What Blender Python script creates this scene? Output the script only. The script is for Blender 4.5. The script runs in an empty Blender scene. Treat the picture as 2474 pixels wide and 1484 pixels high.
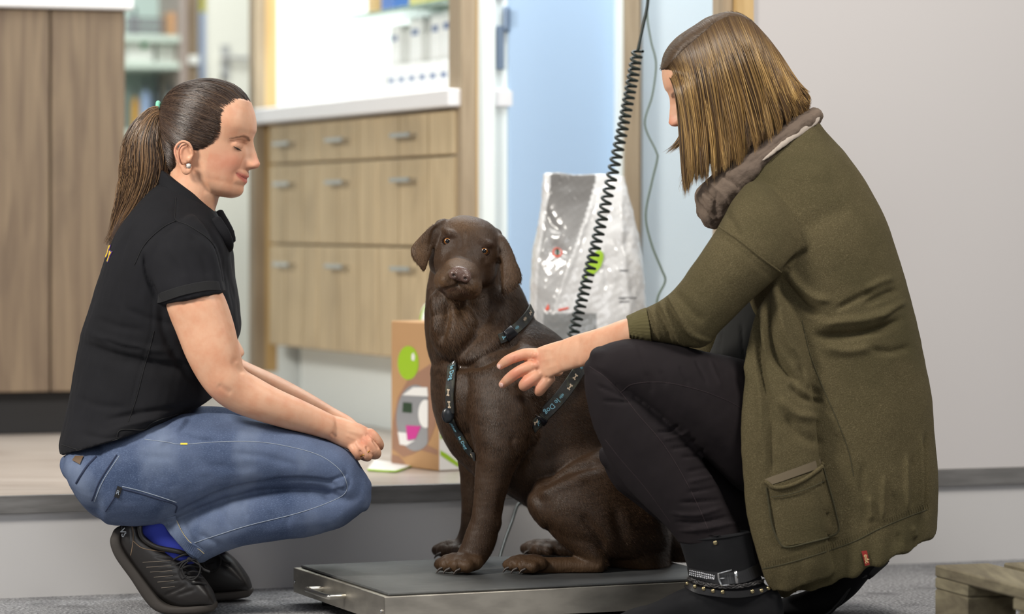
import bpy, math, random
import numpy as np
from mathutils import Vector

FPX = 7500.0; CXP = 1237.0; HZ = 540.0; CAMZ = 0.78
rng = np.random.default_rng(7)
random.seed(7)
scene = bpy.context.scene
COL = scene.collection

def at(px, py, D):
    """world point seen at pixel (px, py) at distance D (y = D)"""
    return np.array([(px-CXP)*D/FPX, D, CAMZ-(py-HZ)*D/FPX])

def proj(v):
    v = np.asarray(v)
    return CXP+v[..., 0]*FPX/v[..., 1], HZ+(CAMZ-v[..., 2])*FPX/v[..., 1]

def lin(r, g, b):
    def f(c):
        c /= 255.0
        return c/12.92 if c <= 0.04045 else ((c+0.055)/1.055)**2.4
    return (f(r), f(g), f(b), 1.0)

# ------------------------------------------------------------ materials
def mat(name, col, rough=0.6, metal=0.0, spec=0.5, noise=None, bump=None, sheen=0.0, coat=0.0,
        sss=0.0, attr=None, alpha=1.0, trans=0.0, wood=None, aniso=0.0, wave=None):
    """noise=(scale, col2, stretch(3), lo, hi) ; bump=(scale, strength, dist, stretch(3))"""
    m = bpy.data.materials.new(name); m.use_nodes = True
    nt = m.node_tree; N = nt.nodes; L = nt.links
    b = N['Principled BSDF']
    b.inputs['Roughness'].default_value = rough
    b.inputs['Metallic'].default_value = metal
    b.inputs['Specular IOR Level'].default_value = spec
    b.inputs['Base Color'].default_value = col
    if sheen: 
        b.inputs['Sheen Weight'].default_value = sheen; b.inputs['Sheen Roughness'].default_value = 0.4
        b.inputs['Sheen Tint'].default_value = tuple(min(1, c*2.5+0.05) for c in col[:3])+(1,)
    if coat: b.inputs['Coat Weight'].default_value = coat; b.inputs['Coat Roughness'].default_value = 0.05
    if sss:
        b.inputs['Subsurface Weight'].default_value = sss
        b.inputs['Subsurface Radius'].default_value = (1.0, 0.35, 0.2); b.inputs['Subsurface Scale'].default_value = 0.006
    if trans: b.inputs['Transmission Weight'].default_value = trans
    if alpha < 1: b.inputs['Alpha'].default_value = alpha
    if aniso: b.inputs['Anisotropic'].default_value = aniso
    tc = N.new('ShaderNodeTexCoord')
    cur = None
    if attr:
        a = N.new('ShaderNodeVertexColor'); a.layer_name = attr
        cur = a.outputs['Color']
    def mapped(st):
        mp = N.new('ShaderNodeMapping'); mp.inputs['Scale'].default_value = st
        L.new(tc.outputs['Object'], mp.inputs['Vector']); return mp.outputs['Vector']
    for nz in ([noise] if noise and not isinstance(noise, list) else (noise or [])):
        sc, c2, st, lo, hi = nz
        n = N.new('ShaderNodeTexNoise'); n.inputs['Scale'].default_value = sc; n.inputs['Detail'].default_value = 5
        L.new(mapped(st), n.inputs['Vector'])
        r = N.new('ShaderNodeMapRange'); r.inputs['From Min'].default_value = lo; r.inputs['From Max'].default_value = hi
        L.new(n.outputs['Fac'], r.inputs['Value'])
        mx = N.new('ShaderNodeMix'); mx.data_type = 'RGBA'
        L.new(r.outputs['Result'], mx.inputs['Factor'])
        if cur is None: mx.inputs['A'].default_value = col
        else: L.new(cur, mx.inputs['A'])
        if attr:
            mx.blend_type = 'MULTIPLY'
        mx.inputs['B'].default_value = c2
        cur = mx.outputs['Result']
    if cur is not None: L.new(cur, b.inputs['Base Color'])
    prev = None
    for bp in ([bump] if bump and not isinstance(bump, list) else (bump or [])):
        sc, stg, dist, st = bp
        if sc < 0:
            n = N.new('ShaderNodeTexVoronoi'); n.inputs['Scale'].default_value = -sc; o = n.outputs['Distance']
        else:
            n = N.new('ShaderNodeTexNoise'); n.inputs['Scale'].default_value = sc; n.inputs['Detail'].default_value = 3; o = n.outputs['Fac']
        L.new(mapped(st), n.inputs['Vector'])
        bn = N.new('ShaderNodeBump'); bn.inputs['Strength'].default_value = stg; bn.inputs['Distance'].default_value = dist
        L.new(o, bn.inputs['Height'])
        if prev is not None: L.new(prev, bn.inputs['Normal'])
        prev = bn.outputs['Normal']
    if wave:
        sc, stg, dist, st = wave
        n = N.new('ShaderNodeTexWave'); n.inputs['Scale'].default_value = sc; n.bands_direction = 'DIAGONAL'
        n.inputs['Distortion'].default_value = 1.0
        L.new(mapped(st), n.inputs['Vector'])
        bn = N.new('ShaderNodeBump'); bn.inputs['Strength'].default_value = stg; bn.inputs['Distance'].default_value = dist
        L.new(n.outputs['Fac'], bn.inputs['Height'])
        if prev is not None: L.new(prev, bn.inputs['Normal'])
        prev = bn.outputs['Normal']
    if prev is not None: L.new(prev, b.inputs['Normal'])
    return m

def wood_mat(name, c1, c2, c3, scale=1.0, rough=0.6, axis=2, knots=True):
    """streaky grain along one axis plus darker clouds"""
    m = bpy.data.materials.new(name); m.use_nodes = True
    nt = m.node_tree; N = nt.nodes; L = nt.links; b = N['Principled BSDF']
    b.inputs['Roughness'].default_value = rough
    tc = N.new('ShaderNodeTexCoord'); oi = N.new('ShaderNodeObjectInfo')
    add = N.new('ShaderNodeVectorMath'); add.operation = 'ADD'
    L.new(tc.outputs['Object'], add.inputs[0]); L.new(oi.outputs['Random'], add.inputs[1])
    st = [14*scale]*3; st[axis] = 0.9*scale
    mp = N.new('ShaderNodeMapping'); mp.inputs['Scale'].default_value = st; L.new(add.outputs[0], mp.inputs['Vector'])
    n1 = N.new('ShaderNodeTexNoise'); n1.inputs['Scale'].default_value = 3; n1.inputs['Detail'].default_value = 8; n1.inputs['Distortion'].default_value = 0.6
    L.new(mp.outputs[0], n1.inputs['Vector'])
    st2 = [3.2*scale]*3; st2[axis] = 1.3*scale
    mp2 = N.new('ShaderNodeMapping'); mp2.inputs['Scale'].default_value = st2; L.new(add.outputs[0], mp2.inputs['Vector'])
    n2 = N.new('ShaderNodeTexNoise'); n2.inputs['Scale'].default_value = 1.6; n2.inputs['Detail'].default_value = 4; n2.inputs['Distortion'].default_value = 0.8
    L.new(mp2.outputs[0], n2.inputs['Vector'])
    r1 = N.new('ShaderNodeValToRGB'); e = r1.color_ramp.elements
    e[0].position = 0.3; e[0].color = c2; e[1].position = 0.68; e[1].color = c1
    L.new(n1.outputs['Fac'], r1.inputs['Fac'])
    mr = N.new('ShaderNodeMapRange'); mr.inputs['From Min'].default_value = 0.5; mr.inputs['From Max'].default_value = 0.75
    mr.inputs['To Max'].default_value = 0.7
    L.new(n2.outputs['Fac'], mr.inputs['Value'])
    mx = N.new('ShaderNodeMix'); mx.data_type = 'RGBA'
    L.new(mr.outputs['Result'], mx.inputs['Factor']); L.new(r1.outputs['Color'], mx.inputs['A']); mx.inputs['B'].default_value = c3
    L.new(mx.outputs['Result'], b.inputs['Base Color'])
    bn = N.new('ShaderNodeBump'); bn.inputs['Strength'].default_value = 0.15; bn.inputs['Distance'].default_value = 0.002
    L.new(n1.outputs['Fac'], bn.inputs['Height']); L.new(bn.outputs[0], b.inputs['Normal'])
    return m

# ------------------------------------------------------------ objects
def empty(name, loc, label=None, cat=None, group=None):
    o = bpy.data.objects.new(name, None); COL.objects.link(o); o.location = tuple(loc)
    o.empty_display_size = 0.05
    tag(o, label, cat, group)
    bpy.context.view_layer.update()
    return o

def tag(o, label=None, cat=None, group=None, kind=None):
    if label: o['label'] = label
    if cat: o['category'] = cat
    if group: o['group'] = group
    if kind: o['kind'] = kind
    return o

def worldloc(o):
    p = Vector((0, 0, 0))
    while o is not None:
        p += o.location; o = o.parent
    return np.array(p)

def obj(name, V, F, m, parent=None, smooth=True, colors=None, origin=None, mats=None, fmat=None):
    V = np.asarray(V, dtype=float)
    base = worldloc(parent) if parent else np.zeros(3)
    if origin is None:
        if parent is None:
            origin = np.array([(V[:, 0].min()+V[:, 0].max())/2, (V[:, 1].min()+V[:, 1].max())/2, V[:, 2].min()])
        else: origin = base
    origin = np.asarray(origin, dtype=float)
    me = bpy.data.meshes.new(name)
    if isinstance(F, np.ndarray):
        k = F.shape[1]; nF = len(F)
        me.vertices.add(len(V)); me.vertices.foreach_set('co', (V-origin).astype(np.float32).ravel())
        me.loops.add(nF*k); me.loops.foreach_set('vertex_index', F.astype(np.int32).ravel())
        me.polygons.add(nF); me.polygons.foreach_set('loop_start', (np.arange(nF)*k).astype(np.int32))
        me.polygons.foreach_set('loop_total', np.full(nF, k, dtype=np.int32))
        me.update(calc_edges=True); me.validate()
    else:
        me.from_pydata([tuple(x) for x in (V-origin)], [], F); me.update()
    for mm in (mats or [m]): me.materials.append(mm)
    if fmat is not None: me.polygons.foreach_set('material_index', np.asarray(fmat, dtype=np.int32))
    me.polygons.foreach_set('use_smooth', np.full(len(me.polygons), bool(smooth)))
    if colors is not None:
        ca = me.color_attributes.new('Col', 'FLOAT_COLOR', 'POINT')
        c = np.ones((len(V), 4), dtype=np.float32); c[:, :3] = np.asarray(colors)[:, :3]
        ca.data.foreach_set('color', c.ravel())
    o = bpy.data.objects.new(name, me); COL.objects.link(o)
    o.location = tuple(origin-base)
    if parent: o.parent = parent
    return o

class MB:
    """collects verts/faces"""
    def __init__(s): s.V = []; s.F = []; s.n = 0; s.fm = []
    def add(s, V, F, mi=0):
        V = np.asarray(V, dtype=float).reshape(-1, 3)
        s.F += [tuple(int(i)+s.n for i in f) for f in F]; s.fm += [mi]*len(F)
        s.V.append(V); s.n += len(V); return s
    def box(s, c, sz, u=(1, 0, 0), v=(0, 1, 0), w=(0, 0, 1), bev=0.0, mi=0):
        """c = centre; sz full sizes along u,v,w"""
        u, v, w = (np.array(a, dtype=float) for a in (u, v, w)); c = np.array(c, dtype=float)
        h = np.array(sz, dtype=float)/2
        b = min(bev, h.min()*0.9)
        if b <= 0:
            P = [c+u*h[0]*i+v*h[1]*j+w*h[2]*k for i in (-1, 1) for j in (-1, 1) for k in (-1, 1)]
            F = [(0, 1, 3, 2), (4, 6, 7, 5), (0, 4, 5, 1), (2, 3, 7, 6), (0, 2, 6, 4), (1, 5, 7, 3)]
            return s.add(P, F, mi)
        P = []; idx = {}
        for i in (-1, 1):
            for j in (-1, 1):
                for k in (-1, 1):
                    for ax in range(3):
                        hh = h-b; hh = hh.copy(); hh[ax] = h[ax]
                        idx[(i, j, k, ax)] = len(P); P.append(c+u*hh[0]*i+v*hh[1]*j+w*hh[2]*k)
        F = []
        g = lambda i, j, k, ax: idx[(i, j, k, ax)]
        for q in (-1, 1):
            F.append((g(q, -1, -1, 0), g(q, 1, -1, 0), g(q, 1, 1, 0), g(q, -1, 1, 0)))
            F.append((g(-1, q, -1, 1), g(1, q, -1, 1), g(1, q, 1, 1), g(-1, q, 1, 1)))
            F.append((g(-1, -1, q, 2), g(1, -1, q, 2), g(1, 1, q, 2), g(-1, 1, q, 2)))
        for a in (-1, 1):
            for d in (-1, 1):
                F.append((g(a, d, -1, 0), g(a, d, 1, 0), g(a, d, 1, 1), g(a, d, -1, 1)))
                F.append((g(a, -1, d, 0), g(a, 1, d, 0), g(a, 1, d, 2), g(a, -1, d, 2)))
                F.append((g(-1, a, d, 1), g(1, a, d, 1), g(1, a, d, 2), g(-1, a, d, 2)))
        for i in (-1, 1):
            for j in (-1, 1):
                for k in (-1, 1): F.append((g(i, j, k, 0), g(i, j, k, 1), g(i, j, k, 2)))
        return s.add(P, F, mi)
    def build(s, name, m, parent=None, smooth=False, **k):
        V = np.concatenate(s.V)
        o = obj(name, V, s.F, m, parent, smooth, fmat=s.fm if 'mats' in k else None, **k)
        fixnormals(o.data); return o

def fixnormals(me):
    import bmesh
    bm = bmesh.new(); bm.from_mesh(me); bmesh.ops.recalc_face_normals(bm, faces=bm.faces); bm.to_mesh(me); bm.free()

def cat(*parts):
    V = []; F = []; n = 0
    for v, f in parts:
        V.append(v); F += [tuple(i+n for i in q) for q in f]; n += len(v)
    return np.concatenate(V), F

def catmull(P, n):
    P = np.asarray(P, dtype=float)
    if len(P) == 2:
        t = np.linspace(0, 1, n)[:, None]; return P[0]*(1-t)+P[1]*t
    Q = np.concatenate([[2*P[0]-P[1]], P, [2*P[-1]-P[-2]]])
    out = []; segs = len(P)-1
    T = np.linspace(0, segs, n)
    for t in T:
        i = min(int(t), segs-1); u = t-i
        p0, p1, p2, p3 = Q[i], Q[i+1], Q[i+2], Q[i+3]
        out.append(0.5*((2*p1)+(-p0+p2)*u+(2*p0-5*p1+4*p2-p3)*u*u+(-p0+3*p1-3*p2+p3)*u**3))
    return np.array(out)

def skin_rings(C, A1, A2, nseg, e, cap0, cap1):
    """C centres (n,3), A1/A2 half axes (n,3); superellipse exponent e; caps: 'round' or 'flat'"""
    th = np.linspace(0, 2*np.pi, nseg, endpoint=False)
    c, s = np.cos(th), np.sin(th)
    ca = np.sign(c)*np.abs(c)**(2.0/e); sa = np.sign(s)*np.abs(s)**(2.0/e)
    rings = [(C[i], A1[i], A2[i]) for i in range(len(C))]
    def caprings(i0, i1):
        d = C[i0]-C[i1]; d = d/(np.linalg.norm(d)+1e-9)
        r = 0.5*min(np.linalg.norm(A1[i0]), np.linalg.norm(A2[i0]))*1.3
        return [(C[i0]+d*r*math.sin(a), A1[i0]*math.cos(a), A2[i0]*math.cos(a)) for a in (0.35, 0.7, 1.0, 1.25, 1.45)]
    if cap0 == 'round': rings = caprings(0, 1)[::-1]+rings
    if cap1 == 'round': rings = rings+caprings(len(C)-1, len(C)-2)
    V = np.concatenate([r[0]+ca[:, None]*r[1]+sa[:, None]*r[2] for r in rings])
    F = []
    for i in range(len(rings)-1):
        for j in range(nseg):
            k = (j+1) % nseg
            F.append((i*nseg+j, i*nseg+k, (i+1)*nseg+k, (i+1)*nseg+j))
    n = len(V); V = np.concatenate([V, [rings[0][0]], [rings[-1][0]]])
    for j in range(nseg):
        k = (j+1) % nseg
        F.append((n, k, j)); m = (len(rings)-1)*nseg
        F.append((n+1, m+j, m+k))
    return V, F

def loft(rings, sub=6, nseg=40, e=2.0, caps=('round', 'round'), dy=0.0):
    """rings: (ax, ay, bx, by, D, half_depth); A-B is the outline seen in the photo at that height"""
    R = np.array([r[:6] for r in rings], dtype=float)
    R = catmull(R, (len(R)-1)*sub+1)
    A = np.array([at(r[0], r[1], r[4]) for r in R]); B = np.array([at(r[2], r[3], r[4]) for r in R])
    C = (A+B)/2; A1 = (A-B)/2
    A2 = np.zeros_like(A1); A2[:, 1] = R[:, 5]
    C[:, 1] += dy
    return skin_rings(C, A1, A2, nseg, e, *caps)

def tube3(P, r, k=1.0, sub=6, nseg=16, caps=('round', 'round'), flat=None, e=2.0):
    """tube through world points P with radii r (in plane) and r*k across; flat = direction of the second axis"""
    P = np.asarray(P, dtype=float); r = np.broadcast_to(np.asarray(r, dtype=float), (len(P),))
    Q = np.concatenate([P, r[:, None]], 1)
    Q = catmull(Q, (len(P)-1)*sub+1); P = Q[:, :3]; r = np.maximum(Q[:, 3], 1e-5)
    T = np.gradient(P, axis=0); T /= np.linalg.norm(T, axis=1)[:, None]+1e-12
    ref = np.array(flat if flat is not None else (0, 1, 0), dtype=float)
    A1 = np.cross(T, ref); ln = np.linalg.norm(A1, axis=1)
    bad = ln < 0.15
    if bad.any(): A1[bad] = np.cross(T[bad], (1, 0, 0.3))
    A1 /= np.linalg.norm(A1, axis=1)[:, None]; A2 = np.cross(A1, T)
    return skin_rings(P, A1*r[:, None], A2*(r*k)[:, None], nseg, e, *caps)

def tubepx(pts, k=1.0, **kw):
    """pts: (px, py, D, r_px)"""
    P = [at(p[0], p[1], p[2]) for p in pts]; r = [p[3]*p[2]/FPX for p in pts]
    return tube3(P, r, k, **kw)

def ell(c, r, U=None, n=20):
    """ellipsoid at world c with radii r along axes U (3x3 rows)"""
    U = np.eye(3) if U is None else np.asarray(U)
    th = np.linspace(0, np.pi, n+1)[1:-1]; ph = np.linspace(0, 2*np.pi, 2*n, endpoint=False)
    V = [(0, 0, 1)]
    for t in th:
        for p in ph: V.append((math.sin(t)*math.cos(p), math.sin(t)*math.sin(p), math.cos(t)))
    V.append((0, 0, -1)); V = np.array(V)*np.array(r); V = V@U+np.asarray(c)
    F = []; m = 2*n
    for j in range(m): F.append((0, 1+j, 1+(j+1) % m))
    for i in range(len(th)-1):
        for j in range(m):
            a = 1+i*m; F.append((a+j, a+m+j, a+m+(j+1) % m, a+(j+1) % m))
    a = 1+(len(th)-1)*m
    for j in range(m): F.append((len(V)-1, a+(j+1) % m, a+j))
    return V, F

def ellpx(px, py, D, rx, ry, rd, **k):
    return ell(at(px, py, D), (rx*D/FPX, rd, ry*D/FPX), **k)

def remesh(parts, voxel=0.003, smooth=4, fac=0.5):
    """union of closed shapes -> one continuous surface (V, quads)"""
    V, F = cat(*parts)
    me = bpy.data.meshes.new('tmp'); me.from_pydata([tuple(v) for v in V], [], F); me.update(); fixnormals(me)
    o = bpy.data.objects.new('tmp', me); COL.objects.link(o)
    r = o.modifiers.new('r', 'REMESH'); r.mode = 'VOXEL'; r.voxel_size = voxel; r.adaptivity = 0
    if smooth:
        s = o.modifiers.new('s', 'SMOOTH'); s.iterations = smooth; s.factor = fac
    dg = bpy.context.evaluated_depsgraph_get()
    ev = o.evaluated_get(dg); m2 = bpy.data.meshes.new_from_object(ev)
    n = len(m2.vertices); co = np.empty(n*3, dtype=np.float32); m2.vertices.foreach_get('co', co)
    nl = len(m2.loops); li = np.empty(nl, dtype=np.int32); m2.loops.foreach_get('vertex_index', li)
    tot = np.empty(len(m2.polygons), dtype=np.int32); m2.polygons.foreach_get('loop_total', tot)
    co = co.reshape(-1, 3).astype(float)
    if (tot == 4).all(): F2 = li.reshape(-1, 4)
    else:
        F2 = []; k = 0
        for t in tot: F2.append(tuple(li[k:k+t])); k += t
    bpy.data.objects.remove(o); bpy.data.meshes.remove(me); bpy.data.meshes.remove(m2)
    return co, F2

def normals(V, F):
    F = np.asarray(F)
    a, b, c, d = (V[F[:, i]] for i in range(4))
    fn = np.cross(c-a, d-b)
    N = np.zeros_like(V)
    for i in range(4): np.add.at(N, F[:, i], fn)
    return N/(np.linalg.norm(N, axis=1)[:, None]+1e-12)

def lap(V, F, it=2, w=0.5, mask=None):
    F = np.asarray(F); E = np.concatenate([F[:, [i, (i+1) % 4]] for i in range(4)])
    for _ in range(it):
        S = np.zeros_like(V); C = np.zeros(len(V))
        np.add.at(S, E[:, 0], V[E[:, 1]]); np.add.at(S, E[:, 1], V[E[:, 0]])
        np.add.at(C, E[:, 0], 1); np.add.at(C, E[:, 1], 1)
        d = (S/np.maximum(C, 1)[:, None]-V)*w
        if mask is not None: d *= mask[:, None]
        V = V+d
    return V

def polydist(x, y, P):
    """distance (px) to polyline, and parameter 0..1 along it, and signed side"""
    best = np.full(x.shape, 1e9); par = np.zeros(x.shape); side = np.zeros(x.shape)
    P = np.asarray(P, dtype=float); L = np.r_[0, np.cumsum(np.linalg.norm(np.diff(P, axis=0), axis=1))]; tot = L[-1]+1e-9
    for i in range(len(P)-1):
        a, b = P[i], P[i+1]; ab = b-a; l2 = (ab**2).sum()+1e-9
        t = np.clip(((x-a[0])*ab[0]+(y-a[1])*ab[1])/l2, 0, 1)
        dx, dy = x-(a[0]+t*ab[0]), y-(a[1]+t*ab[1]); d = np.hypot(dx, dy)
        m = d < best; best[m] = d[m]; par[m] = (L[i]+t[m]*math.sqrt(l2))/tot
        side[m] = (ab[0]*dy-ab[1]*dx)[m]
    return best, par, np.sign(side)

def strokes(V, F, S, N=None, near=True):
    """sculpting: each stroke (polyline px, width px, height m[, asym, sub]) pushes the surface along its normal.
    asym: -1/+1 = only that side of the line drops off slowly (a fold)"""
    if N is None: N = normals(V, F)
    x, y = proj(V); vis = np.clip(-N[:, 1]*2.5, 0, 1) if near else np.clip(1-np.abs(N[:, 1])*0, 0, 1)
    D = np.zeros(len(V))
    for s in S:
        P, w, h = s[:3]; asym = s[3] if len(s) > 3 else 0
        P = np.asarray(P, dtype=float)
        bb = (x > P[:, 0].min()-4*w) & (x < P[:, 0].max()+4*w) & (y > P[:, 1].min()-4*w) & (y < P[:, 1].max()+4*w) & (vis > 0)
        idx = np.where(bb)[0]
        if len(idx) == 0: continue
        if len(P) > 2: P = catmull(P, len(P)*4)
        d, t, sd = polydist(x[idx], y[idx], P) if len(P) > 1 else (np.hypot(x[idx]-P[0, 0], y[idx]-P[0, 1]), 0.5, 0)
        ww = np.where(sd == asym, w*2.5, w) if asym else w
        taper = np.clip(np.minimum(t, 1-t)*5+0.15, 0, 1) if len(P) > 1 else 1.0
        D[idx] += h*np.exp(-(d/ww)**2)*taper*vis[idx]
    return V+N*D[:, None]

def vnoise(V, scale, seed=0, amp=1.0, oct=2):
    """cheap smooth noise from sums of sines"""
    r = np.random.default_rng(seed); out = np.zeros(len(V))
    for o in range(oct):
        for k in range(6):
            d = r.normal(size=3); d /= np.linalg.norm(d)
            out += np.sin(V@d*scale*(2**o)*(0.6+r.random())*6.28+r.random()*6.28)/(2**o)
    return out*amp/6

def strands_mesh(P, r, nside=3, color=None):
    """P (n,m,3) strand points, r (n,m) radius"""
    P = np.asarray(P, dtype=float); n, m, _ = P.shape
    T = np.gradient(P, axis=1); T /= np.linalg.norm(T, axis=2, keepdims=True)+1e-12
    ref = np.array([0.13, 1.0, 0.21]); ref /= np.linalg.norm(ref)
    A = np.cross(T, ref); A /= np.linalg.norm(A, axis=2, keepdims=True)+1e-12; B = np.cross(T, A)
    th = np.arange(nside)*2*np.pi/nside
    V = P[:, :, None, :]+r[:, :, None, None]*(np.cos(th)[None, None, :, None]*A[:, :, None, :]+np.sin(th)[None, None, :, None]*B[:, :, None, :])
    V = V.reshape(-1, 3)
    base = (np.arange(n)*m*nside)[:, None, None]; i = np.arange(m-1)[None, :, None]*nside; j = np.arange(nside)[None, None, :]; k = (j+1) % nside
    F = np.stack([base+i+j, base+i+k, base+i+nside+k, base+i+nside+j], -1).reshape(-1, 4)
    C = None
    if color is not None: C = np.repeat(color, m*nside, axis=0)
    return V, F, C

def fmesh(name, VF, m, parent=None, **k):
    V, F = VF
    o = obj(name, V, F, m, parent, **k)
    if not isinstance(F, np.ndarray): fixnormals(o.data)
    return o

def text_mesh(txt, size, depth=0.0006, bold=0.0):
    cu = bpy.data.curves.new('t', 'FONT'); cu.body = txt; cu.size = size; cu.extrude = depth; cu.align_x = 'CENTER'; cu.align_y = 'CENTER'
    cu.offset = bold; cu.resolution_u = 3
    o = bpy.data.objects.new('t', cu); COL.objects.link(o)
    dg = bpy.context.evaluated_depsgraph_get(); m = bpy.data.meshes.new_from_object(o.evaluated_get(dg))
    V = np.array([v.co[:] for v in m.vertices]); F = [tuple(p.vertices) for p in m.polygons]
    bpy.data.objects.remove(o); return V, F

def place(VF, origin, ux, uy, un):
    V, F = VF; ux, uy, un = (np.array(a, dtype=float) for a in (ux, uy, un))
    return np.asarray(origin)+V[:, :1]*ux+V[:, 1:2]*uy+V[:, 2:3]*un, F

def drape(o, target, off=0.001, dirv=(0, 1, 0)):
    """project vertices of o along dirv (away from viewer) on the target object's surface"""
    from mathutils.bvhtree import BVHTree
    tm = target.data
    base = worldloc(target)
    bvh = BVHTree.FromPolygons([Vector(np.array(v.co)+base) for v in tm.vertices], [tuple(p.vertices) for p in tm.polygons])
    ob = worldloc(o)
    for v in o.data.vertices:
        w = Vector(np.array(v.co)+ob)
        hit = bvh.ray_cast(w-Vector(dirv)*0.6, Vector(dirv), 1.5)
        if hit[0] is not None:
            p = hit[0]+hit[1]*off if hit[1].dot(Vector(dirv)) < 0 else hit[0]-hit[1]*off
            v.co = Vector(np.array(p)-ob)

_bvh = {}
def surf(target, px, py, off=0.002):
    """point of the target's surface seen at pixel px,py, raised by off, plus the normal"""
    from mathutils.bvhtree import BVHTree
    if target.name not in _bvh:
        base = worldloc(target); tm = target.data
        co = np.empty(len(tm.vertices)*3, dtype=np.float32); tm.vertices.foreach_get('co', co); co = co.reshape(-1, 3)+base
        _bvh[target.name] = BVHTree.FromPolygons([Vector(c) for c in co.tolist()], [tuple(p.vertices) for p in tm.polygons])
    o = Vector((0, 0, CAMZ)); d = (Vector(at(px, py, 5))-o).normalized()
    h = _bvh[target.name].ray_cast(o, d)
    if h[0] is None: return None, None
    n = h[1] if h[1].dot(d) < 0 else -h[1]
    return np.array(h[0]+n*off), np.array(n)

def seam(name, target, P, r, m, parent, off=0.0008, n=None, dash=False):
    """a thin line (stitching, piping) laid on a surface along a pixel path"""
    P = catmull(P, n or len(P)*8); pts = []
    for p in P:
        q, _ = surf(target, p[0], p[1], off)
        if q is not None: pts.append(q)
    if len(pts) < 3: return None
    return fmesh(name, tube3(pts, r, sub=2, nseg=6), m, parent)

def band(name, target, P, w, t, m, parent, off=0.0015, closed=False, n=None, colors=None):
    """a flat strap of width w laid on the surface along a pixel path (front side)"""
    P = catmull(P, n or len(P)*8); pts = []; ns = []
    for p in P:
        q, nn = surf(target, p[0], p[1], off)
        if q is not None: pts.append(q); ns.append(nn)
    pts = np.array(pts); ns = np.array(ns)
    for _ in range(6):
        ns[1:-1] = (ns[:-2]+2*ns[1:-1]+ns[2:]); ns /= np.linalg.norm(ns, axis=1)[:, None]
        pts[1:-1] = pts[1:-1]*0.5+0.25*(pts[:-2]+pts[2:])
    return fmesh(name, strap3(pts, ns, w, t), m, parent, smooth=False), pts, ns

def strap3(pts, ns, w, t):
    T = np.gradient(pts, axis=0); T /= np.linalg.norm(T, axis=1)[:, None]
    S = np.cross(T, ns); S /= np.linalg.norm(S, axis=1)[:, None]
    V = []; F = []
    for i in range(len(pts)):
        for a, b in ((-1, 0), (-0.92, 1), (0.92, 1), (1, 0), (0.92, -0.6), (-0.92, -0.6)):
            V.append(pts[i]+S[i]*w/2*a+ns[i]*t*b)
    for i in range(len(pts)-1):
        for j in range(6):
            k = (j+1) % 6; F.append((i*6+j, i*6+k, i*6+6+k, i*6+6+j))
    F.append(tuple(range(6))); F.append(tuple(range(len(V)-6, len(V))))
    return np.array(V), F
# ------------------------------------------------------------ room frame
TH = math.radians(18.48)
U = np.array([math.cos(TH), math.sin(TH), 0.0]); W = np.array([-math.sin(TH), math.cos(TH), 0.0]); ZZ = np.array([0, 0, 1.0])
R0 = np.array([-1.0627, 6.443, 0.0])          # riser line at the photo's left edge
PZ = 0.213                                    # platform height
def online(px, P0, d=None):
    """point where the vertical plane through P0 along d is met by pixel column px"""
    d = U if d is None else d
    k = (px-CXP)/FPX
    t = (k*P0[1]-P0[0])/(d[0]-k*d[1])
    return np.array([P0[0]+t*d[0], P0[1]+t*d[1], 0.0])
def zat(py, D): return CAMZ-(py-HZ)*D/FPX

M = {}
M['carpet'] = mat('grey carpet', lin(120, 120, 122), 0.95, noise=[(160, lin(178, 178, 180), (1, 1, 1), 0.42, 0.62), (9, lin(92, 92, 95), (1, 1, 1), 0.52, 0.8)], bump=(260, 0.9, 0.004, (1, 1, 1)), spec=0.1)
M['laminate'] = wood_mat('pale laminate', lin(196, 186, 178), lin(172, 160, 150), lin(150, 136, 126), 1.0, 0.32, axis=0)
M['riser'] = mat('white board', lin(205, 203, 202), 0.45)
M['strip'] = mat('brushed edging', lin(128, 126, 124), 0.5, metal=0.55, noise=(8, lin(150, 148, 146), (1, 1, 8), 0.4, 0.7))
M['whitewall'] = mat('white panel', lin(206, 202, 201), 0.55)
M['creamdoor'] = mat('cream white paint', lin(234, 234, 222), 0.4)
M['alcove'] = mat('alcove white', lin(238, 246, 245), 0.5)
M['darkwood'] = wood_mat('stained pine boards', lin(134, 116, 94), lin(104, 87, 71), lin(66, 54, 48), 1.0, 0.55)
M['ash'] = wood_mat('limed ash', lin(206, 186, 150), lin(182, 162, 128), lin(158, 140, 112), 1.1, 0.5)
M['post'] = wood_mat('oak post', lin(176, 158, 132), lin(150, 132, 108), lin(140, 122, 98), 1.0, 0.5)
M['pine'] = wood_mat('yellow pine', lin(214, 182, 128), lin(190, 156, 102), lin(180, 146, 96), 1.0, 0.5)
M['worktop'] = mat('white worktop', lin(238, 238, 240), 0.3)
M['groove'] = mat('grooved ash', lin(140, 120, 90), .7)
M['black'] = mat('black plastic', lin(26, 26, 28), 0.5)
M['steel'] = mat('brushed steel', lin(206, 200, 188), 0.42, metal=1.0, bump=(60, 0.08, 0.001, (1, 1, 14)), noise=(14, lin(176, 170, 160), (1, 1, 3), 0.4, 0.75))
M['chrome'] = mat('chrome', lin(200, 200, 200), 0.15, metal=1.0)
M['rubber'] = mat('black rubber mat', lin(74, 75, 74), 0.55, noise=[(26, lin(92, 92, 90), (1, 3, 1), 0.5, 0.8), (5, lin(48, 50, 52), (1, 1, 1), 0.45, 0.7)], bump=(300, 0.25, 0.001, (1, 1, 1)))
M['bluedoor'] = mat('pale blue door', lin(176, 203, 232), 0.4)
M['frost'] = mat('frosted partition', lin(218, 231, 238), 0.35, noise=(1.2, lin(206, 224, 234), (1, 1, 0.4), 0.4, 0.7))
M['glass'] = mat('glass shelf', lin(140, 168, 150), 0.1, trans=0.45)
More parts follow.
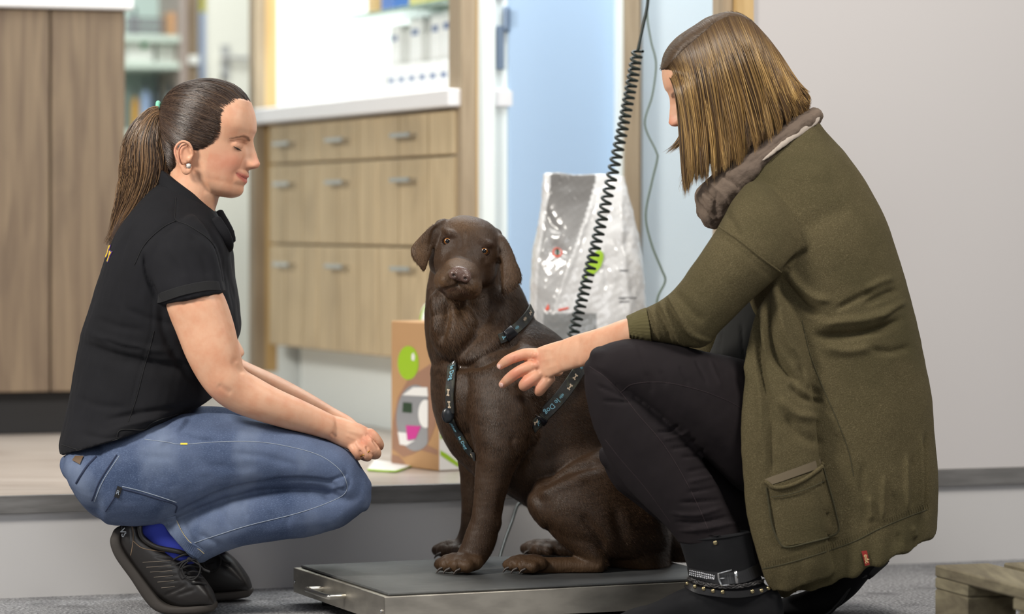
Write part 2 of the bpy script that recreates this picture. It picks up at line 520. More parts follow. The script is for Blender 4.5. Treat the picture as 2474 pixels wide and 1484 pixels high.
M['paper'] = mat('white carton', lin(238, 238, 236), 0.5)
M['bluegrey'] = mat('blue ink', lin(110, 125, 160), 0.5)
M['card'] = mat('brown cardboard', lin(190, 150, 108), 0.75, noise=(3, lin(180, 140, 98), (1, 1, 1), 0.4, 0.7))
M['mauve'] = mat('mauve ink', lin(160, 122, 100), 0.7)
M['green'] = mat('lime ink', lin(158, 198, 40), 0.5)
M['pink'] = mat('pink ink', lin(206, 60, 150), 0.5)
M['greyink'] = mat('grey ink', lin(135, 136, 138), 0.5)
M['redink'] = mat('red ink', lin(225, 80, 50), 0.5)
M['darkgreen'] = mat('dark green ink', lin(40, 66, 44), 0.5)
M['palletwood'] = wood_mat('weathered pallet wood', lin(132, 124, 100), lin(98, 90, 72), lin(78, 68, 54), 1.2, 0.85, axis=1)

def sbox(name, c, sz, m, parent=None, u=U, v=W, w=ZZ, bev=0.0, kind=None, smooth=False):
    o = MB().box(c, sz, u, v, w, bev).build(name, m, parent, smooth)
    if kind: o['kind'] = kind
    return o

# floor
o = sbox('floor', (0, 5.8, -0.05), (13, 12, 0.1), M['carpet'], u=(1, 0, 0), v=(0, 1, 0), kind='structure')
tag(o, 'grey flecked carpet in front of the raised platform')
# platform: laminate top, white riser, metal edging
def span(P0, x0, x1, back0, back1, z0, z1, name, m, bev=0.0, parent=None, kind='structure'):
    """box along U from pixel x0 to x1 in the plane P0, from back0 to back1 behind it"""
    a = online(x0, P0) if not hasattr(x0, '__len__') else np.array(x0)
    b = online(x1, P0)
    L = np.linalg.norm((b-a)[:2]); c = (a+b)/2+W*(back0+back1)/2
    c[2] = (z0+z1)/2
    o = sbox(name, c, (L, back1-back0, z1-z0), m, parent, bev=bev)
    if kind: o['kind'] = kind
    return o
a = R0-U*1.2
def riserbox(name, s0, s1, b0, b1, z0, z1, m, bev=0):
    c = R0+U*(s0+s1)/2+W*(b0+b1)/2; c[2] = (z0+z1)/2
    o = sbox(name, c, (s1-s0, b1-b0, z1-z0), m, bev=bev); o['kind'] = 'structure'; return o
riserbox('floor_platform', -1.6, 4.6, 0.004, 5.6, PZ-0.02, PZ, M['laminate'])
riserbox('wall_riser', -1.6, 4.6, 0.01, 0.03, 0.0, PZ-0.021, M['riser'])
riserbox('trim_1', -1.6, 4.6, -0.004, 0.009, PZ-0.036, PZ+0.001, M['strip'], 0.001)
# white wall on the platform edge, right of the scene
pr = online(1822, R0); s_r = np.dot(pr-R0, U)
riserbox('wall_right', s_r, 4.6, 0.006, 0.07, PZ+0.002, 2.7, M['whitewall'])
riserbox('trim_2', s_r-0.042, s_r-0.001, 0.0, 0.08, PZ+0.002, 2.7, M['pine'])
riserbox('trim_3', s_r-0.068, s_r-0.043, 0.02, 0.08, PZ+0.002, 2.7, M['post'])

# ---- alcove cabinet run
QL = np.array([-0.73, 9.18, 0]); QR = np.array([-0.132, 7.80, 0])
CD = (QR-QL); CL = np.linalg.norm(CD); CD = CD/CL; CN = np.array([-CD[1], CD[0], 0])
if CN[0] < 0: CN = -CN
def cbox(name, t0, t1, n0, n1, z0, z1, m, parent=None, bev=0.0, kind=None, mi=None):
    c = QL+CD*(t0+t1)/2+CN*(n0+n1)/2; c[2] = (z0+z1)/2
    return sbox(name, c, (t1-t0, n1-n0, z1-z0), m, parent, u=CD, v=CN, bev=bev, kind=kind)
zt = 1.072; zb = 0.425
cab = empty('base_cabinet', QL+CD*CL/2+np.array([0, 0, PZ]), 'light ash base cabinet with nine drawers under the white worktop', 'cabinet')
cbox('carcass', 0.03, CL-0.02, 0.02, 0.44, zb-0.003, zt, M['ash'], cab)
cols = [0.04, 0.46, 0.93, CL-0.03]
# drawer faces: boundaries from the photo's columns
rows = [(0.955, zt-0.006), (0.722, 0.949), (zb, 0.716)]
dr = None
kk = 0
for r, (z0, z1) in enumerate(rows):
    for c in range(3):
        d = cbox('drawer', cols[c]+0.003, cols[c+1]-0.003, -0.002, 0.018, z0, z1, M['ash'], cab, bev=0.003)
        for fr_ in ((.36, .7) if c != 2 else (.3, .68)):
            tg = cols[c]+(cols[c+1]-cols[c])*fr_
            cbox('plank_groove', tg-0.002, tg+0.002, -0.0026, -0.0015, z0+0.004, z1-0.004, M['groove'], d)
        tc = cols[c]+(cols[c+1]-cols[c])*0.42; zc = z1-0.055
        mb = MB()
        p0 = QL+CD*(tc-0.07)+CN*(-0.025); p1 = QL+CD*(tc+0.07)+CN*(-0.025)
        mb.box((p0+p1)/2+ZZ*zc, (0.14, 0.008, 0.012), CD, CN, ZZ, 0.002)
        for q in (p0+CD*0.01, p1-CD*0.01): mb.box(q+CN*0.012+ZZ*zc, (0.008, 0.024, 0.008), CD, CN, ZZ)
        mb.build('handle', M['chrome'], d)
cbox('base_panel', 0.03, CL-0.05, 0.10, 0.12, PZ+0.001, zb-0.004, M['alcove'], cab)
o = cbox('worktop', -0.03, CL-0.0, -0.03, 0.45, zt+0.002, zt+0.047, M['worktop'], bev=0.004)
tag(o, 'thick white worktop lying over the ash drawer cabinet', 'worktop')
# walls of the alcove
cbox('wall_alcove', -0.12, CL-0.01, 0.455, 0.50, PZ, 2.7, M['alcove'], kind='structure')
cbox('wall_alcove_end', -0.09, -0.035, 0.05, 0.454, PZ, 2.7, M['alcove'], kind='structure')
cbox('trim_4', -0.06, -0.035, 0.0125, 0.0495, 0.34, 2.7, M['pine'], kind='structure')
cbox('trim_5', -0.09, -0.035, -0.02, 0.012, 0.34, 2.7, M['post'], kind='structure')
cbox('baseboard_alcove', -0.09, -0.035, -0.02, 0.0495, PZ, 0.338, M['alcove'], kind='structure')
# glass shelf and what stands on it
zs = 1.379
o = cbox('glass_shelf', 0.17, 1.10, 0.20, 0.452, zs, zs+0.01, M['glass'], bev=0.001)
tag(o, 'green-tinted glass shelf above the white cartons in the alcove', 'shelf')
def carton(name, t0, t1, n0, n1, z0, z1, m, label, group, band_=None, zb_=0.6, cat_='box'):
    e = empty(name, QL+CD*(t0+t1)/2+CN*(n0+n1)/2+ZZ*z0, label, cat_, group)
    cbox('box_body', t0, t1, n0, n1, z0, z1, m, e, bev=0.002)
    if band_: cbox('printed_label', t0+(t1-t0)*0.2, t1-(t1-t0)*0.2, n0-0.001, n0-0.0002, z0+(z1-z0)*zb_, z0+(z1-z0)*(zb_+0.14), band_, e)
    return e
zw = zt+0.048
carton('small_box', 0.22, 0.28, 0.24, 0.32, zs+0.011, 1.50, M['pine'], 'yellow box on the glass shelf', None)
mbl = mat('blue carton', lin(70, 110, 180), 0.5)
carton('small_box', 0.33, 0.43, 0.24, 0.32, zs+0.011, 1.50, mbl, 'blue box on the glass shelf, right of the yellow one', None)
mol = mat('olive carton', lin(196, 190, 120), 0.5)
carton('small_box', 0.55, 0.68, 0.24, 0.33, zs+0.011, 1.49, mol, 'olive yellow box on the glass shelf, nearest the post', None)
names = ['leftmost', 'second from left', 'third from left', 'fourth from left', 'fifth from left', 'sixth from left']
t = 0.30
for i in range(6):
    w_ = 0.078
    carton('medicine_box', t, t+w_-0.006, 0.27, 0.40, zw, zw+0.118, M['paper'], 'white carton standing on the worktop, %s of the lower row' % names[i], 'white cartons in the lower row', M['bluegrey'], 0.55)
    t += w_+0.002
t = 0.30
for i, (w_, h_) in enumerate([(0.075, 0.115), (0.07, 0.095), (0.09, 0.128), (0.06, 0.08), (0.08, 0.13), (0.08, 0.135)]):
    carton('medicine_box', t, t+w_-0.004, 0.28, 0.40, zw+0.119, zw+0.119+h_, M['paper'] if i not in (1, 3) else mat('grey carton', lin(205, 205, 200), 0.5), 'white carton stacked on others, %s of the upper row' % names[i], 'cartons in the upper row', M['bluegrey'] if i not in (1, 3) else None, 0.6)
    t += w_+0.004
carton('leaning_box', 0.19, 0.285, 0.26, 0.40, zw, zw+0.10, M['paper'], 'white carton standing apart at the left of the rows', None)

# ---- post, door frame, blue door, post, frosted partition
P1 = QR+np.array([0.0, 0.0, 0]); 
span(P1, 1113, 1147, -0.01, 0.10, PZ, 2.7, 'trim_6', M['post'])
span(P1, 1148, 1152, -0.012, 0.05, PZ, 2.7, 'trim_7', M['pine'])
span(P1, 1153, 1196, 0.0, 0.10, PZ, 2.7, 'wall_doorway', M['alcove'])
dj = span(P1, 1197, 1232, 0.02, 0.09, PZ, 2.7, 'door_frame', M['alcove'])
hg = np.array(online(1213, P1)); 
he = empty('door_hinge', hg+W*0.02+ZZ*1.14, 'steel blue-grey hinge on the white frame beside the blue door', 'hinge')
mhin = mat('hinge metal', lin(128, 146, 170), 0.4, metal=0.6)
sbox('hinge_plate', hg+W*0.015+ZZ*1.225, (0.02, 0.006, 0.11), mhin, he, bev=0.001)
sbox('hinge_plate', hg+W*0.015+ZZ*1.36, (0.02, 0.006, 0.02), mhin, he, bev=0.001)
fmesh('hinge_pin', tube3([hg+U*0.014+W*0.01+ZZ*1.27, hg+U*0.014+W*0.01+ZZ*1.325], 0.008, nseg=12), mhin, he)
sbox('hinge_leaf', hg+W*0.015+U*0.03+ZZ*1.298, (0.036, 0.005, 0.045), mhin, he, bev=0.001)
# blue door leaf
ph = online(1233, P1)+W*0.01; ph2 = online(1530, P1)+W*0.01
dl = np.linalg.norm(ph2-ph); c = (ph+ph2)/2+W*0.02; c[2] = 1.3
de = empty('door_1', (ph[0], ph[1], PZ+0.01)); de['kind'] = 'structure'; de['label'] = 'pale blue door behind the dog'
sbox('door_leaf', c, (dl, 0.035, 2.14), M['bluedoor'], de, bev=0.003)
span(P1, 1488, 1499, -0.02, 0.06, PZ, 2.7, 'trim_8', M['alcove'])
span(P1, 1500, 1536, -0.03, 0.07, PZ, 2.7, 'trim_9', M['post'])
span(P1, 1537, 1544, -0.02, 0.07, PZ, 2.7, 'trim_10', mat('post shade strip', lin(110, 98, 78), 0.6))  # right edge of the post, its shade painted as a darker strip
span(P1, 1545, 2500, 0.02, 0.04, PZ, 2.7, 'window_1', M['frost'])
# room shell behind what shows
wb = R0+W*5.5
c = wb+U*1.2; c[2] = 1.45
sbox('wall_back', c, (9.5, 0.06, 2.5), mat('far wall', lin(226, 232, 226), 0.6), kind='structure')

# ---- reception desk on the left
D0 = np.array([-1.362, 8.26, 0])
def dspan(name, x0, x1, b0, b1, z0, z1, m, parent, bev=0.002):
    a = D0-U*0.9 if x0 is None else online(x0, D0); b = online(x1, D0)
    c = (a+b)/2+W*(b0+b1)/2; c[2] = (z0+z1)/2
    return sbox(name, c, (np.linalg.norm((b-a)[:2]), b1-b0, z1-z0), m, parent, bev=bev)
dk = empty('reception_desk', online(150, D0)+ZZ*PZ, 'brown stained plank reception desk with white top and black base', 'desk')
zd1 = 1.354
dspan('front_board', 124, 302, 0, 0.022, 0.33, zd1, M['darkwood'], dk)
dspan('front_board', -60, 119.5, 0, 0.022, 0.33, zd1, M['darkwood'], dk)
dspan('front_board', None, -62, 0, 0.022, 0.33, zd1, M['darkwood'], dk)
dspan('backing', None, 298, 0.024, 0.5, 0.33, zd1-0.001, mat('dark core', lin(46, 40, 36), 0.8), dk)
dspan('base', None, 290, 0.05, 0.48, PZ+0.001, 0.328, M['black'], dk)
dspan('desktop', None, 318, -0.03, 0.55, zd1+0.001, zd1+0.06, M['worktop'], dk, 0.004)

# ---- display shelves far left
S0 = at(300, 0, 11.0); S0[2] = 0
def fspan(name, x0, x1, b0, b1, y0, y1, m, parent, bev=0.002, D=None, zb=None):
    """box in the far plane; y0 (bottom), y1 (top) as pixel rows at that depth"""
    P0 = S0+W*b0; a = online(x0, P0); b = online(x1, P0); dmid = (a[1]+b[1])/2
    z0, z1 = zat(y0, dmid), zat(y1, dmid)
    if zb is not None: z1 += max(0, zb-z0); z0 = zb
    c = (a+b)/2+W*(b1-b0)/2; c[2] = (z0+z1)/2
    return sbox(name, c, (np.linalg.norm((b-a)[:2]), b1-b0, z1-z0), m, parent, bev=bev)
sh = empty('display_shelves', online(370, S0)+ZZ*PZ, 'pale display shelves with pet supplies behind the reception desk', 'shelving')
mshelf = mat('pale green shelf', lin(206, 220, 208), 0.4); mback = mat('shelf back', lin(178, 196, 190), 0.5)
fspan('back_panel', 230, 437, 0.36, 0.38, 935, -80, mback, sh)
for y0 in (330, 165, 100):
    zz_ = zat(y0-16, online(333, S0)[1]); fspan('shelf', 230, 436, 0.0, 0.355, y0, y0-16, mshelf, sh)
fspan('side_panel', 437, 452, -0.02, 0.38, 935, -80, mat('taupe panel', lin(170, 156, 148), 0.5), sh)
ZS1 = zat(149, online(333, S0)[1])+.003; ZS2 = zat(84, online(333, S0)[1])+.003; ZS3 = zat(314, online(333, S0)[1])+.003
def thingbox(name, x0, x1, y0, y1, m, label, cat_, b0=0.08, b1=0.2, group=None, zb=None):
    e = fspan(name, x0, x1, b0, b1, y0, y1, m, None, 0.004, zb=zb); tag(e, label, cat_, group); return e
mw = mat('white pack', lin(232, 234, 228), 0.45); mdk = mat('dark bottle', lin(58, 70, 74), 0.3); mor = mat('orange pack', lin(200, 150, 60), 0.5)
mor2 = mat('tan pack', lin(196, 150, 108), 0.5); mgrn = mat('green mark', lin(60, 140, 90), 0.5); mlb = mat('pale blue pack', lin(150, 172, 205), 0.5)
e = fspan('supply_carton', 304, 372, 0.05, 0.2, 148, 92, mw, None, 0.004, zb=ZS1); tag(e, 'white pack with a green round mark on the upper display shelf', 'box')
Vd, Fd = ell(np.array(online(345, S0+W*0.05))+ZZ*zat(104, 11.1), (0.022, 0.003, 0.022), n=10); fmesh('round_mark', (Vd, Fd), mgrn, e)
thingbox('supply_carton', 378, 432, 146, 90, mw, 'white pack nearest the post on the upper display shelf', 'box', zb=ZS1)
thingbox('tan_bottle', 408, 432, 82, 30, mor2, 'tan pack on the top display shelf beside the post', 'bottle', zb=ZS2)
# wire basket of rods
wb_ = MB(); 
for i in range(16):
    q = online(306+i*6, S0+W*0.04); d_ = q[1]
    wb_.box(q+ZZ*(ZS2+.032), (0.004, 0.004, 0.055))
for hh_ in (.006, .032, .058):
    q0 = online(304, S0+W*0.04); q1 = online(400, S0+W*0.04); wb_.box((q0+q1)/2+ZZ*(ZS2+hh_), (np.linalg.norm(q1-q0), 0.006, 0.006), U, W, ZZ)
e = wb_.build('wire_basket', mat('dark wire', lin(92, 86, 92), 0.4)); tag(e, 'dark wire basket on the top display shelf', 'basket')
def bottle(x, y0, y1, rpx, m, label, b=0.12):
    q = online(x, S0+W*b); D = q[1]; z0, z1 = (ZS3 if y0 > 300 else ZS2), zat(y1, D); r = rpx*D/FPX; h = z1-z0
    e = empty('bottle', q+ZZ*z0, label, 'bottle')
    fmesh('bottle_body', tube3([q+ZZ*(z0+0.004), q+ZZ*(z0+h*0.3), q+ZZ*(z0+h*0.62), q+ZZ*(z0+h*0.78)], [r, r, r*0.95, r*0.4], nseg=20, caps=('flat', 'flat')), m, e)
    fmesh('bottle_cap', tube3([q+ZZ*(z0+h*0.78), q+ZZ*z1], [r*0.42, r*0.4], nseg=16, caps=('flat', 'flat')), mdk, e)
bottle(327, 314, 212, 9, mor, 'orange bottle on the lower display shelf beside the desk')
bottle(352, 314, 190, 13, mlb, 'pale blue bottle on the lower display shelf')
bottle(376, 314, 178, 12, mdk, 'dark bottle on the lower display shelf')
bottle(412, 314, 200, 13, mat('silver bottle', lin(180, 192, 196), 0.3), 'silver grey bottle on the lower display shelf nearest the post')
bottle(325, -4+88, 20, 11, mat('grey bottle', lin(150, 158, 160), 0.3), 'grey bottle behind the wire basket', 0.2)
# far post with bracket
fspan('trim_11', 454, 479, -0.03, 0.1, 935, -80, wood_mat('umber post', lin(140, 122, 98), lin(118, 100, 80), lin(108, 92, 74)), None)['kind'] = 'structure'
e = fspan('wall_bracket', 457, 484, -0.05, -0.031, 156, 134, mw, None, 0.004); tag(e, 'small white bracket on the brown post', 'bracket')
e = fspan('hanging_banner', 482, 499, 0.03, 0.035, 420, 30, mat('blue banner', lin(176, 194, 228), 0.5), None, 0.001); tag(e, 'narrow pale blue and yellow banner beside the brown post', 'banner')
fspan('yellow_end', 482, 497, 0.03, 0.035, 29, -70, mat('yellow banner', lin(205, 200, 60), 0.5), e, 0.001)
# cream door with handle
cd = empty('door_2', online(560, S0)+ZZ*PZ); cd['kind'] = 'structure'; cd['label'] = 'cream white door left of the alcove'
fspan('door_leaf', 500, 628, 0.0, 0.04, 938, -80, M['creamdoor'], cd, 0.003)
mpl = mat('satin plate', lin(206, 206, 204), 0.35, metal=0.5)
fspan('lock_plate', 533, 556, -0.006, -0.001, 196, 108, mpl, cd, 0.002)
q = online(541, S0+W*-0.03); zh = zat(139, q[1])
hd = fmesh('door_handle', cat(tube3([q+W*0.03+ZZ*zh, q+ZZ*zh], 0.009, nseg=12), tube3([q+ZZ*zh, q+U*0.03+ZZ*zh, q+U*0.12+ZZ*zh], 0.008, nseg=12)), mpl, cd)
fmesh('keyhole', ell(q+W*0.022+ZZ*zat(186, q[1]), (0.008, 0.004, 0.012), n=8), M['black'], cd)
fspan('door_frame_far', 629, 640, 0.0, 0.05, 938, -80, M['post'], None)['kind'] = 'structure'

# ------------------------------------------------------------ weighing scale
SA = np.array([-0.242, 5.87, 0]); ad = math.radians(22.3)
SU = np.array([math.cos(ad), math.sin(ad), 0]); SV = np.array([-math.sin(ad), math.cos(ad), 0]); SL, SW, SZ = 0.75, 0.545, 0.075
sc_ = empty('weighing_scale', SA+SU*SL/2+SV*SW/2, 'low stainless steel floor scale with a black rubber mat, under the dog', 'scale')
fr = MB(); c = SA+SU*SL/2+SV*SW/2
for (cc, sz) in ((SA+SU*SL/2+SV*0.0015, (SL, 0.003, 0.05)), (SA+SU*SL/2+SV*(SW-0.0015), (SL, 0.003, 0.05)), (SA+SU*0.0015+SV*SW/2, (0.003, SW, 0.05)), (SA+SU*(SL-0.0015)+SV*SW/2, (0.003, SW, 0.05))):
    fr.box(cc+ZZ*(SZ-0.027), sz, SU, SV, ZZ, 0.001)
fr.box(c+ZZ*(SZ-0.003), (SL-0.004, SW-0.004, 0.002), SU, SV, ZZ)
fr.build('frame', M['steel'], sc_)
MB().box(c+ZZ*(SZ+0.001)+SU*0.002, (SL-0.02, SW-0.018, 0.005), SU, SV, ZZ, 0.002).build('rubber_mat', M['rubber'], sc_)
MB().box(c+ZZ*(0.035), (SL-0.2, SW-0.2, 0.03), SU, SV, ZZ).build('load_cell_base', M['black'], sc_)
for i in (0.06, SL-0.06):
    for j in (0.06, SW-0.06):
        fmesh('foot', tube3([SA+SU*i+SV*j+ZZ*0.001, SA+SU*i+SV*j+ZZ*0.03], 0.018, nseg=16, caps=('flat', 'flat')), M['black'], sc_)
hb = SA+ZZ*0.05
hp = [hb+SV*(SW*0.66)-SU*0.0, hb+SV*(SW*0.66)-SU*0.028, hb+SV*(SW*0.64)-SU*0.034, hb+SV*(SW*0.43)-SU*0.034, hb+SV*(SW*0.41)-SU*0.028, hb+SV*(SW*0.41)]
fmesh('handle', tube3(hp, 0.0055, nseg=12, sub=4), mat('satin steel', lin(206, 202, 192), .3, metal=1.0), sc_)
for p in (SA+SV*0.012-SU*0.001+ZZ*0.045, SA+SV*(SW-0.012)-SU*0.001+ZZ*0.045):
    fmesh('screw', ell(p, (0.003, 0.004, 0.004), n=8), M['chrome'], sc_)

# cables
coilP = [at(1566, -10, 6.62), at(1563, 20, 6.62), at(1552, 70, 6.62), at(1541, 122, 6.62)]
a = at(1541, 122, 6.62); b = at(1384, 812, 6.74); b2 = at(1330, 1040, 6.77)
axis = [a, at(1500, 330, 6.66), at(1440, 590, 6.70), b, b2]
AX = catmull(axis, 900); turns = 44+13; rr = 0.0108
T_ = np.gradient(AX, axis=0); T_ /= np.linalg.norm(T_, axis=1)[:, None]
n1 = np.cross(T_, (0, 1, 0)); n1 /= np.linalg.norm(n1, axis=1)[:, None]; n2 = np.cross(n1, T_)
L_ = np.linspace(0, 1, 900); ph_ = L_*turns*2*np.pi
hel = AX+n1*(np.cos(ph_)*rr)[:, None]+n2*(np.sin(ph_)*rr)[:, None]
tail = [b2, at(1305, 1130, 6.76), at(1275, 1200, 6.77)]
mcoil = mat('black cable', lin(22, 34, 28), 0.4)
cc = empty('coiled_cable', b2, 'black spiral cable hanging down behind the dog from above', 'cable')
fmesh('straight_lead', tube3(coilP, 0.0034, nseg=10), mcoil, cc)
V1, F1, _ = strands_mesh(hel[None], np.full((1, 900), 0.0033), 6)
obj('coil', V1, F1, mcoil, cc)
fmesh('lower_lead', tube3(tail, 0.003, nseg=10), mcoil, cc)
o = fmesh('thin_cable', tubepx([(1568, -10, 7.0, 2.2), (1564, 40, 7, 2.2), (1573, 100, 7, 2.2), (1585, 155, 7, 2.2), (1576, 230, 7, 2.2), (1558, 300, 7, 2.2), (1585, 365, 7, 2.2), (1588, 385, 7, 2.4), (1575, 440, 7, 2.4), (1560, 520, 7, 2.4), (1574, 590, 7, 2.6), (1598, 650, 7, 2.6), (1607, 680, 7, 2.6), (1588, 725, 7, 2.6), (1590, 800, 7, 2.6), (1600, 1138, 7.02, 2.6)], nseg=8), mat('grey green cable', lin(92, 108, 92), 0.5))
tag(o, 'thin grey green cable hanging in front of the frosted partition', 'cable')
sc2 = empty('scale_cable', at(1262, 1212, 6.74), 'black cable with a metal plug running from the platform edge to the scale', 'cable')
fmesh('lead', tubepx([(1268, 1212, 6.74, 4), (1250, 1222, 6.72, 4), (1237, 1260, 6.68, 4), (1222, 1300, 6.62, 4), (1210, 1338, 6.56, 4), (1207, 1352, 6.54, 4)], nseg=10), mcoil, sc2)
fmesh('plug', tubepx([(1258, 1207, 6.74, 7), (1272, 1213, 6.74, 7)], nseg=12), M['chrome'], sc2)

# ------------------------------------------------------------ things on the platform
# food bag
BD = 7.15
bagrings = [(1276, 1120, 1566, 1128, BD, .085), (1272, 1000, 1570, 1000, BD, .10), (1275, 850, 1566, 850, BD, .10), (1280, 740, 1560, 740, BD, .095), (1286, 640, 1553, 640, BD, .085), (1298, 560, 1538, 560, BD, .065), (1308, 490, 1524, 495, BD, .04), (1312, 440, 1514, 445, BD, .016), (1312, 418, 1512, 424, BD, .006)]
V, F = remesh([loft(bagrings, sub=8, nseg=64, e=3.2, caps=('flat', 'flat'))], 0.004, 2)
V = strokes(V, F, [([(1440, 440), (1420, 520), (1385, 620), (1340, 740)], 7, 0.006), ([(1500, 425), (1500, 560), (1515, 700), (1520, 820)], 8, 0.006), ([(1312, 500), (1330, 540), (1360, 560)], 9, -0.008), ([(1330, 590), (1380, 620)], 10, -0.006), ([(1300, 600), (1292, 700)], 8, 0.005), ([(1460, 640), (1470, 700)], 9, -0.006), ([(1325, 560), (1310, 620)], 6, 0.004)])
V += normals(V, F)*(vnoise(V, 14, 3, 0.0045, 3))[:, None]
x, y = proj(V)
bx = np.interp(y, [418, 440, 520, 620, 740, 1200], [1440, 1438, 1415, 1380, 1338, 1300])
top = np.clip((y-430)/6, 0, 1)
grey = ((x > np.interp(y, [418, 470, 640, 1200], [1332, 1326, 1300, 1280])) & (x < bx)).astype(float)
low = ((y > 757) & (x > 1312) & (x < 1440)).astype(float)
gfade = np.clip((800-y)/330, 0.4, 1)
cw = np.array(lin(214, 214, 214)[:3]); cg = np.array(lin(112, 110, 108)[:3]); cg2 = np.array(lin(140, 142, 142)[:3])
g = (grey*gfade)[:, None]; colr = cw*(1-g)+cg*g; colr = colr*(1-low[:, None])+cg2*low[:, None]
bag = empty('food_bag', at(1420, 1128, BD)*np.array([1, 1, 0])+ZZ*PZ, 'tall crinkled grey and white plastic pet food bag behind the dog', 'bag')
bagm = mat('shiny bag film', lin(230, 230, 230), 0.22, coat=0.6, attr='Col', bump=(26, 0.5, 0.01, (1, 1, 0.6)))
bb = obj('bag_body', V, F, bagm, bag, colors=colr)
def disc(target, cx, cy, rx, ry, off, m, name, parent, seg=28, inner=0.0, rot=0.0):
    pts = []; F = []
    c, n = surf(target, cx, cy, off)
    ring = []
    for ra in ((inner, 1.0) if inner else (0.0, 0.5, 1.0)):
        for i in range(seg):
            a = i*2*math.pi/seg; dx, dy = rx*ra*math.cos(a), ry*ra*math.sin(a)
            dx, dy = dx*math.cos(rot)-dy*math.sin(rot), dx*math.sin(rot)+dy*math.cos(rot)
            q, _ = surf(target, cx+dx, cy+dy, off)
            pts.append(q if q is not None else c)
    nr = 2 if inner else 3
    for k in range(nr-1):
        for i in range(seg):
            j = (i+1) % seg; F.append((k*seg+i, k*seg+j, (k+1)*seg+j, (k+1)*seg+i))
    return fmesh(name, (np.array(pts), F), m, parent)
def patch(target, P, off, m, name, parent, n=8):
    """quad decal from four pixel corners, following the surface"""
    P = np.array(P, dtype=float); V = []; F = []
    for i in range(n+1):
        for j in range(n+1):
            u_, v_ = i/n, j/n
            q = (P[0]*(1-u_)+P[1]*u_)*(1-v_)+(P[3]*(1-u_)+P[2]*u_)*v_
            s, _ = surf(target, q[0], q[1], off); V.append(s if s is not None else (V[-1] if V else at(q[0], q[1], 7)))
    for i in range(n):
        for j in range(n): F.append((i*(n+1)+j, i*(n+1)+j+1, (i+1)*(n+1)+j+1, (i+1)*(n+1)+j))
    return fmesh(name, (np.array(V), F), m, parent)
disc(bb, 1347, 610, 12, 12, 0.002, M['redink'], 'round_symbol', bag, inner=0.75)
patch(bb, [(1344, 602), (1350, 602), (1350, 618), (1344, 618)], 0.002, M['darkgreen'], 'round_symbol', bag, 2)
disc(bb, 1436, 636, 17, 34, 0.003, M['green'], 'green_emblem', bag, rot=0.5)
disc(bb, 1412, 672, 6, 5, 0.003, M['green'], 'green_emblem', bag)
patch(bb, [(1318, 748), (1326, 734), (1328, 748), (1320, 752)], 0.003, M['redink'], 'red_print', bag, 2)
patch(bb, [(1348, 748), (1374, 742), (1374, 746), (1350, 752)], 0.003, M['redink'], 'red_print', bag, 3)
for (x0, x1, y0) in ((1496, 1516, 652), (1494, 1536, 718), (1496, 1520, 727)): patch(bb, [(x0, y0), (x1, y0), (x1, y0+3), (x0, y0+3)], 0.003, M['greyink'], 'small_print', bag, 3)

# cardboard carton with window
CA = np.array([-0.283, 7.27, 0]); CB = np.array([-0.167, 7.09, 0]); cd_ = CB-CA; cw_ = np.linalg.norm(cd_); cd_ /= cw_; cn_ = np.array([-cd_[1], cd_[0], 0]); ch = 0.338
cx = empty('cardboard_carton', (CA+CB)/2+cn_*0.06+ZZ*PZ, 'brown cardboard carton with oval window and green round sticker, left of the dog', 'box')
def cpt(px, py, off=0.001):
    """point on the carton's front plane under a pixel"""
    p = online(px, CA, cd_); return np.array([p[0], p[1], zat(py, p[1])])-cn_*off
fb = MB(); cc = (CA+CB)/2+cn_*0.065
fb.box(cc+ZZ*(PZ+ch/2+0.001), (cw_, 0.13, ch), cd_, cn_, ZZ, 0.002)
fb.build('carton_body', M['card'], cx)
side = MB(); side.box(CB+cd_*0.0008+cn_*0.065+ZZ*(PZ+ch/2+0.001), (0.0012, 0.128, ch-0.004), cd_, cn_, ZZ); side.build('side_print', M['paper'], cx)
def flat(P, m, name, parent, off, fn=cpt):
    V = [fn(p[0], p[1], off) for p in P]; n = len(V); V2 = [fn(p[0], p[1], off-0.0006) for p in P]
    F = [tuple(range(n)), tuple(range(2*n-1, n-1, -1))]+[(i, n+i, n+(i+1) % n, (i+1) % n) for i in range(n)]
    return fmesh(name, (np.array(V+V2), F), m, parent, smooth=False)
def oval(cx_, cy_, rx, ry, n=36, a0=0, a1=2*math.pi): return [(cx_+rx*math.cos(a0+(a1-a0)*i/n), cy_+ry*math.sin(a0+(a1-a0)*i/n)) for i in range(n)]
ring = [(948, 1085), (950, 1020), (962, 960), (985, 920), (1010, 900), (1040, 880), (1058, 872), (1058, 985), (1052, 1030), (1040, 1062), (1020, 1085), (995, 1098), (975, 1105)]
flat(ring, M['mauve'], 'printed_swirl', cx, 0.0008)
flat([(946, 1098), (965, 1102), (982, 1125), (980, 1130), (946, 1122)], M['mauve'], 'printed_swirl', cx, 0.0008)
flat([(1025, 1072), (1058, 1088), (1058, 1100), (1018, 1088)], M['mauve'], 'printed_swirl', cx, 0.0008)
win = [p for p in oval(1005, 1010, 46, 80) if p[0] < 1038]; 
win = sorted(win, key=lambda p: math.atan2(p[1]-1010, p[0]-1000))
wo = flat(win, mat('grey packet behind window', lin(150, 152, 156), 0.25, coat=0.5), 'window', cx, 0.0016)
flat([(974, 955), (1000, 936), (1034, 936), (1036, 958)], M['paper'], 'white_packet', wo, 0.0024)
flat([p for p in oval(1030, 1000, 17, 34) if p[0] < 1037], M['paper'], 'white_packet', wo, 0.0026)
flat([(976, 972), (997, 974), (997, 998), (974, 996)], M['darkgreen'], 'green_label', wo, 0.0026)
flat([(983, 1028), (1019, 1030), (1006, 1060), (986, 1064)], M['pink'], 'pink_label', wo, 0.0026)
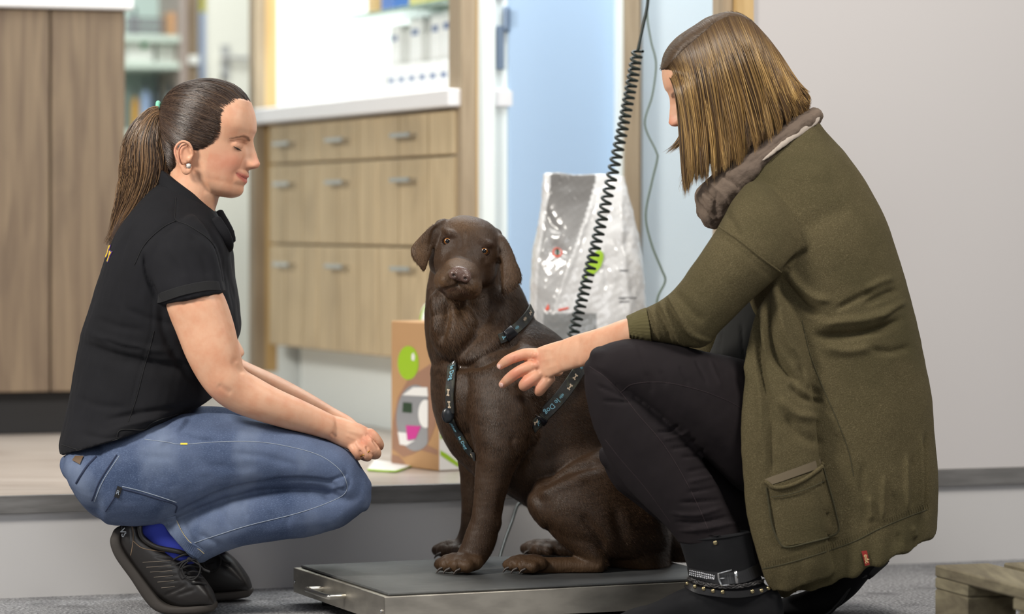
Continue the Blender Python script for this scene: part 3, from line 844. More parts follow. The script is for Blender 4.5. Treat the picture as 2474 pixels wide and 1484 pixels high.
flat([(963, 1044), (983, 1046), (988, 1066), (1005, 1064), (984, 1077), (968, 1074)], M['paper'], 'white_packet', wo, 0.0024)
st = flat(oval(987, 877, 25, 41), M['green'], 'round_sticker', cx, 0.0012)
flat([(996, 858), (1000, 852), (1004, 862), (1002, 872), (996, 870)], M['paper'], 'drop_mark', st, 0.002)
def spt(px, py, off=0.001):
    p = online(px, CB, cn_); return np.array([p[0], p[1], zat(py, p[1])])+cd_*(off+0.0014)
flat([(1063, 1045), (1066, 1045), (1067, 1062), (1063, 1060)], M['green'], 'green_print', cx, 0.0008, spt)
flat([(1080, 1052), (1090, 1060), (1104, 1085), (1105, 1110), (1092, 1092), (1080, 1076)], M['green'], 'green_print', cx, 0.0008, spt)
flat([(1063, 1088), (1080, 1098), (1106, 1118), (1108, 1130), (1080, 1112), (1063, 1100)], M['green'], 'green_print', cx, 0.0008, spt)
# white pouch behind the carton
V, F = remesh([loft([(1014, 1110, 1090, 1110, 7.45, .03), (1012, 900, 1092, 900, 7.45, .035), (1013, 790, 1090, 790, 7.45, .03), (1018, 750, 1080, 750, 7.45, .02), (1032, 728, 1066, 728, 7.45, .008)], nseg=32, e=2.6)], 0.004, 2)
e = empty('white_pouch', at(1050, 1110, 7.45)*np.array([1, 1, 0])+ZZ*PZ, 'white pouch with green edge standing behind the cardboard carton', 'pouch')
pb = obj('pouch_body', V, F, mat('white pouch film', lin(236, 238, 234), 0.3), e)
seam('green_edge', pb, [(1016, 800), (1018, 765), (1026, 745), (1034, 735)], 0.002, M['green'], e, 0.001)
# white card on platform
o = MB(); z_ = PZ+0.006; pc = [at(888, 1147, 7.10), at(955, 1147, 7.05), at(992, 1132, 7.20), at(905, 1126, 7.38)]
pv = [np.array([p[0], p[1], z_]) for p in pc]; pv2 = [np.array([p[0], p[1], PZ+0.001]) for p in pc]
V = pv+pv2; F = [(0, 1, 2, 3), (7, 6, 5, 4), (0, 4, 5, 1), (1, 5, 6, 2), (2, 6, 7, 3), (3, 7, 4, 0)]
e = o.add(V, F).build('leaflet', M['paper']); tag(e, 'white leaflet with green edge lying on the platform beside the carton', 'leaflet')
V = [p*np.array([1, 1, 0])+ZZ*(PZ+0.0035) for p in (pv[0], pv[1], pv[2])]
fmesh('green_edge', tube3([V[0]-W*0.001, V[1]-W*0.001, V[2]-W*0.001], 0.002, nseg=6, sub=2), M['green'], e)

# pallet in the foreground
PA = np.array([0.787, 5.78, 0]); pn = np.array([0.107, -0.36, 0]); pn /= np.linalg.norm(pn); pm_ = np.array([-pn[1], pn[0], 0])
pl = empty('wooden_pallet', PA+pn*0.4+pm_*0.3, 'weathered wooden pallet on the carpet in the lower right corner', 'pallet')
def pbox(name, a0, a1, b0, b1, z0, z1):
    MB().box(PA+pn*(a0+a1)/2+pm_*(b0+b1)/2+ZZ*(z0+z1)/2, (a1-a0, b1-b0, z1-z0), pn, pm_, ZZ, 0.003).build(name, M['palletwood'], pl)
for i in range(5): pbox('deck_board', 0, 0.8, i*0.14, i*0.14+0.11, 0.122, 0.144)
for a0 in (0, 0.33, 0.66): pbox('stringer_board', a0, a0+0.14, 0.0, 0.67, 0.1, 0.1215)
for a0 in (0, 0.35, 0.66):
    for b0 in (0, 0.28, 0.57): pbox('block', a0, a0+0.14, b0, b0+0.1, 0.022, 0.0995)
for b0 in (0, 0.28, 0.57): pbox('bottom_board', 0, 0.8, b0, b0+0.1, 0.0, 0.0215)

# ------------------------------------------------------------ camera, light
cam = bpy.data.cameras.new('camera'); co = bpy.data.objects.new('camera', cam); COL.objects.link(co)
cam.sensor_width = 36; cam.lens = 36*FPX/2474; co.location = (0, 0, CAMZ); co.rotation_euler = (math.radians(90), 0, 0)
cam.shift_y = -(742-HZ)/2474.0
cam.dof.use_dof = True; cam.dof.focus_distance = 6.15; cam.dof.aperture_fstop = 2.3
cam.clip_start = 0.1; cam.clip_end = 60
scene.camera = co
def area(name, loc, target, size, power, col=(1, 1, 1), sy=None):
    l = bpy.data.lights.new(name, 'AREA'); l.energy = power; l.size = size; l.color = col
    if sy: l.shape = 'RECTANGLE'; l.size_y = sy
    o = bpy.data.objects.new(name, l); COL.objects.link(o); o.location = loc
    d = Vector(target)-Vector(loc); o.rotation_euler = d.to_track_quat('-Z', 'Y').to_euler(); return o
area('ceiling_light_front', (-2.5, 4.3, 2.5), (0.0, 6.5, 0.4), 0.65, 112, (1.0, 0.95, 0.87))
area('ceiling_light_right', (1.7, 4.9, 2.7), (0.1, 6.3, 0.8), 0.8, 50, (1.0, 0.95, 0.88))
area('fill_light_front', (0.0, 1.2, 2.2), (0.1, 6.3, 0.9), 1.6, 26, (0.97, 0.98, 1.0))  # added fill from the camera side
area('ceiling_light_platform', (-0.3, 7.9, 2.9), (-0.4, 8.2, 0.2), 1.2, 40, (1.0, 0.97, 0.9), 2.2)
area('ceiling_light_alcove', (-0.55, 8.6, 2.3), (-0.35, 8.9, 1.1), 0.5, 8.5, (0.92, 1.0, 1.0))
area('ceiling_light_far', (-1.4, 9.6, 2.7), (-1.2, 10.8, 1.0), 1.0, 34, (0.96, 1.0, 0.98))
area('fill_light_partition', (0.42, 7.45, 2.6), (0.5, 8.05, 1.0), 0.5, 16, (0.88, 0.95, 1.0))  # added only to brighten the frosted partition, no real fixture
w = bpy.data.worlds.new('room light'); scene.world = w; w.use_nodes = True
w.node_tree.nodes['Background'].inputs[0].default_value = (0.93, 0.96, 1.0, 1); w.node_tree.nodes['Background'].inputs[1].default_value = 0.22
scene.view_settings.view_transform = 'Standard'; scene.view_settings.look = 'None'; scene.view_settings.gamma = 1; scene.view_settings.exposure = 0.2
scene.view_settings.use_curve_mapping = False
# ------------------------------------------------------------ heads (canonical profile, local metres: x forward, y near side, z up)
PROF = [(-.0785, .068), (-.0738, .0813), (-.0664, .0882), (-.0593, .0901), (-.0494, .088), (-.0405, .0938), (-.0342, .0916), (-.0292, .0948), (-.0229, .0926), (-.015, .0935), (-.011, .1046), (-.0063, .1104), (.0009, .1123), (.0098, .1061), (.0288, .0953), (.044, .0877), (.0634, .0896), (.0779, .0857), (.0936, .0798), (.1188, .0659), (.130, .046), (.136, .02)]
BASE = [(-.0785, .066), (-.0738, .078), (-.0664, .0835), (-.0593, .0855), (-.0494, .086), (-.0405, .0868), (-.0292, .087), (-.015, .087), (.0009, .086), (.0200, .0835), (.034, .082), (.044, .0835), (.0634, .0885), (.0779, .0855), (.0936, .0797), (.1188, .0659), (.130, .046), (.136, .02)]
BACK = [(-.0785, .0), (-.07, -.02), (-.055, -.045), (-.035, -.068), (-.01, -.088), (.02, -.100), (.05, -.104), (.08, -.100), (.10, -.09), (.1188, -.07), (.13, -.048), (.136, -.025)]
WID = [(-.0785, .026), (-.0738, .036), (-.0664, .045), (-.055, .0535), (-.04, .059), (-.02, .0635), (.0, .067), (.02, .071), (.04, .0735), (.06, .075), (.08, .0745), (.10, .069), (.1188, .056), (.13, .038), (.136, .018)]
def ip(z, T): 
    T = np.array(T); return np.interp(z, T[:, 0], T[:, 1])
def sm(z, T, k=0.004):
    return (ip(z-k, T)+2*ip(z, T)+ip(z+k, T))/4
def head_local(nz=150, nt=150, eye_open=0.0):
    zs = np.r_[np.linspace(-.0785, .136, nz)]
    V = []; info = []
    for z in zs:
        f = ip(z, BASE) if z > .1 else sm(z, BASE, .002); b = sm(z, BACK); w = sm(z, WID); xc = -.012 if z > -.05 else -.012+(.05+z)*-1.2
        th = np.linspace(0, 2*np.pi, nt, endpoint=False)
        nf = float(np.interp(z, [-.07, -.03, .03, .05, .07], [1.95, 1.95, 2.0, 2.15, 2.35]))
        for t in th:
            c, s_ = math.cos(t), math.sin(t)
            if c > 0:
                x = xc+(f-xc)*abs(c)**(2/nf); y = w*math.copysign(abs(s_)**(2/nf), s_)
            else:
                x = xc+(xc-b)*c; y = w*math.copysign(abs(s_)**(2/2.1), s_)
            V.append((x, y, z))
    V = np.array(V)
    n0 = len(zs)
    F = [(i*nt+j, i*nt+(j+1) % nt, (i+1)*nt+(j+1) % nt, (i+1)*nt+j) for i in range(n0-1) for j in range(nt)]
    # caps
    lo = V[:nt].mean(0); lo[2] -= .003; hi = V[-nt:].mean(0); hi[2] += .002
    V = np.concatenate([V, [lo], [hi]]); n = len(V)
    F += [(n-2, (j+1) % nt, j) for j in range(nt)]+[(n-1, (n0-1)*nt+j, (n0-1)*nt+(j+1) % nt) for j in range(nt)]
    x, y, z = V[:, 0].copy(), V[:, 1].copy(), V[:, 2].copy()
    front = np.clip((x-.03)/.03, 0, 1)
    g = lambda a, s_: np.exp(-(a/s_)**2)
    d = np.zeros(len(V))
    diff = ip(z, PROF)-ip(z, BASE)
    isn = np.clip((z+.0195)/.004, 0, 1)*np.clip((.056-z)/.01, 0, 1)
    sig = np.interp(z, [-.012, 0, .012, .03, .05], [.0115, .0118, .0105, .0085, .0095])
    d += isn*diff*np.exp(-(np.abs(y)/sig)**2.6)
    # nostril wings
    for s_ in (-1, 1):
        d += .0115*g(y-s_*.0130, .0058)*g(z+.0055, .0072)
        d -= .0060*g(y-s_*.0205, .0042)*g(z+.004, .010)          # crease beside the wing
        d -= .0030*g(y-s_*.024, .006)*g(z+.022, .011)           # smile fold
        d += .0045*g(y-s_*.036, .016)*g(z+.004, .018)           # cheek
        d -= .0070*g(y-s_*.032, .016)*g(z-.031, .0085)           # eye socket
        d -= .0030*g(y-s_*.0165, .006)*g(z-.031, .010)
        d += .0028*g(y-s_*.030, .017)*g(z-.0455, .007)           # brow
        d -= .0022*g(y-s_*.030, .004)*g(z+.027, .007)           # mouth corner
    # lips
    lipw = np.clip(1-(np.abs(y)/.029)**2, 0, 1)
    lowd = np.where((z < -.0195), diff, 0)
    d += lowd*np.where(z > -.047, np.sqrt(lipw), np.exp(-(y/.022)**2))
    d -= .0022*g(z+.0342-.008*(np.abs(y)/.028)**2, .0016)*np.sqrt(lipw)     # mouth line, corners up
    d += .0012*g(y, .004)*0
    V[:, 0] += d*front
    # under-nose: nostril recess
    return V, F
def tf(V, O, F_, L_, U_, k=1.0):
    V = np.asarray(V)*k; return O+V[:, :1]*F_+V[:, 1:2]*L_+V[:, 2:3]*U_
def axes(tilt, sgn, yaw=0.0, roll=0.0):
    F_ = np.array([math.cos(tilt)*sgn, 0, -math.sin(tilt)]); U_ = np.array([math.sin(tilt)*sgn, 0, math.cos(tilt)]); L_ = np.array([0, -1.0, 0])
    if yaw: F_, L_ = F_*math.cos(yaw)+L_*math.sin(yaw), L_*math.cos(yaw)-F_*math.sin(yaw)
    if roll: U_, L_ = U_*math.cos(roll)+L_*math.sin(roll), L_*math.cos(roll)-U_*math.sin(roll)
    return F_, L_, U_
EX, EY, EZ = .0655, .0315, .0265
EC = np.array([.0520, .0275, .0265]); ER = np.array([.0245, .0215, .0122])
def lidx(y, z):
    return EC[0]+ER[0]*math.sqrt(max(.02, 1-((y-EC[1])/ER[1])**2-((z-EC[2])/ER[2])**2))
def face_extras(both=True):
    """eyeballs with lids and ears, local"""
    P = []
    for s_ in ((-1, 1) if both else (1,)):
        P.append(ell(EC*np.array([1, s_, 1]), ER, n=16))
        P.append(tube3([(lidx(EY-.012, EZ+.004)+.0005, s_*(EY-.012), EZ+.004), (lidx(EY, EZ+.0085)+.0012, s_*EY, EZ+.0088), (lidx(EY+.013, EZ+.004), s_*(EY+.013), EZ+.0045)], [.0014, .0020, .0018], nseg=8, flat=(1, 0, 0)))
    return P
ESX = .019
def ear(s_):
    """outer ear, s_ = side"""
    w = .0705
    def q(pts, r, k=1.0): return tube3([(p[0]+ESX, s_*(w+p[2]), p[1]-.006) for p in pts], r, k, nseg=10, sub=5, flat=(0, 1, 0))
    P = [q([(-.026, -.004, .004), (-.029, .006, .008), (-.037, .017, .013), (-.049, .0185, .017), (-.0585, .010, .019), (-.0605, -.004, .018), (-.054, -.018, .015), (-.044, -.031, .010)], [.002, .0028, .003, .0031, .0031, .0029, .0028, .003])]
    P.append(q([(-.043, -.030, .010), (-.035, -.039, .007), (-.029, -.038, .004), (-.027, -.027, .003)], [.004, .0062, .0055, .004], 0.75))
    P.append(q([(-.041, .012, .009), (-.049, .006, .012), (-.050, -.006, .011), (-.044, -.019, .007), (-.037, -.022, .005)], [.0018, .0028, .003, .003, .0025]))
    P.append(q([(-.0285, -.006, .003), (-.0305, -.012, .0065), (-.030, -.018, .003)], [.003, .0038, .003]))
    # concha plate
    P.append(ell((-.044+ESX, s_*(w+.003), -.012), (.0135, .006, .022), n=12))
    P.append(ell((-.047+ESX, s_*(w+.006), -.004), (.0115, .004, .016), n=12))
    return P
def skin_colors(V, Vl):
    """Vl = local coordinates of the head for tinting lips, cheeks, brows"""
    base = np.array(lin(216, 168, 138)[:3]); c = np.tile(base, (len(V), 1))
    x, y, z = Vl[:, 0], Vl[:, 1], Vl[:, 2]; ay = np.abs(y)
    g = lambda a, s_: np.exp(-(a/s_)**2)
    def mix(m, col):
        nonlocal c
        m = np.clip(m, 0, 1)[:, None]; c = c*(1-m)+np.array(col[:3])*m
    face = (x > .02).astype(float)*(np.abs(z) < .14)
    mix(face*.38*g(ay-.042, .026)*g(z+.010, .026), lin(216, 130, 112))
    mix(face*.55*g(ay, .012)*g(z-.000, .014)*(x > .098), lin(224, 146, 122))
    mix(.45*g(x+.046, .02)*g(z+.01, .032)*(ay > .069), lin(222, 140, 118))
    zl = z+.0345-.008*(ay/.028)**2
    lip = (x > .07)*(ay < .0275)*np.clip(1.6-np.abs(zl+.0012)/(.0078*np.sqrt(np.clip(1-(ay/.029)**2, .02, 1))), 0, 1)
    mix(lip*.85, lin(186, 100, 92))
    mix((x > .07)*(ay < .029)*g(zl, .0009)*.9, lin(120, 56, 50))
    # eyebrows
    zb = z-(.0425+.0055*np.sin(np.clip((ay-.012)/.04, 0, 1)*2.6)-.010*np.clip((ay-.038)/.02, 0, 1))
    wb = np.interp(ay, [.011, .018, .035, .052], [.0022, .0034, .0028, .001])
    mix((x > .045)*(ay > .010)*(ay < .054)*np.exp(-(zb/wb)**4)*.8, lin(98, 66, 48))
    mix((x > .05)*.35*g(ay-EY, .018)*g(z-EZ-.006, .009), lin(176, 122, 98))
    mix((x > .04)*(ay > .012)*(ay < .052)*.55*g(z-EZ-.0075-.0015*np.cos((ay-.03)*60), .0013), lin(150, 96, 76))  # crease above each lid, its shade put into the skin tint
    mix((x > .093)*g(ay-.0068, .0030)*g(z+.0125, .0022)*.8, lin(96, 46, 36))
    return c
M['skin'] = mat('skin', lin(216, 168, 138), 0.48, sss=0.12, attr='Col', spec=0.35, bump=[(420, 0.12, 0.001, (1, 1, 1)), (60, 0.08, 0.002, (1, 1, 1))], noise=(34, lin(244, 226, 218), (1, 1, 1), 0.4, 0.75))
M['lash'] = mat('lashes', lin(34, 24, 20), 0.6)
M['eyewhite'] = mat('eye', lin(225, 215, 208), 0.1, coat=0.5)
def lashes(parent, O, A, sides=(1, -1), k=1.0, down=0.0):
    for s_ in sides:
        pts = []; 
        for t in np.linspace(-1, 1, 13):
            yy = EY+t*.0150; zz = EZ-.0035-.0028*(1-t*t)+.001*t
            pts.append((lidx(yy, zz)+.0006, s_*yy, zz))
        pts = np.array(pts)
        P = []
        for i in range(len(pts)*3):
            f = i/(len(pts)*3-1)*(len(pts)-1); j = min(int(f), len(pts)-2); b = pts[j]*(1-(f-j))+pts[j+1]*(f-j)
            tt = f/(len(pts)-1)*2-1
            ln = .0065*(0.6+.5*max(0, tt))
            d = np.array([.8, s_*.45*tt, -.35]); d /= np.linalg.norm(d)
            P.append([b, b+d*ln*.5+np.array([0, 0, -.0004]), b+d*ln+np.array([.0, 0, .0006])])
        P = np.array(P); sh = P.shape
        Vw = tf(P.reshape(-1, 3), O, *A, k=k).reshape(sh)
        V, F, _ = strands_mesh(Vw, np.tile([.00035, .0003, .00008], (sh[0], 1)))
        V2, F2 = tube3(tf(pts, O, *A, k=k), [.0003]+[.0007]*3+[.0011]*6+[.0007]*2+[.0003], nseg=6, sub=2)
        F = [tuple(f) for f in F]
        fmesh('eyelashes', cat((V, F), (V2, F2)), M['lash'], parent)

# hair shell as radial surface in the head's local frame
class Shell:
    def __init__(s, prof, w=.083, C=(-.012, 0, .045)):
        """prof: list of (angle_deg, r) in the sagittal plane: 0 = forward, 90 = up, 180 = back"""
        P = sorted(prof); s.a = np.radians([p[0] for p in P]); s.r = np.array([p[1] for p in P]); s.w = w; s.C = np.array(C)
    def R(s, phi):
        phi = np.mod(phi, 2*np.pi); a = np.r_[s.a-2*np.pi, s.a, s.a+2*np.pi]; r = np.tile(s.r, 3)
        k = .12; return (np.interp(phi-k, a, r)+2*np.interp(phi, a, r)+np.interp(phi+k, a, r))/4
    def at(s, phi, psi, off=0.0):
        r = s.R(phi)+off
        return s.C+np.stack([np.cos(psi)*r*np.cos(phi), np.sin(psi)*(s.w+off)+0*phi, np.cos(psi)*r*np.sin(phi)], -1)
    def dir2(s, d, off=0.0):
        """directions (n,3) -> surface points"""
        phi = np.arctan2(d[..., 2], d[..., 0]); m = np.hypot(d[..., 0], d[..., 2]); r = s.R(phi)
        psi = np.arctan2(d[..., 1]/s.w, m/r)
        return s.at(phi, psi, off)
def slerp(a, b, t):
    a = a/np.linalg.norm(a, axis=-1, keepdims=True); b = b/np.linalg.norm(b, axis=-1, keepdims=True)
    om = np.arccos(np.clip((a*b).sum(-1, keepdims=True), -1, 1)); so = np.sin(om)+1e-9
    return np.sin((1-t)*om)/so*a+np.sin(t*om)/so*b
# ------------------------------------------------------------ woman on the left
LO = at(500, 370, 6.25); LA = axes(math.radians(12), 1, math.radians(9)); LA0 = axes(math.radians(12), 1)
pw = empty('person', at(380, 1250, 6.25)*np.array([1, 1, 0]), 'crouching woman with brown ponytail in black polo shirt and blue jeans, left of the dog', 'person')
LD = 6.25
parts = [(tf(head_local()[0], LO, *LA), head_local()[1])]
parts += [(tf(v, LO, *LA), f) for v, f in face_extras()+ear(1)+ear(-1)]
# neck, jaw underside
parts.append(loft([(416, 350, 520, 430, LD, .056), (414, 400, 528, 475, LD, .056), (405, 440, 522, 500, LD, .057), (405, 490, 510, 540, LD, .055)], caps=('round', 'flat')))
# trunk (inside the clothes)
parts.append(loft([(400, 500, 500, 560, LD, .07), (320, 590, 520, 620, LD, .14), (260, 700, 545, 720, LD, .155), (225, 850, 510, 840, LD, .14), (215, 980, 450, 950, LD, .14), (215, 1080, 380, 1050, LD, .14)], nseg=32))
def arm(dys, dx=0):
    return None
A_near = 6.10
armr = [(400, 640, 470, 610, 6.16, .03), (390, 690, 500, 665, 6.10, .036), (398, 738, 538, 708, 6.09, .0475), (424, 800, 563, 775, 6.085, .047), (450, 865, 577, 835, 6.08, .045), (480, 920, 584, 868, 6.08, .043), (512, 960, 592, 893, 6.08, .041), (556, 992, 622, 912, 6.09, .041), (620, 1016, 668, 938, 6.10, .041), (690, 1036, 722, 963, 6.115, .037), (750, 1051, 770, 986, 6.13, .030), (795, 1064, 806, 1004, 6.14, .025)]
parts.append(loft(armr, nseg=32, e=2.1))
# near hand: palm block
HD = 6.15
parts.append(loft([(790, 1063, 804, 1003, 6.145, .024), (820, 1078, 838, 1012, 6.15, .024), (850, 1091, 870, 1024, 6.155, .026), (868, 1096, 892, 1036, 6.16, .027), (880, 1092, 904, 1048, 6.165, .024)], nseg=24, e=2.4))
fing = [
 [(893, 1046, 6.152, 12.5), (905, 1055, 6.150, 11.5), (917, 1072, 6.155, 10.5), (915, 1081, 6.175, 10), (898, 1078, 6.19, 9.5)],
 [(882, 1062, 6.140, 13.5), (895, 1074, 6.135, 12.5), (909, 1092, 6.14, 12), (907, 1100, 6.16, 11), (890, 1098, 6.18, 10)],
 [(866, 1074, 6.135, 13), (877, 1087, 6.128, 12), (888, 1102, 6.13, 11), (886, 1106, 6.155, 10), (872, 1102, 6.175, 9)],
 [(850, 1076, 6.14, 12), (858, 1090, 6.13, 10.5), (866, 1102, 6.135, 9.5), (862, 1104, 6.155, 9), (850, 1098, 6.17, 8)],
 [(840, 1030, 6.18, 12), (862, 1048, 6.195, 11), (884, 1062, 6.2, 10), (898, 1072, 6.2, 8.5)]]
for f in fing: parts.append(tubepx(f, nseg=14, sub=5))
for (x_, y_, d_) in ((892, 1043, 6.142), (880, 1059, 6.13), (865, 1072, 6.125)): parts.append(ellpx(x_, y_, d_+.009, 9, 8, .009, n=10))
# far arm and hand
FDY = 0.27
armf = [(370, 590, 480, 560, 6.40, .045), (430, 700, 530, 680, 6.42, .043), (480, 800, 560, 790, 6.42, .04), (540, 880, 590, 850, 6.41, .036), (575, 905, 585, 868, 6.40, .034), (640, 950, 668, 907, 6.37, .034), (720, 995, 745, 948, 6.33, .03), (790, 1030, 806, 985, 6.28, .024), (830, 1060, 850, 1010, 6.26, .022), (862, 1078, 880, 1040, 6.24, .02)]
parts.append(loft(armf, nseg=24))
for f in ([(870, 1050, 6.23, 10), (884, 1066, 6.225, 9.5), (892, 1080, 6.22, 9)], [(862, 1062, 6.24, 10), (874, 1080, 6.235, 9.5), (880, 1092, 6.23, 9)], [(852, 1070, 6.25, 10), (862, 1088, 6.25, 9), (868, 1098, 6.25, 8.5)], [(842, 1072, 6.26, 9), (850, 1088, 6.27, 8.5), (856, 1098, 6.27, 8)], [(852, 1040, 6.24, 10), (874, 1050, 6.225, 9), (888, 1058, 6.215, 8)]):
    parts.append(tubepx(f, nseg=12))
# legs inside trousers
def legpair(rings, D0, near, far, **k):
    out = []
    for dy in (near, far):
        v, f = loft([(a, b, c, d, D0, h) for a, b, c, d, h in rings], dy=dy, **k)
        if dy > 0: v = v-np.array([.024, 0, 0])
        out.append((v, f))
    return out
for pr_ in legpair([(330, 1060, 330, 1220, .06), (500, 1020, 495, 1190, .06), (700, 1050, 700, 1140, .055), (850, 1110, 840, 1190, .04)], LD, -.10, .115): parts.append(pr_)
for pr_ in legpair([(850, 1140, 840, 1220, .035), (740, 1190, 760, 1265, .04), (560, 1220, 590, 1290, .035), (430, 1260, 490, 1320, .03), (385, 1290, 430, 1345, .018), (425, 1370, 430, 1400, .014)], LD, -.09, .115): parts.append(pr_)
V, F = remesh(parts, 0.0021, 3, 0.5)
def local(V, O, A):
    d = V-O; return np.stack([d@A[0], d@A[1], d@A[2]], -1)
# hand sculpting: knuckle folds, elbow crease
V = strokes(V, F, [([(900, 1062), (908, 1074), (915, 1086)], 2.6, -.004), ([(884, 1078), (890, 1090), (897, 1100)], 2.6, -.004), ([(868, 1088), (874, 1098), (878, 1106)], 2.4, -.003), ([(883, 1050), (893, 1062)], 3.5, -.0018), ([(868, 1066), (880, 1080)], 3.5, -.0018), ([(575, 862), (566, 880), (590, 905)], 7, -.002), ([(525, 930), (560, 952)], 8, -.0016), ([(800, 1046), (812, 1058)], 4, -.0016),
   ([(840, 1040), (880, 1052)], 4, .0008), ([(835, 1052), (868, 1066)], 4, .0008), ([(490, 395), (505, 445), (520, 490)], 7, .0022), ([(470, 420), (500, 470)], 8, -.0015)])
Vl = local(V, LO, LA)
cs = skin_colors(V, Vl)
lowmask = (V[:, 2] < at(0, 540, 6.2)[2]-.0)
x_, y_ = proj(V)
kn = np.exp(-((x_-893)/14)**2-((y_-1050)/14)**2)+np.exp(-((x_-878)/12)**2-((y_-1066)/10)**2)+.6*np.exp(-((x_-525)/26)**2-((y_-955)/20)**2)+.5*np.exp(-((x_-880)/30)**2-((y_-1085)/22)**2)
cs = cs*(1-.5*np.clip(kn, 0, 1)[:, None])+np.array(lin(206, 128, 104)[:3])*.5*np.clip(kn, 0, 1)[:, None]
body = obj('body', V, F, M['skin'], pw, colors=cs)
lashes(pw, LO, LA)
# eyes: a sliver of eye under the lid
for s_ in (1, -1):
    pts = []
    for t in np.linspace(-1, 1, 9):
        yy = EY+t*.0125; zz = EZ-.0048-.0026*(1-t*t)+.001*t
        pts.append((lidx(yy, zz)+.0001, s_*yy, zz))
    fmesh('eye', tube3(tf(pts, LO, *LA), [.0004, .0009, .0012, .0014, .0015, .0014, .0012, .0009, .0004], nseg=8, sub=2), mat('dark eye', lin(60, 44, 38), 0.1, coat=0.6), pw)

# ---- hair
def pxl(px, py, O, A, D):
    """local sagittal (x,z) of a photo pixel, head seen in profile"""
    d = at(px, py, D)-O; return d@A[0], d@A[2]
sil = [(609, 250), (597, 232), (575, 211), (545, 198), (515, 192.5), (480, 193), (450, 199), (425, 210), (405, 225), (391, 247), (384, 275), (384, 300), (387, 332), (392, 368), (402, 403), (414, 432)]
C0 = np.array([-.012, 0, .045]); prof = []
for p in sil:
    lx, lz = pxl(p[0], p[1], LO, LA0, LD); prof.append((math.degrees(math.atan2(lz-C0[2], lx-C0[0])) % 360, math.hypot(lx-C0[0], lz-C0[2])))
prof += [(0, .085), (330, .08), (300, .08), (270, .08)]
SH = Shell(prof, w=.0805)
maskP = [(613, 248), (608, 266), (596, 271), (580, 282), (568, 298), (559, 314), (548, 332), (532, 349), (512, 364), (494, 362), (478, 349), (462, 340), (445, 338), (434, 346), (431, 362), (436, 385), (438, 404), (432, 432), (405, 420), (375, 330), (365, 270), (380, 200), (480, 170), (600, 200)]
def inpoly(x, y, P):
    P = np.array(P); r = np.zeros(x.shape, bool); n = len(P)
    for i in range(n):
        a, b = P[i], P[(i+1) % n]
        c = ((a[1] > y) != (b[1] > y)) & (x < (b[0]-a[0])*(y-a[1])/(b[1]-a[1]+1e-9)+a[0]); r ^= c
    return r
nph, nps = 300, 150
ph = np.linspace(0, 2*np.pi, nph, endpoint=False); ps = np.linspace(-np.pi/2+.01, np.pi/2-.01, nps)
PH, PS = np.meshgrid(ph, ps, indexing='ij')
L3 = SH.at(PH, PS)
# project without yaw/perspective: mirror so that both sides follow the same hairline
Pp = LO+L3[..., :1]*LA0[0]+L3[..., 2:3]*LA0[2]; ppx, ppy = proj(Pp)
inside = inpoly(ppx, ppy, maskP)
# distance to hairline for thinning: shrink toward the skull at the boundary
dd_, _, _ = polydist(ppx.ravel(), ppy.ravel(), maskP[:19]); dd_ = dd_.reshape(ppx.shape)
off = -.007*np.exp(-(dd_/12)**2)
L3 = SH.at(PH, PS, off)
grooves = .0006*np.sin(PS*70+np.sin(PH*3)*2)+.0004*np.sin(PS*131+PH*5)
L3 += (L3-SH.C)/np.linalg.norm(L3-SH.C, axis=-1, keepdims=True)*grooves[..., None]
inner = SH.C+(L3-SH.C)*.90
Vh = np.concatenate([L3.reshape(-1, 3), inner.reshape(-1, 3)]); N0 = nph*nps
Fh = []
idx = lambda i, j: (i % nph)*nps+j
keep = inside
for i in range(nph):
    for j in range(nps-1):
        q = (keep[i, j], keep[(i+1) % nph, j], keep[(i+1) % nph, j+1], keep[i, j+1])
        if all(q):
            Fh.append((idx(i, j), idx(i+1, j), idx(i+1, j+1), idx(i, j+1)))
def solidify(V, F, N0):
    from collections import Counter
    E = Counter()
    for f in F:
        for a, b in zip(f, f[1:]+f[:1]): E[(a, b)] += 1
    out = list(F)+[tuple(N0+k for k in f[::-1]) for f in F]
    for (a, b) in E:
        if (b, a) not in E: out.append((b, a, N0+a, N0+b))
    used = sorted({k for f in out for k in f}); mp = {k: i for i, k in enumerate(used)}
    return V[used], [tuple(mp[k] for k in f) for f in out]
Vh, Fh = solidify(Vh, Fh, N0)
M['hairbase'] = mat('dark brown hair', lin(62, 46, 36), 0.42, spec=0.5, bump=(30, 0.6, 0.004, (1, 12, 1)))
M['hair'] = mat('brown hair strands', lin(80, 60, 46), 0.36, spec=0.55, attr='Col')
hair = fmesh('hair', (tf(Vh, LO, *LA), Fh), M['hairbase'], pw)
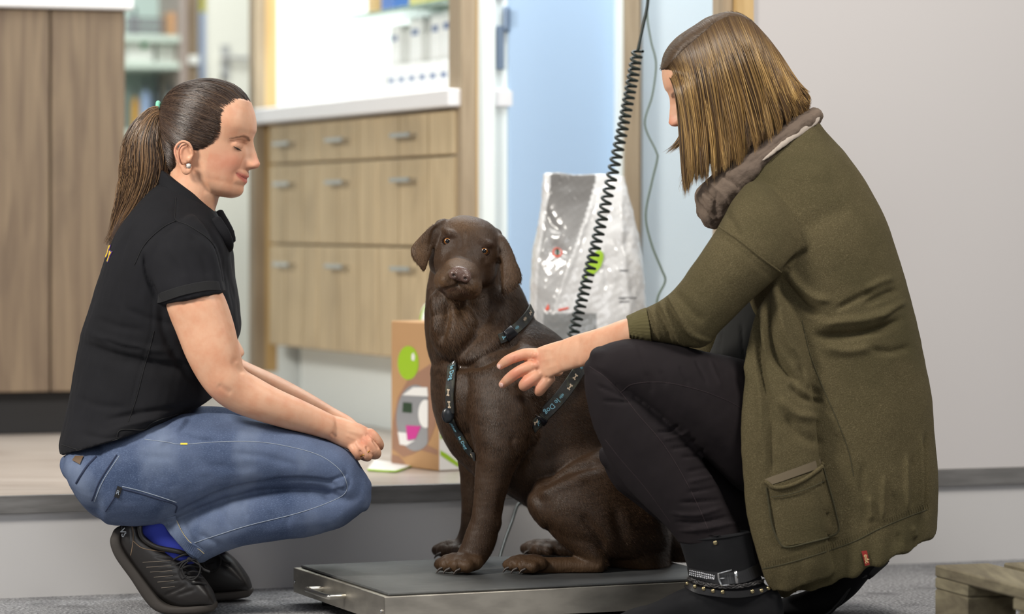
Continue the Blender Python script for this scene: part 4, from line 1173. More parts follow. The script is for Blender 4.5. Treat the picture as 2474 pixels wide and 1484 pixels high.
# strands combed back to the tie
tieL = np.array([*pxl(387, 275, LO, LA0, LD)]); tie_dir = np.array([tieL[0]-C0[0], 0, tieL[1]-C0[2]])
n = 5600; r_ = np.random.default_rng(3)
hl = catmull([(608, 262), (596, 272), (580, 285), (567, 300), (558, 317), (547, 334), (530, 351), (510, 363), (490, 359), (475, 348), (458, 339), (444, 338), (434, 346), (433, 365), (437, 388), (438, 408), (428, 424), (416, 420)], 300)
S = []
st = []
for i in range(n):
    t = r_.random()**0.9; k = int(t*299); p = hl[k]+r_.normal(size=2)*(3.2 if k < 190 else 2)+np.array([2, 1])*(k < 190)
    # random interior starts too
    if r_.random() < .45:
        p = p+(np.array([387, 275])-p)*r_.random()*.6
    lx, lz = pxl(p[0], p[1], LO, LA0, LD); sx, sz = lx-C0[0], lz-C0[2]
    r0 = SH.R(np.array(math.atan2(sz, sx))); q = min(1, math.hypot(sx, sz)/r0)
    side = 1 if r_.random() < .62 else -1
    if q > .93 and r_.random() < .4: y0 = r_.uniform(-.035, .035)
    else: y0 = side*SH.w*math.sqrt(max(0, 1-q*q))
    st.append((sx, y0, sz))
st = np.array(st); tt = np.linspace(0, 1, 16)
td = np.tile(tie_dir, (n, 1))+r_.normal(size=(n, 3))*.006
dirs = slerp(st[:, None, :], td[:, None, :], tt[None, :, None])
# gentle sag so combed hair bows
dirs[:, :, 2] += (np.sin(tt*np.pi)*r_.uniform(-.03, .05, (n, 1)))
lift = (.0006+r_.random((n, 1))*.0022)*np.sin(np.clip(tt*1.0, 0, 1)*np.pi)**.5-.0018*np.exp(-(tt/.08)**2)
Ps = SH.dir2(dirs, lift)
Pw = tf(Ps.reshape(-1, 3), LO, *LA).reshape(n, 16, 3)
c1, c2, c3 = (np.array(lin(*c)[:3]) for c in ((54, 39, 31), (72, 54, 42), (98, 76, 58)))
def haircol(n, r_, w=(.5, .36, .14), pal=(c1, c2, c3)):
    k = r_.choice(3, n, p=w); return np.array(pal)[k]*r_.uniform(.8, 1.2, (n, 1))
Vs, Fs, Cs = strands_mesh(Pw, np.tile(.00045*np.clip(np.minimum(tt*9+.05, (1-tt)*8+.3), 0, 1), (n, 1)), 3, haircol(n, r_))
obj('combed_strands', Vs, Fs, M['hair'], hair, colors=Cs)
# loose baby hairs along the hairline handled by the strands; hair tie
tc_ = tf([[tieL[0]-.004, 0, tieL[1]]], LO, *LA)[0]
tn = at(372, 275, LD)-at(392, 272, LD); tn /= np.linalg.norm(tn)
a1 = np.cross(tn, (0, 1, 0)); a2 = np.cross(a1, tn)
ringp = [tc_-tn*.004+(a1*math.cos(a)*.0225+a2*math.sin(a)*.0225)+tn*.004 for a in np.linspace(0, 2*np.pi, 33)]
fmesh('hair_tie', tube3(ringp, .0048, nseg=10, sub=2), mat('mint hair tie', lin(130, 208, 178), 0.7), pw)
# ponytail
PT = [(386, 275, 17), (374, 280, 23), (362, 306, 38), (352, 345, 51), (352, 395, 58), (345, 440, 54), (326, 490, 46), (302, 530, 32), (281, 565, 18), (264, 596, 4)]
V, F = remesh([tubepx([(a, b, 6.25 if i < 3 else 6.24, c*.78) for i, (a, b, c) in enumerate(PT)], k=.8, nseg=24)], .004, 1)
pt = obj('ponytail', V, F, M['hairbase'], pw)
cen = catmull(np.array(PT, dtype=float), 22); n = 2600
ang = r_.uniform(0, 2*np.pi, n); rad = np.sqrt(r_.uniform(.35, 1.0, n)); wv = r_.uniform(0, 6.28, n)
Pw = np.zeros((n, 22, 3)); ends = r_.uniform(.6, 1.02, n)
T2 = np.gradient(cen[:, :2], axis=0); T2 /= np.linalg.norm(T2, axis=1)[:, None]; N2 = np.stack([-T2[:, 1], T2[:, 0]], 1)
for k in range(22):
    f = np.minimum(k/21*ends*21, 21); i0 = np.minimum(f.astype(int), 20); fr_ = (f-i0)[:, None]
    c_ = cen[i0]*(1-fr_)+cen[i0+1]*fr_; n_ = N2[i0]*(1-fr_)+N2[i0+1]*fr_
    R_ = np.maximum(c_[:, 2], 9+8*(k/21))
    wob = 1+.12*np.sin(wv+k*.5)
    off_ = np.cos(ang)*rad*R_*wob+ 3*np.sin(wv*3+k*.35)*(k/21)
    px_, py_ = c_[:, 0]+n_[:, 0]*off_, c_[:, 1]+n_[:, 1]*off_
    D_ = 6.245-np.sin(ang)*rad*R_*.85*6.25/FPX
    Pw[:, k] = np.stack([(px_-CXP)*D_/FPX, D_, CAMZ-(py_-HZ)*D_/FPX], -1)
kk = np.linspace(0, 1, 22); rr_ = .00045*np.clip((1-kk)*5+.15, 0, 1)
Vs, Fs, Cs = strands_mesh(Pw, np.tile(rr_, (n, 1)), 3, haircol(n, r_, (.3, .4, .3), (c1, np.array(lin(104, 78, 54)[:3]), np.array(lin(148, 116, 82)[:3]))))
obj('ponytail_strands', Vs, Fs, M['hair'], pt, colors=Cs)
# earring
q, nn = surf(body, 457, 402, .002)
er = fmesh('pearl_earring', ell(q, (.0042, .0042, .0042), n=12), mat('pearl', lin(225, 215, 205), 0.2, coat=0.8), pw)
fmesh('earring_setting', tube3([q+np.array([math.cos(a)*.0046, -.001, math.sin(a)*.0046]) for a in np.linspace(0, 2*np.pi, 17)], .0008, nseg=6, sub=1), M['chrome'], er)

# ---- polo shirt
M['polo'] = mat('black pique', lin(24, 24, 27), 0.88, sheen=0.15, spec=0.2, bump=(900, 0.35, 0.0006, (1, 1, 1)), noise=(5, lin(30, 30, 34), (1, 1, 1), 0.4, 0.7))
pr1 = [(398, 432, 512, 498, LD, .062), (372, 452, 538, 540, LD, .095), (338, 490, 556, 586, LD, .150), (295, 545, 562, 622, LD, .185), (262, 612, 565, 662, LD, .190), (238, 680, 572, 705, LD, .185), (219, 745, 579, 750, LD, .18), (200, 800, 580, 800, LD, .175), (191, 850, 560, 845, LD, .17), (178, 925, 540, 890, LD, .17), (162, 1000, 528, 935, LD, .172), (150, 1052, 512, 962, LD, .176), (146, 1078, 470, 990, LD, .182), (150, 1096, 430, 1012, LD, .184)]
slv = [(360, 600, 470, 520, 6.13, .05), (345, 590, 492, 545, 6.12, .055), (344, 640, 515, 590, 6.105, .058), (360, 690, 531, 650, 6.095, .058), (375, 718, 538, 685, 6.09, .057), (387, 737, 543, 706, 6.09, .056)]
slf = [(360, 600, 470, 520, 6.38, .05), (380, 640, 500, 600, 6.41, .055), (410, 700, 530, 680, 6.42, .055), (430, 730, 540, 712, 6.42, .052)]
V, F = remesh([loft(pr1, nseg=48, e=2.25, caps=('flat', 'flat')), loft(slv, nseg=32, caps=('round', 'flat')), loft(slf, nseg=24, caps=('round', 'flat'))], .0035, 3)
V = strokes(V, F, [
 ([(346, 612), (352, 660), (372, 705), (385, 735)], 5, -.009), ([(500, 545), (530, 600), (545, 660), (548, 705)], 5, -.006),
 ([(415, 535), (370, 570), (345, 605)], 5, -.0022), ([(425, 480), (424, 530), (450, 545), (490, 575)], 4, -.0020),
 ([(195, 828), (240, 845), (300, 862), (380, 880), (460, 885)], 8, -.010, 1), ([(205, 800), (260, 822), (340, 842), (420, 850)], 9, .005),
 ([(250, 820), (300, 838), (350, 846)], 5, -.005), ([(230, 770), (290, 790), (350, 800)], 9, -.003), ([(300, 745), (360, 770), (430, 790)], 9, -.003),
 ([(260, 1015), (330, 1000), (400, 990), (450, 985)], 7, -.006), ([(270, 1040), (340, 1020), (410, 1008)], 6, .004), ([(200, 1050), (260, 1060), (300, 1052)], 8, -.004),
 ([(180, 960), (240, 980), (310, 985)], 9, -.0025), ([(390, 735), (395, 800), (430, 870), (480, 935)], 9, -.006),
 ([(370, 690), (365, 800), (340, 880), (310, 1000)], 3, -.0018), ([(320, 545), (290, 620), (285, 700), (300, 750)], 6, -.0028),
 ([(400, 585), (440, 640), (450, 690)], 12, .003), ([(455, 560), (490, 620), (505, 680)], 10, -.0028), ([(540, 600), (556, 680), (566, 760)], 6, -.004), ([(552, 620), (568, 700), (575, 780)], 5, .003),
 ([(520, 860), (500, 900), (480, 930)], 10, -.003)])
# rear vent / tail notch lower hem
V += normals(V, F)*(vnoise(V, 9, 5, .0022, 3))[:, None]
polo = obj('polo_shirt', V, F, M['polo'], pw)
mthin = mat('black thread', lin(18, 18, 20), 0.8)
cuffm = mat('black rib', lin(24, 24, 26), 0.9, bump=(700, .5, .0008, (1, 1, 1)))
# sleeve band, seams
band('sleeve_band', polo, [(382, 722), (410, 712), (450, 700), (500, 691), (540, 692)], .019, .0016, cuffm, polo, .0004)
seam('seam', polo, [(424, 478), (423, 510), (425, 532), (455, 545), (500, 575), (520, 600)], .0007, mthin, polo)
seam('seam', polo, [(424, 534), (390, 552), (350, 590), (325, 640)], .0007, mthin, polo)
seam('seam', polo, [(372, 800), (360, 850), (348, 890), (330, 960), (310, 1020)], .0006, mthin, polo)
# collar
colr_ = loft([(386, 404, 505, 490, LD, .064), (383, 420, 524, 520, LD, .074), (384, 452, 552, 586, LD, .088), (400, 480, 556, 604, LD, .09)], nseg=48, e=2.1, caps=('flat', 'flat'))
V, F = remesh([colr_], .003, 2)
V = strokes(V, F, [([(390, 432), (440, 465), (500, 530), (530, 590)], 6, -.002)])
fmesh('collar', (V, F), M['polo'], polo)
for P_ in ([(520, 530, 6.19, 15), (538, 565, 6.19, 18), (552, 590, 6.20, 14), (556, 606, 6.22, 7)], [(528, 512, 6.30, 12), (552, 560, 6.30, 14), (562, 585, 6.30, 9)]):
    fmesh('collar_tip', remesh([tubepx(P_, k=.55)], .003, 2), M['polo'], polo)
# lower hem panel + logo lettering on the back
seam('hem_seam', polo, [(150, 1075), (200, 1088), (260, 1082), (280, 1072), (290, 1040), (345, 1038), (370, 1020), (430, 1000)], .0009, mthin, polo)
mY = mat('yellow embroidery', lin(240, 205, 60), 0.6); mPu = mat('purple embroidery', lin(92, 60, 150), 0.6)
for (ch_, cx_, cy_, sz) in (('S', 262, 610, .036), ('Y', 253, 622, .03)):
    for (m_, off_, bd) in ((mPu, .0012, .0016), (mY, .0026, .0003)):
        V, F = text_mesh(ch_, sz, .0006, bd); q, nn = surf(polo, cx_, cy_, off_)
        if q is None: q, nn = surf(polo, cx_+12, cy_, off_)
        if q is None: continue
        nb = nn.copy(); uy = np.array([.3, 0, .95]); uy -= nb*uy.dot(nb); uy /= np.linalg.norm(uy); ux = np.cross(uy, nb)
        fmesh('back_lettering', place((V, F), q, ux, uy, nb), m_, polo, smooth=False)

# ---- jeans
M['denim'] = mat('blue denim', lin(88, 100, 126), 0.85, spec=0.15, noise=[(7, lin(60, 73, 100), (1, 1, 1), 0.40, 0.66), (340, lin(104, 120, 150), (1, 1, 3), 0.5, 0.85), (9, lin(118, 130, 152), (1, 1, .5), 0.54, 0.8)], bump=(700, 0.3, 0.0006, (1, 1, 2)))
thigh = [(300, 1035, 300, 1258, .088), (400, 1003, 400, 1256, .09), (500, 990, 490, 1222, .088), (600, 999, 598, 1186, .083), (700, 1021, 700, 1172, .076), (800, 1056, 800, 1182, .068), (855, 1087, 845, 1218, .06), (884, 1130, 874, 1222, .045)]
calf = [(885, 1150, 868, 1236, .045), (820, 1172, 826, 1264, .057), (740, 1163, 752, 1285, .06), (640, 1168, 655, 1297, .06), (550, 1188, 572, 1314, .056), (475, 1218, 520, 1338, .05), (425, 1240, 505, 1346, .047), (406, 1250, 492, 1347, .046)]
pelvis = [(168, 1096, 184, 1160, LD, .13), (184, 1064, 206, 1205, LD, .16), (240, 1045, 240, 1245, LD, .182), (310, 1030, 310, 1262, LD, .18), (390, 1015, 390, 1255, LD, .15)]
seatcap = ('round', 'round')
jp = [loft(pelvis, nseg=40, e=2.3, caps=('round', 'round'))]
for pr_ in legpair(thigh, LD, -.10, .115, nseg=36, e=2.2): jp.append(pr_)
for pr_ in legpair(calf, LD, -.10, .115, nseg=36, e=2.2, caps=('round', 'flat')): jp.append(pr_)
V, F = remesh(jp, .0034, 6)
V = strokes(V, F, [
 ([(425, 1243), (480, 1215), (560, 1182), (640, 1166), (720, 1158), (790, 1166), (825, 1185)], 5, -.008),
 ([(790, 1166), (830, 1150), (838, 1140)], 5, -.004), ([(830, 1190), (845, 1160), (830, 1130)], 5, -.003), ([(800, 1180), (836, 1172)], 5, .003),
 ([(560, 1095), (640, 1105), (720, 1125)], 9, -.0025), ([(430, 1045), (470, 1060), (520, 1068)], 7, -.004), ([(400, 1060), (440, 1035), (470, 1000)], 7, -.005), ([(380, 1075), (420, 1050), (450, 1010)], 7, .004),
 ([(690, 1195), (700, 1240), (690, 1275)], 8, -.0025), ([(640, 1200), (655, 1240)], 8, .002), ([(740, 1190), (760, 1230)], 7, -.002), ([(780, 1190), (800, 1220)], 7, -.002), ([(580, 1215), (600, 1250)], 7, -.0022), ([(530, 1225), (560, 1280)], 7, -.002),
 ([(480, 1290), (520, 1310), (540, 1325)], 6, -.003), ([(440, 1252), (462, 1300), (500, 1340)], 5, -.003), ([(418, 1250), (440, 1300), (485, 1345)], 5, .003),
 ([(600, 1030), (700, 1050), (790, 1090)], 12, .002), ([(470, 1120), (560, 1130), (640, 1125)], 11, -.002), ([(330, 1100), (420, 1110)], 10, -.002), ([(240, 1130), (225, 1200)], 7, -.002)])
V += normals(V, F)*(vnoise(V, 11, 15, .0016, 3))[:, None]
jeans = obj('jeans', V, F, M['denim'], pw)
mst = mat('pale stitching', lin(142, 152, 166), 0.8); mst2 = mat('tan stitching', lin(190, 176, 140), 0.7); mdd = mat('dark denim', lin(36, 46, 72), 0.85)
seam('side_seam', jeans, [(350, 1062), (400, 1068), (440, 1074), (530, 1068), (620, 1068), (700, 1080), (770, 1100), (815, 1130), (835, 1160), (835, 1190), (800, 1212), (720, 1240), (600, 1270), (520, 1295), (470, 1312)], .0007, mst, jeans, .0003)
seam('yoke_seam', jeans, [(282, 1100), (262, 1130), (240, 1165), (222, 1210)], .0016, mdd, jeans, .0004)
seam('yoke_stitch', jeans, [(288, 1102), (268, 1132), (246, 1168), (228, 1212)], .0008, mst, jeans, .0003)
seam('pocket_seam', jeans, [(290, 1180), (330, 1190), (380, 1205), (424, 1220), (424, 1238)], .0016, mdd, jeans, .0004)
seam('pocket_seam', jeans, [(290, 1180), (275, 1205), (255, 1236)], .0012, mdd, jeans, .0004)
seam('pocket_stitch', jeans, [(296, 1176), (334, 1185), (384, 1200), (426, 1214)], .0008, mst, jeans, .0003)
seam('belt_loop', jeans, [(232, 1104), (212, 1125), (196, 1148), (184, 1168)], .0022, mdd, jeans, .0004)
patch(jeans, [(284, 1174), (296, 1178), (288, 1204), (276, 1200)], .002, M['black'], 'pocket_tab', jeans, 3)
V, F = text_mesh('R', .012, .0003); q, nn = surf(jeans, 285, 1190, .003)
fmesh('tab_letter', place((V, F), q, (.95, 0, -.3), (.3, 0, .95), (0, -1, 0)), mst, jeans, smooth=False)
patch(jeans, [(183, 1104), (203, 1104), (194, 1124), (176, 1114)], .003, mat('brown leather', lin(96, 74, 52), 0.6), 'leather_patch', jeans, 4)
patch(jeans, [(436, 1071), (453, 1071), (453, 1075), (436, 1075)], .001, mY, 'bar_tack', jeans, 2)
band('rolled_cuff', jeans, [(411, 1250), (425, 1282), (448, 1315), (486, 1340)], .022, .0016, M['denim'], jeans, .001)
seam('cuff_stitch', jeans, [(422, 1250), (436, 1280), (460, 1312), (492, 1336)], .0009, mst2, jeans, .003)

# ---- socks and shoes
msock = mat('royal blue sock', lin(44, 58, 160), 0.9, sheen=.3, bump=(700, .4, .0006, (1, 1, 1)))
def shoe(dy, near=True, dx=0, flatten=False):
    sh_ = [(336, 1256, 290, 1290, 6.17, 0.03), (352, 1290, 294, 1318, 6.17, 0.038), (395, 1318, 316, 1356, 6.17, 0.042), (440, 1342, 348, 1402, 6.17, 0.045), (470, 1375, 384, 1442, 6.17, 0.048), (492, 1398, 434, 1468, 6.17, 0.048), (512, 1428, 490, 1462, 6.17, 0.042), (520, 1448, 512, 1462, 6.17, 0.03)]
    so = [(274, 1284, 300, 1276, .022), (268, 1308, 297, 1304, .032), (282, 1345, 312, 1338, .037), (318, 1395, 346, 1384, .040), (352, 1446, 380, 1428, .043), (380, 1472, 400, 1450, .046), (420, 1482, 428, 1458, .047), (480, 1481, 480, 1456, .043), (514, 1476, 514, 1452, .030), (521, 1470, 521, 1454, .02)]
    up = np.array([r[:6] for r in sh_], dtype=float); sl = np.array([(a, b, c, d, 6.17, h) for a, b, c, d, h in so], dtype=float)
    if flatten:
        def rt(P):
            a = math.radians(-36); c, s_ = math.cos(a), math.sin(a); o = (440, 1482)
            # flatten only what lies behind the ball
            out = P.copy()
            for k in (0, 2):
                x, y = P[:, k]-o[0], P[:, k+1]-o[1]; w_ = np.clip((30-x)/90, 0, 1)*.6
                cc_, ss_ = np.cos(a*w_), np.sin(a*w_)
                out[:, k] = o[0]+x*cc_-y*ss_; out[:, k+1] = o[1]+x*ss_+y*cc_
            return out
        up, sl = rt(up), rt(sl)
    for A_ in (up, sl): A_[:, 0] += dx; A_[:, 2] += dx
    return up, sl, dy
M['shoe'] = mat('black leather', lin(30, 27, 26), 0.38, spec=0.5, bump=(90, .15, .001, (1, 1, 1)))
M['sole'] = mat('dark rubber sole', lin(50, 45, 41), 0.75, bump=(300, .2, .0008, (1, 1, 1)))
mlace = mat('black lace', lin(24, 23, 25), 0.8)
def make_shoe(label, up, sl, dy, dx=0):
    q = loft([tuple(r) for r in sl], dy=dy)[0]; 
    V, F = remesh([loft([tuple(r) for r in up], dy=dy, nseg=36, e=3.0)], .0025, 2)
    if dy == 0:
        V = strokes(V, F, [([(345, 1262), (350, 1300), (390, 1325), (445, 1340)], 5, .003), ([(372, 1345), (440, 1352)], 2.5, -.0012), ([(378, 1368), (425, 1362)], 2, -.001), ([(384, 1381), (430, 1375)], 2, -.001), ([(392, 1394), (432, 1390)], 2, -.001), ([(398, 1407), (434, 1403)], 2, -.001), ([(404, 1420), (434, 1416)], 2, -.001), ([(395, 1440), (440, 1420), (450, 1410)], 4, -.002), ([(425, 1440), (470, 1425)], 4, -.002), ([(316, 1272), (320, 1310), (318, 1340)], 2.5, -.0015)])
    sh2 = obj('shoe', V, F, M['shoe'], pw)
    sh2['label'] = label
    V, F = remesh([loft([tuple(r) for r in sl], dy=dy, nseg=40, e=4)], .0025, 1)
    obj('sole', V, F, M['sole'], sh2)
    return sh2
up, sl, _ = shoe(0); s1 = make_shoe('black leather trainer nearest the viewer, heel raised', up, sl, 0)
up, sl, _ = shoe(.24, dx=62, flatten=True); up[:, 4] = 6.17; s2 = make_shoe('black leather trainer farther back', up, sl, .24)
# laces, stitching, lettering (near shoe)
seam('piping', s1, [(318, 1268), (322, 1290), (320, 1320), (316, 1342)], .0009, mat('tan piping', lin(120, 100, 80), .6), s1, .0002)
seam('piping', s1, [(322, 1308), (345, 1325), (390, 1333), (430, 1338)], .0009, mat('tan piping', lin(120, 100, 80), .6), s1, .0002)
for i, yy in enumerate((1356, 1368, 1380, 1392, 1404, 1418)):
    seam('stitch_line', s1, [(345+i*9, yy+3), (385+i*5, yy+1), (412+i*2, yy-1)], .0006, mat('grey thread', lin(105, 95, 84), .5), s1, .0002)
def laceobj(parent, dx, dy, dd):
    P = []
    for i in range(6):
        a = np.array([420+i*6+dx, 1352+i*13+dy]); b = a+np.array([48, -10+i*1.0]); P.append(tubepx([(a[0], a[1], 6.13+dd, 2.4), ((a[0]+b[0])/2, (a[1]+b[1])/2-6, 6.125+dd, 2.6), (b[0], b[1], 6.14+dd, 2.4)], nseg=8))
    lp = [(455, 1356), (440, 1372), (446, 1392), (462, 1402), (478, 1392), (484, 1372), (474, 1354), (458, 1352)]
    P.append(tubepx([(x+dx, y+dy, 6.115+dd, 1.9) for x, y in lp], nseg=8, caps=('round', 'round')))
    P.append(tubepx([(456+dx, 1352+dy, 6.115+dd, 1.9), (440+dx, 1362+dy, 6.115+dd, 1.9), (432+dx, 1380+dy, 6.115+dd, 1.9), (440+dx, 1398+dy, 6.115+dd, 1.9), (450+dx, 1392+dy, 6.115+dd, 1.9)], nseg=8))
    P.append(ellpx(458+dx, 1352+dy, 6.12+dd, 7, 6, .006, n=8))
    P.append(tubepx([(462+dx, 1354+dy, 6.115+dd, 1.8), (482+dx, 1366+dy, 6.115+dd, 1.8), (492+dx, 1376+dy, 6.12+dd, 3.0), (506+dx, 1382+dy, 6.12+dd, 3)], nseg=8))
    fmesh('laces', cat(*P), mlace, parent)
laceobj(s1, 0, 0, 0); laceobj(s2, 50, -20, .24)
V, F = text_mesh('VS', .016, .0004, .0003); q, nn = surf(s1, 299, 1288, .002)
if q is not None: fmesh('heel_lettering', place((V, F), q, (.35, 0, -.93), (.93, 0, .35), (0, -1, 0)), mat('grey lettering', lin(170, 176, 180), .5), s1, smooth=False)
for dy, nm in ((0, 'near'), (.24, 'far')):
    k = 0 if dy == 0 else 55
    V, F = remesh([loft([(345+k, 1262, 430+k, 1225, 6.165, .03), (338+k, 1285, 450+k, 1262, 6.165, .034), (350+k, 1305, 480+k, 1300, 6.165, .036), (380+k, 1330, 480+k, 1345, 6.165, .034)], dy=dy, nseg=24)], .003, 2)
    obj('sock', V, F, msock, pw)
fmesh('shoe_collar', tubepx([(345, 1258, 6.135, 6), (338, 1276, 6.13, 6.5), (346, 1302, 6.128, 6), (378, 1322, 6.128, 6), (430, 1333, 6.128, 6), (452, 1340, 6.135, 5)], k=.8), M['shoe'], s1)
# ring on finger
qv = at(882, 1096, 6.131); ax_ = np.array([.52, .05, -.85]); ax_ /= np.linalg.norm(ax_); r1_ = np.cross(ax_, (0, 1, 0)); r1_ /= np.linalg.norm(r1_); r2_ = np.cross(r1_, ax_)
rp = [qv+(r1_*math.cos(a)+r2_*math.sin(a))*.0112 for a in np.linspace(0, 2*np.pi, 25)]
fmesh('gold_ring', tube3(rp, .0013, nseg=8, sub=2), mat('gold', lin(226, 180, 90), .2, metal=1.0), pw)
# ------------------------------------------------------------ dog
DD = 6.38
dog = empty('dog', at(1300, 1385, 6.38)*np.array([1, 1, 0])+ZZ*0.079, 'chocolate brown labrador sitting on the scale, facing the viewer', 'dog')
roll = math.radians(15); pit = math.radians(7)
dr_ = np.array([math.cos(roll), 0, -math.sin(roll)]); du0 = np.array([math.sin(roll), 0, math.cos(roll)]); df0 = np.array([0, -1.0, 0])
yw = math.radians(.5)
df1 = df0*math.cos(yw)+dr_*math.sin(yw); dr1 = dr_*math.cos(yw)-df0*math.sin(yw)
dF = df1*math.cos(pit)-du0*math.sin(pit); dU = du0*math.cos(pit)+df1*math.sin(pit); dR = dr1
DO = at(1127, 610, 6.34)
def hp_(r, f, u): return DO+dR*r+dF*f+dU*u
def hl3(rows, nseg=40, e=2.2):
    """rows (f, halfwidth, top u, bottom u, centre r)"""
    R = catmull(np.array(rows, dtype=float), (len(rows)-1)*6+1)
    C = np.array([hp_(r[4], r[0], (r[2]+r[3])/2) for r in R]); A1 = np.array([dU*(r[2]-r[3])/2 for r in R]); A2 = np.array([dR*r[1] for r in R])
    return skin_rings(C, A1, A2, nseg, e, 'round', 'round')
DM = np.array([dR, dF, dU])
def he(r, f, u, a, b, c, n=16): return ell(hp_(r, f, u), (a, b, c), DM, n)
D = []
D.append(hl3([(-.085, .042, .034, -.045, 0), (-.055, .062, .060, -.062, 0), (-.015, .0725, .0735, -.072, 0), (.02, .0695, .0690, -.074, 0), (.045, .060, .050, -.074, 0), (.060, .050, .026, -.072, 0), (.080, .043, .004, -.070, 0), (.100, .040, -.004, -.066, 0), (.118, .036, -.009, -.062, 0), (.128, .030, -.013, -.054, 0)]))
for s_ in (-1, 1):
    D.append(he(s_*.046, .005, -.026, .026, .05, .034))            # cheek
    D.append(he(s_*.0335, .034, .033, .018, .022, .010)); D.append(he(s_*.012, .114, -.050, .021, .032, .019))           # brow
    D.append(he(s_*.0225, .112, -.047, .0215, .034, .0225))        # flews
    D.append(he(s_*.029, .088, -.054, .0205, .036, .025))
    D.append(he(s_*.036, .042, -.004, .021, .024, .016))
D.append(he(0, .050, .006, .020, .03, .014))
D.append(he(0, .116, -.046, .014, .020, .016)); D.append(he(0, .105, -.066, .0245, .034, .0145))                    # chin
D.append(he(0, .075, -.074, .030, .04, .016))
# ears
def earr(rings): return loft([(a, b, c, d, D_, h) for a, b, c, d, D_, h in rings], nseg=28, e=2.4, sub=6)
D.append(earr([(1074, 527, 1086, 566, 6.335, .012), (1058, 534, 1062, 584, 6.315, .010), (1038, 548, 1046, 600, 6.30, .0085), (1014, 570, 1041, 618, 6.295, .0075), (995, 592, 1036, 634, 6.29, .007), (991, 612, 1031, 648, 6.288, .0065), (1000, 630, 1027, 656, 6.288, .006), (1014, 645, 1024, 660, 6.288, .0045)]))
D.append(earr([(1198, 556, 1180, 585, 6.345, .012), (1218, 572, 1196, 604, 6.32, .011), (1236, 598, 1205, 634, 6.305, .0095), (1248, 630, 1209, 662, 6.295, .0085), (1260, 660, 1211, 686, 6.29, .008), (1259, 682, 1211, 700, 6.288, .007), (1238, 696, 1211, 709, 6.288, .006), (1222, 704, 1213, 713, 6.288, .0045)]))
D.append(ellpx(1068, 545, 6.345, 18, 16, .022)); D.append(ellpx(1196, 572, 6.355, 18, 20, .022))
# neck and trunk
D.append(loft([(1205, 590, 1055, 600, 6.41, .055), (1240, 660, 1036, 668, 6.41, .072), (1268, 715, 1028, 728, 6.40, .088), (1288, 762, 1026, 790, 6.40, .102), (1300, 800, 1034, 850, 6.39, .112), (1322, 830, 1052, 900, 6.39, .115)], nseg=44, caps=('round', 'round')))
D.append(loft([(1285, 768, 1044, 860, 6.40, .105), (1345, 806, 1040, 925, 6.39, .118), (1400, 862, 1048, 1000, 6.39, .128), (1452, 925, 1078, 1075, 6.39, .132), (1505, 1005, 1140, 1145, 6.395, .132), (1556, 1095, 1235, 1200, 6.40, .135), (1598, 1190, 1330, 1265, 6.40, .138), (1618, 1280, 1430, 1350, 6.40, .13), (1615, 1345, 1500, 1382, 6.40, .11)], nseg=52, e=2.1))
# chest ruff / throat skin
D.append(ellpx(1100, 800, 6.32, 62, 74, .05)); D.append(ellpx(1085, 745, 6.33, 48, 62, .045)); D.append(ellpx(1140, 960, 6.31, 70, 90, .05))

# near front leg
def legn(rows, **k): return loft(rows, **k)
nf = [(1120, 900, 1300, 850, 6.295, .05), (1125, 980, 1318, 940, 6.275, .062), (1138, 1050, 1300, 1030, 6.26, .060), (1148, 1100, 1272, 1090, 6.25, .050), (1148, 1145, 1240, 1145, 6.245, .038), (1145, 1195, 1222, 1200, 6.24, .031), (1140, 1240, 1212, 1250, 6.238, .029), (1126, 1282, 1202, 1298, 6.237, .029), (1112, 1318, 1190, 1335, 6.235, .029), (1104, 1340, 1168, 1365, 6.235, .03)]
D.append(loft(nf, nseg=32)); D.append(ellpx(1254, 1068, 6.245, 24, 30, .03)); D.append(ellpx(1264, 1030, 6.262, 40, 60, .035)); D.append(ellpx(1200, 1262, 6.238, 12, 26, .02))
ZP = .082
def paw(cx, cy, D0, k=1.0, sx=1.0):
    out = []
    zb_ = ZP
    # four toes fan toward the left/front, each with an arched knuckle
    for i, (tx, ty_, dd_) in enumerate([(-44, -4, .012), (-30, 2, -.010), (-6, 3, -.028), (16, -3, -.034)]):
        p = at(cx+tx*sx*k, cy, D0+dd_*k); r = .0155*k*(1 if i in (1, 2) else .9)
        out.append(ell(p*np.array([1, 1, 0])+np.array([0, 0, zb_+r*.98]), (r*1.18, r*1.15, r*1.02), n=14))
        q = at(cx+tx*sx*k+16*k, cy, D0+dd_*.6*k); out.append(ell(q*np.array([1, 1, 0])+np.array([0, 0, zb_+r*1.35]), (r*1.5, r*1.0, r*1.15), n=12))
    q = at(cx+14*k, cy, D0); out.append(ell(q*np.array([1, 1, 0])+np.array([0, 0, zb_+.018*k]), (.034*k, .034*k, .020*k), n=14))
    return out
D += paw(1112, 1380, 6.225, 1.0)
# far front leg
D.append(loft([(1090, 1000, 1200, 1000, 6.47, .05), (1100, 1080, 1175, 1080, 6.48, .04), (1110, 1150, 1168, 1150, 6.49, .031), (1114, 1220, 1162, 1220, 6.495, .027), (1112, 1270, 1158, 1275, 6.50, .026), (1100, 1310, 1150, 1318, 6.50, .028)], nseg=24))
D += paw(1102, 1350, 6.50, .95)
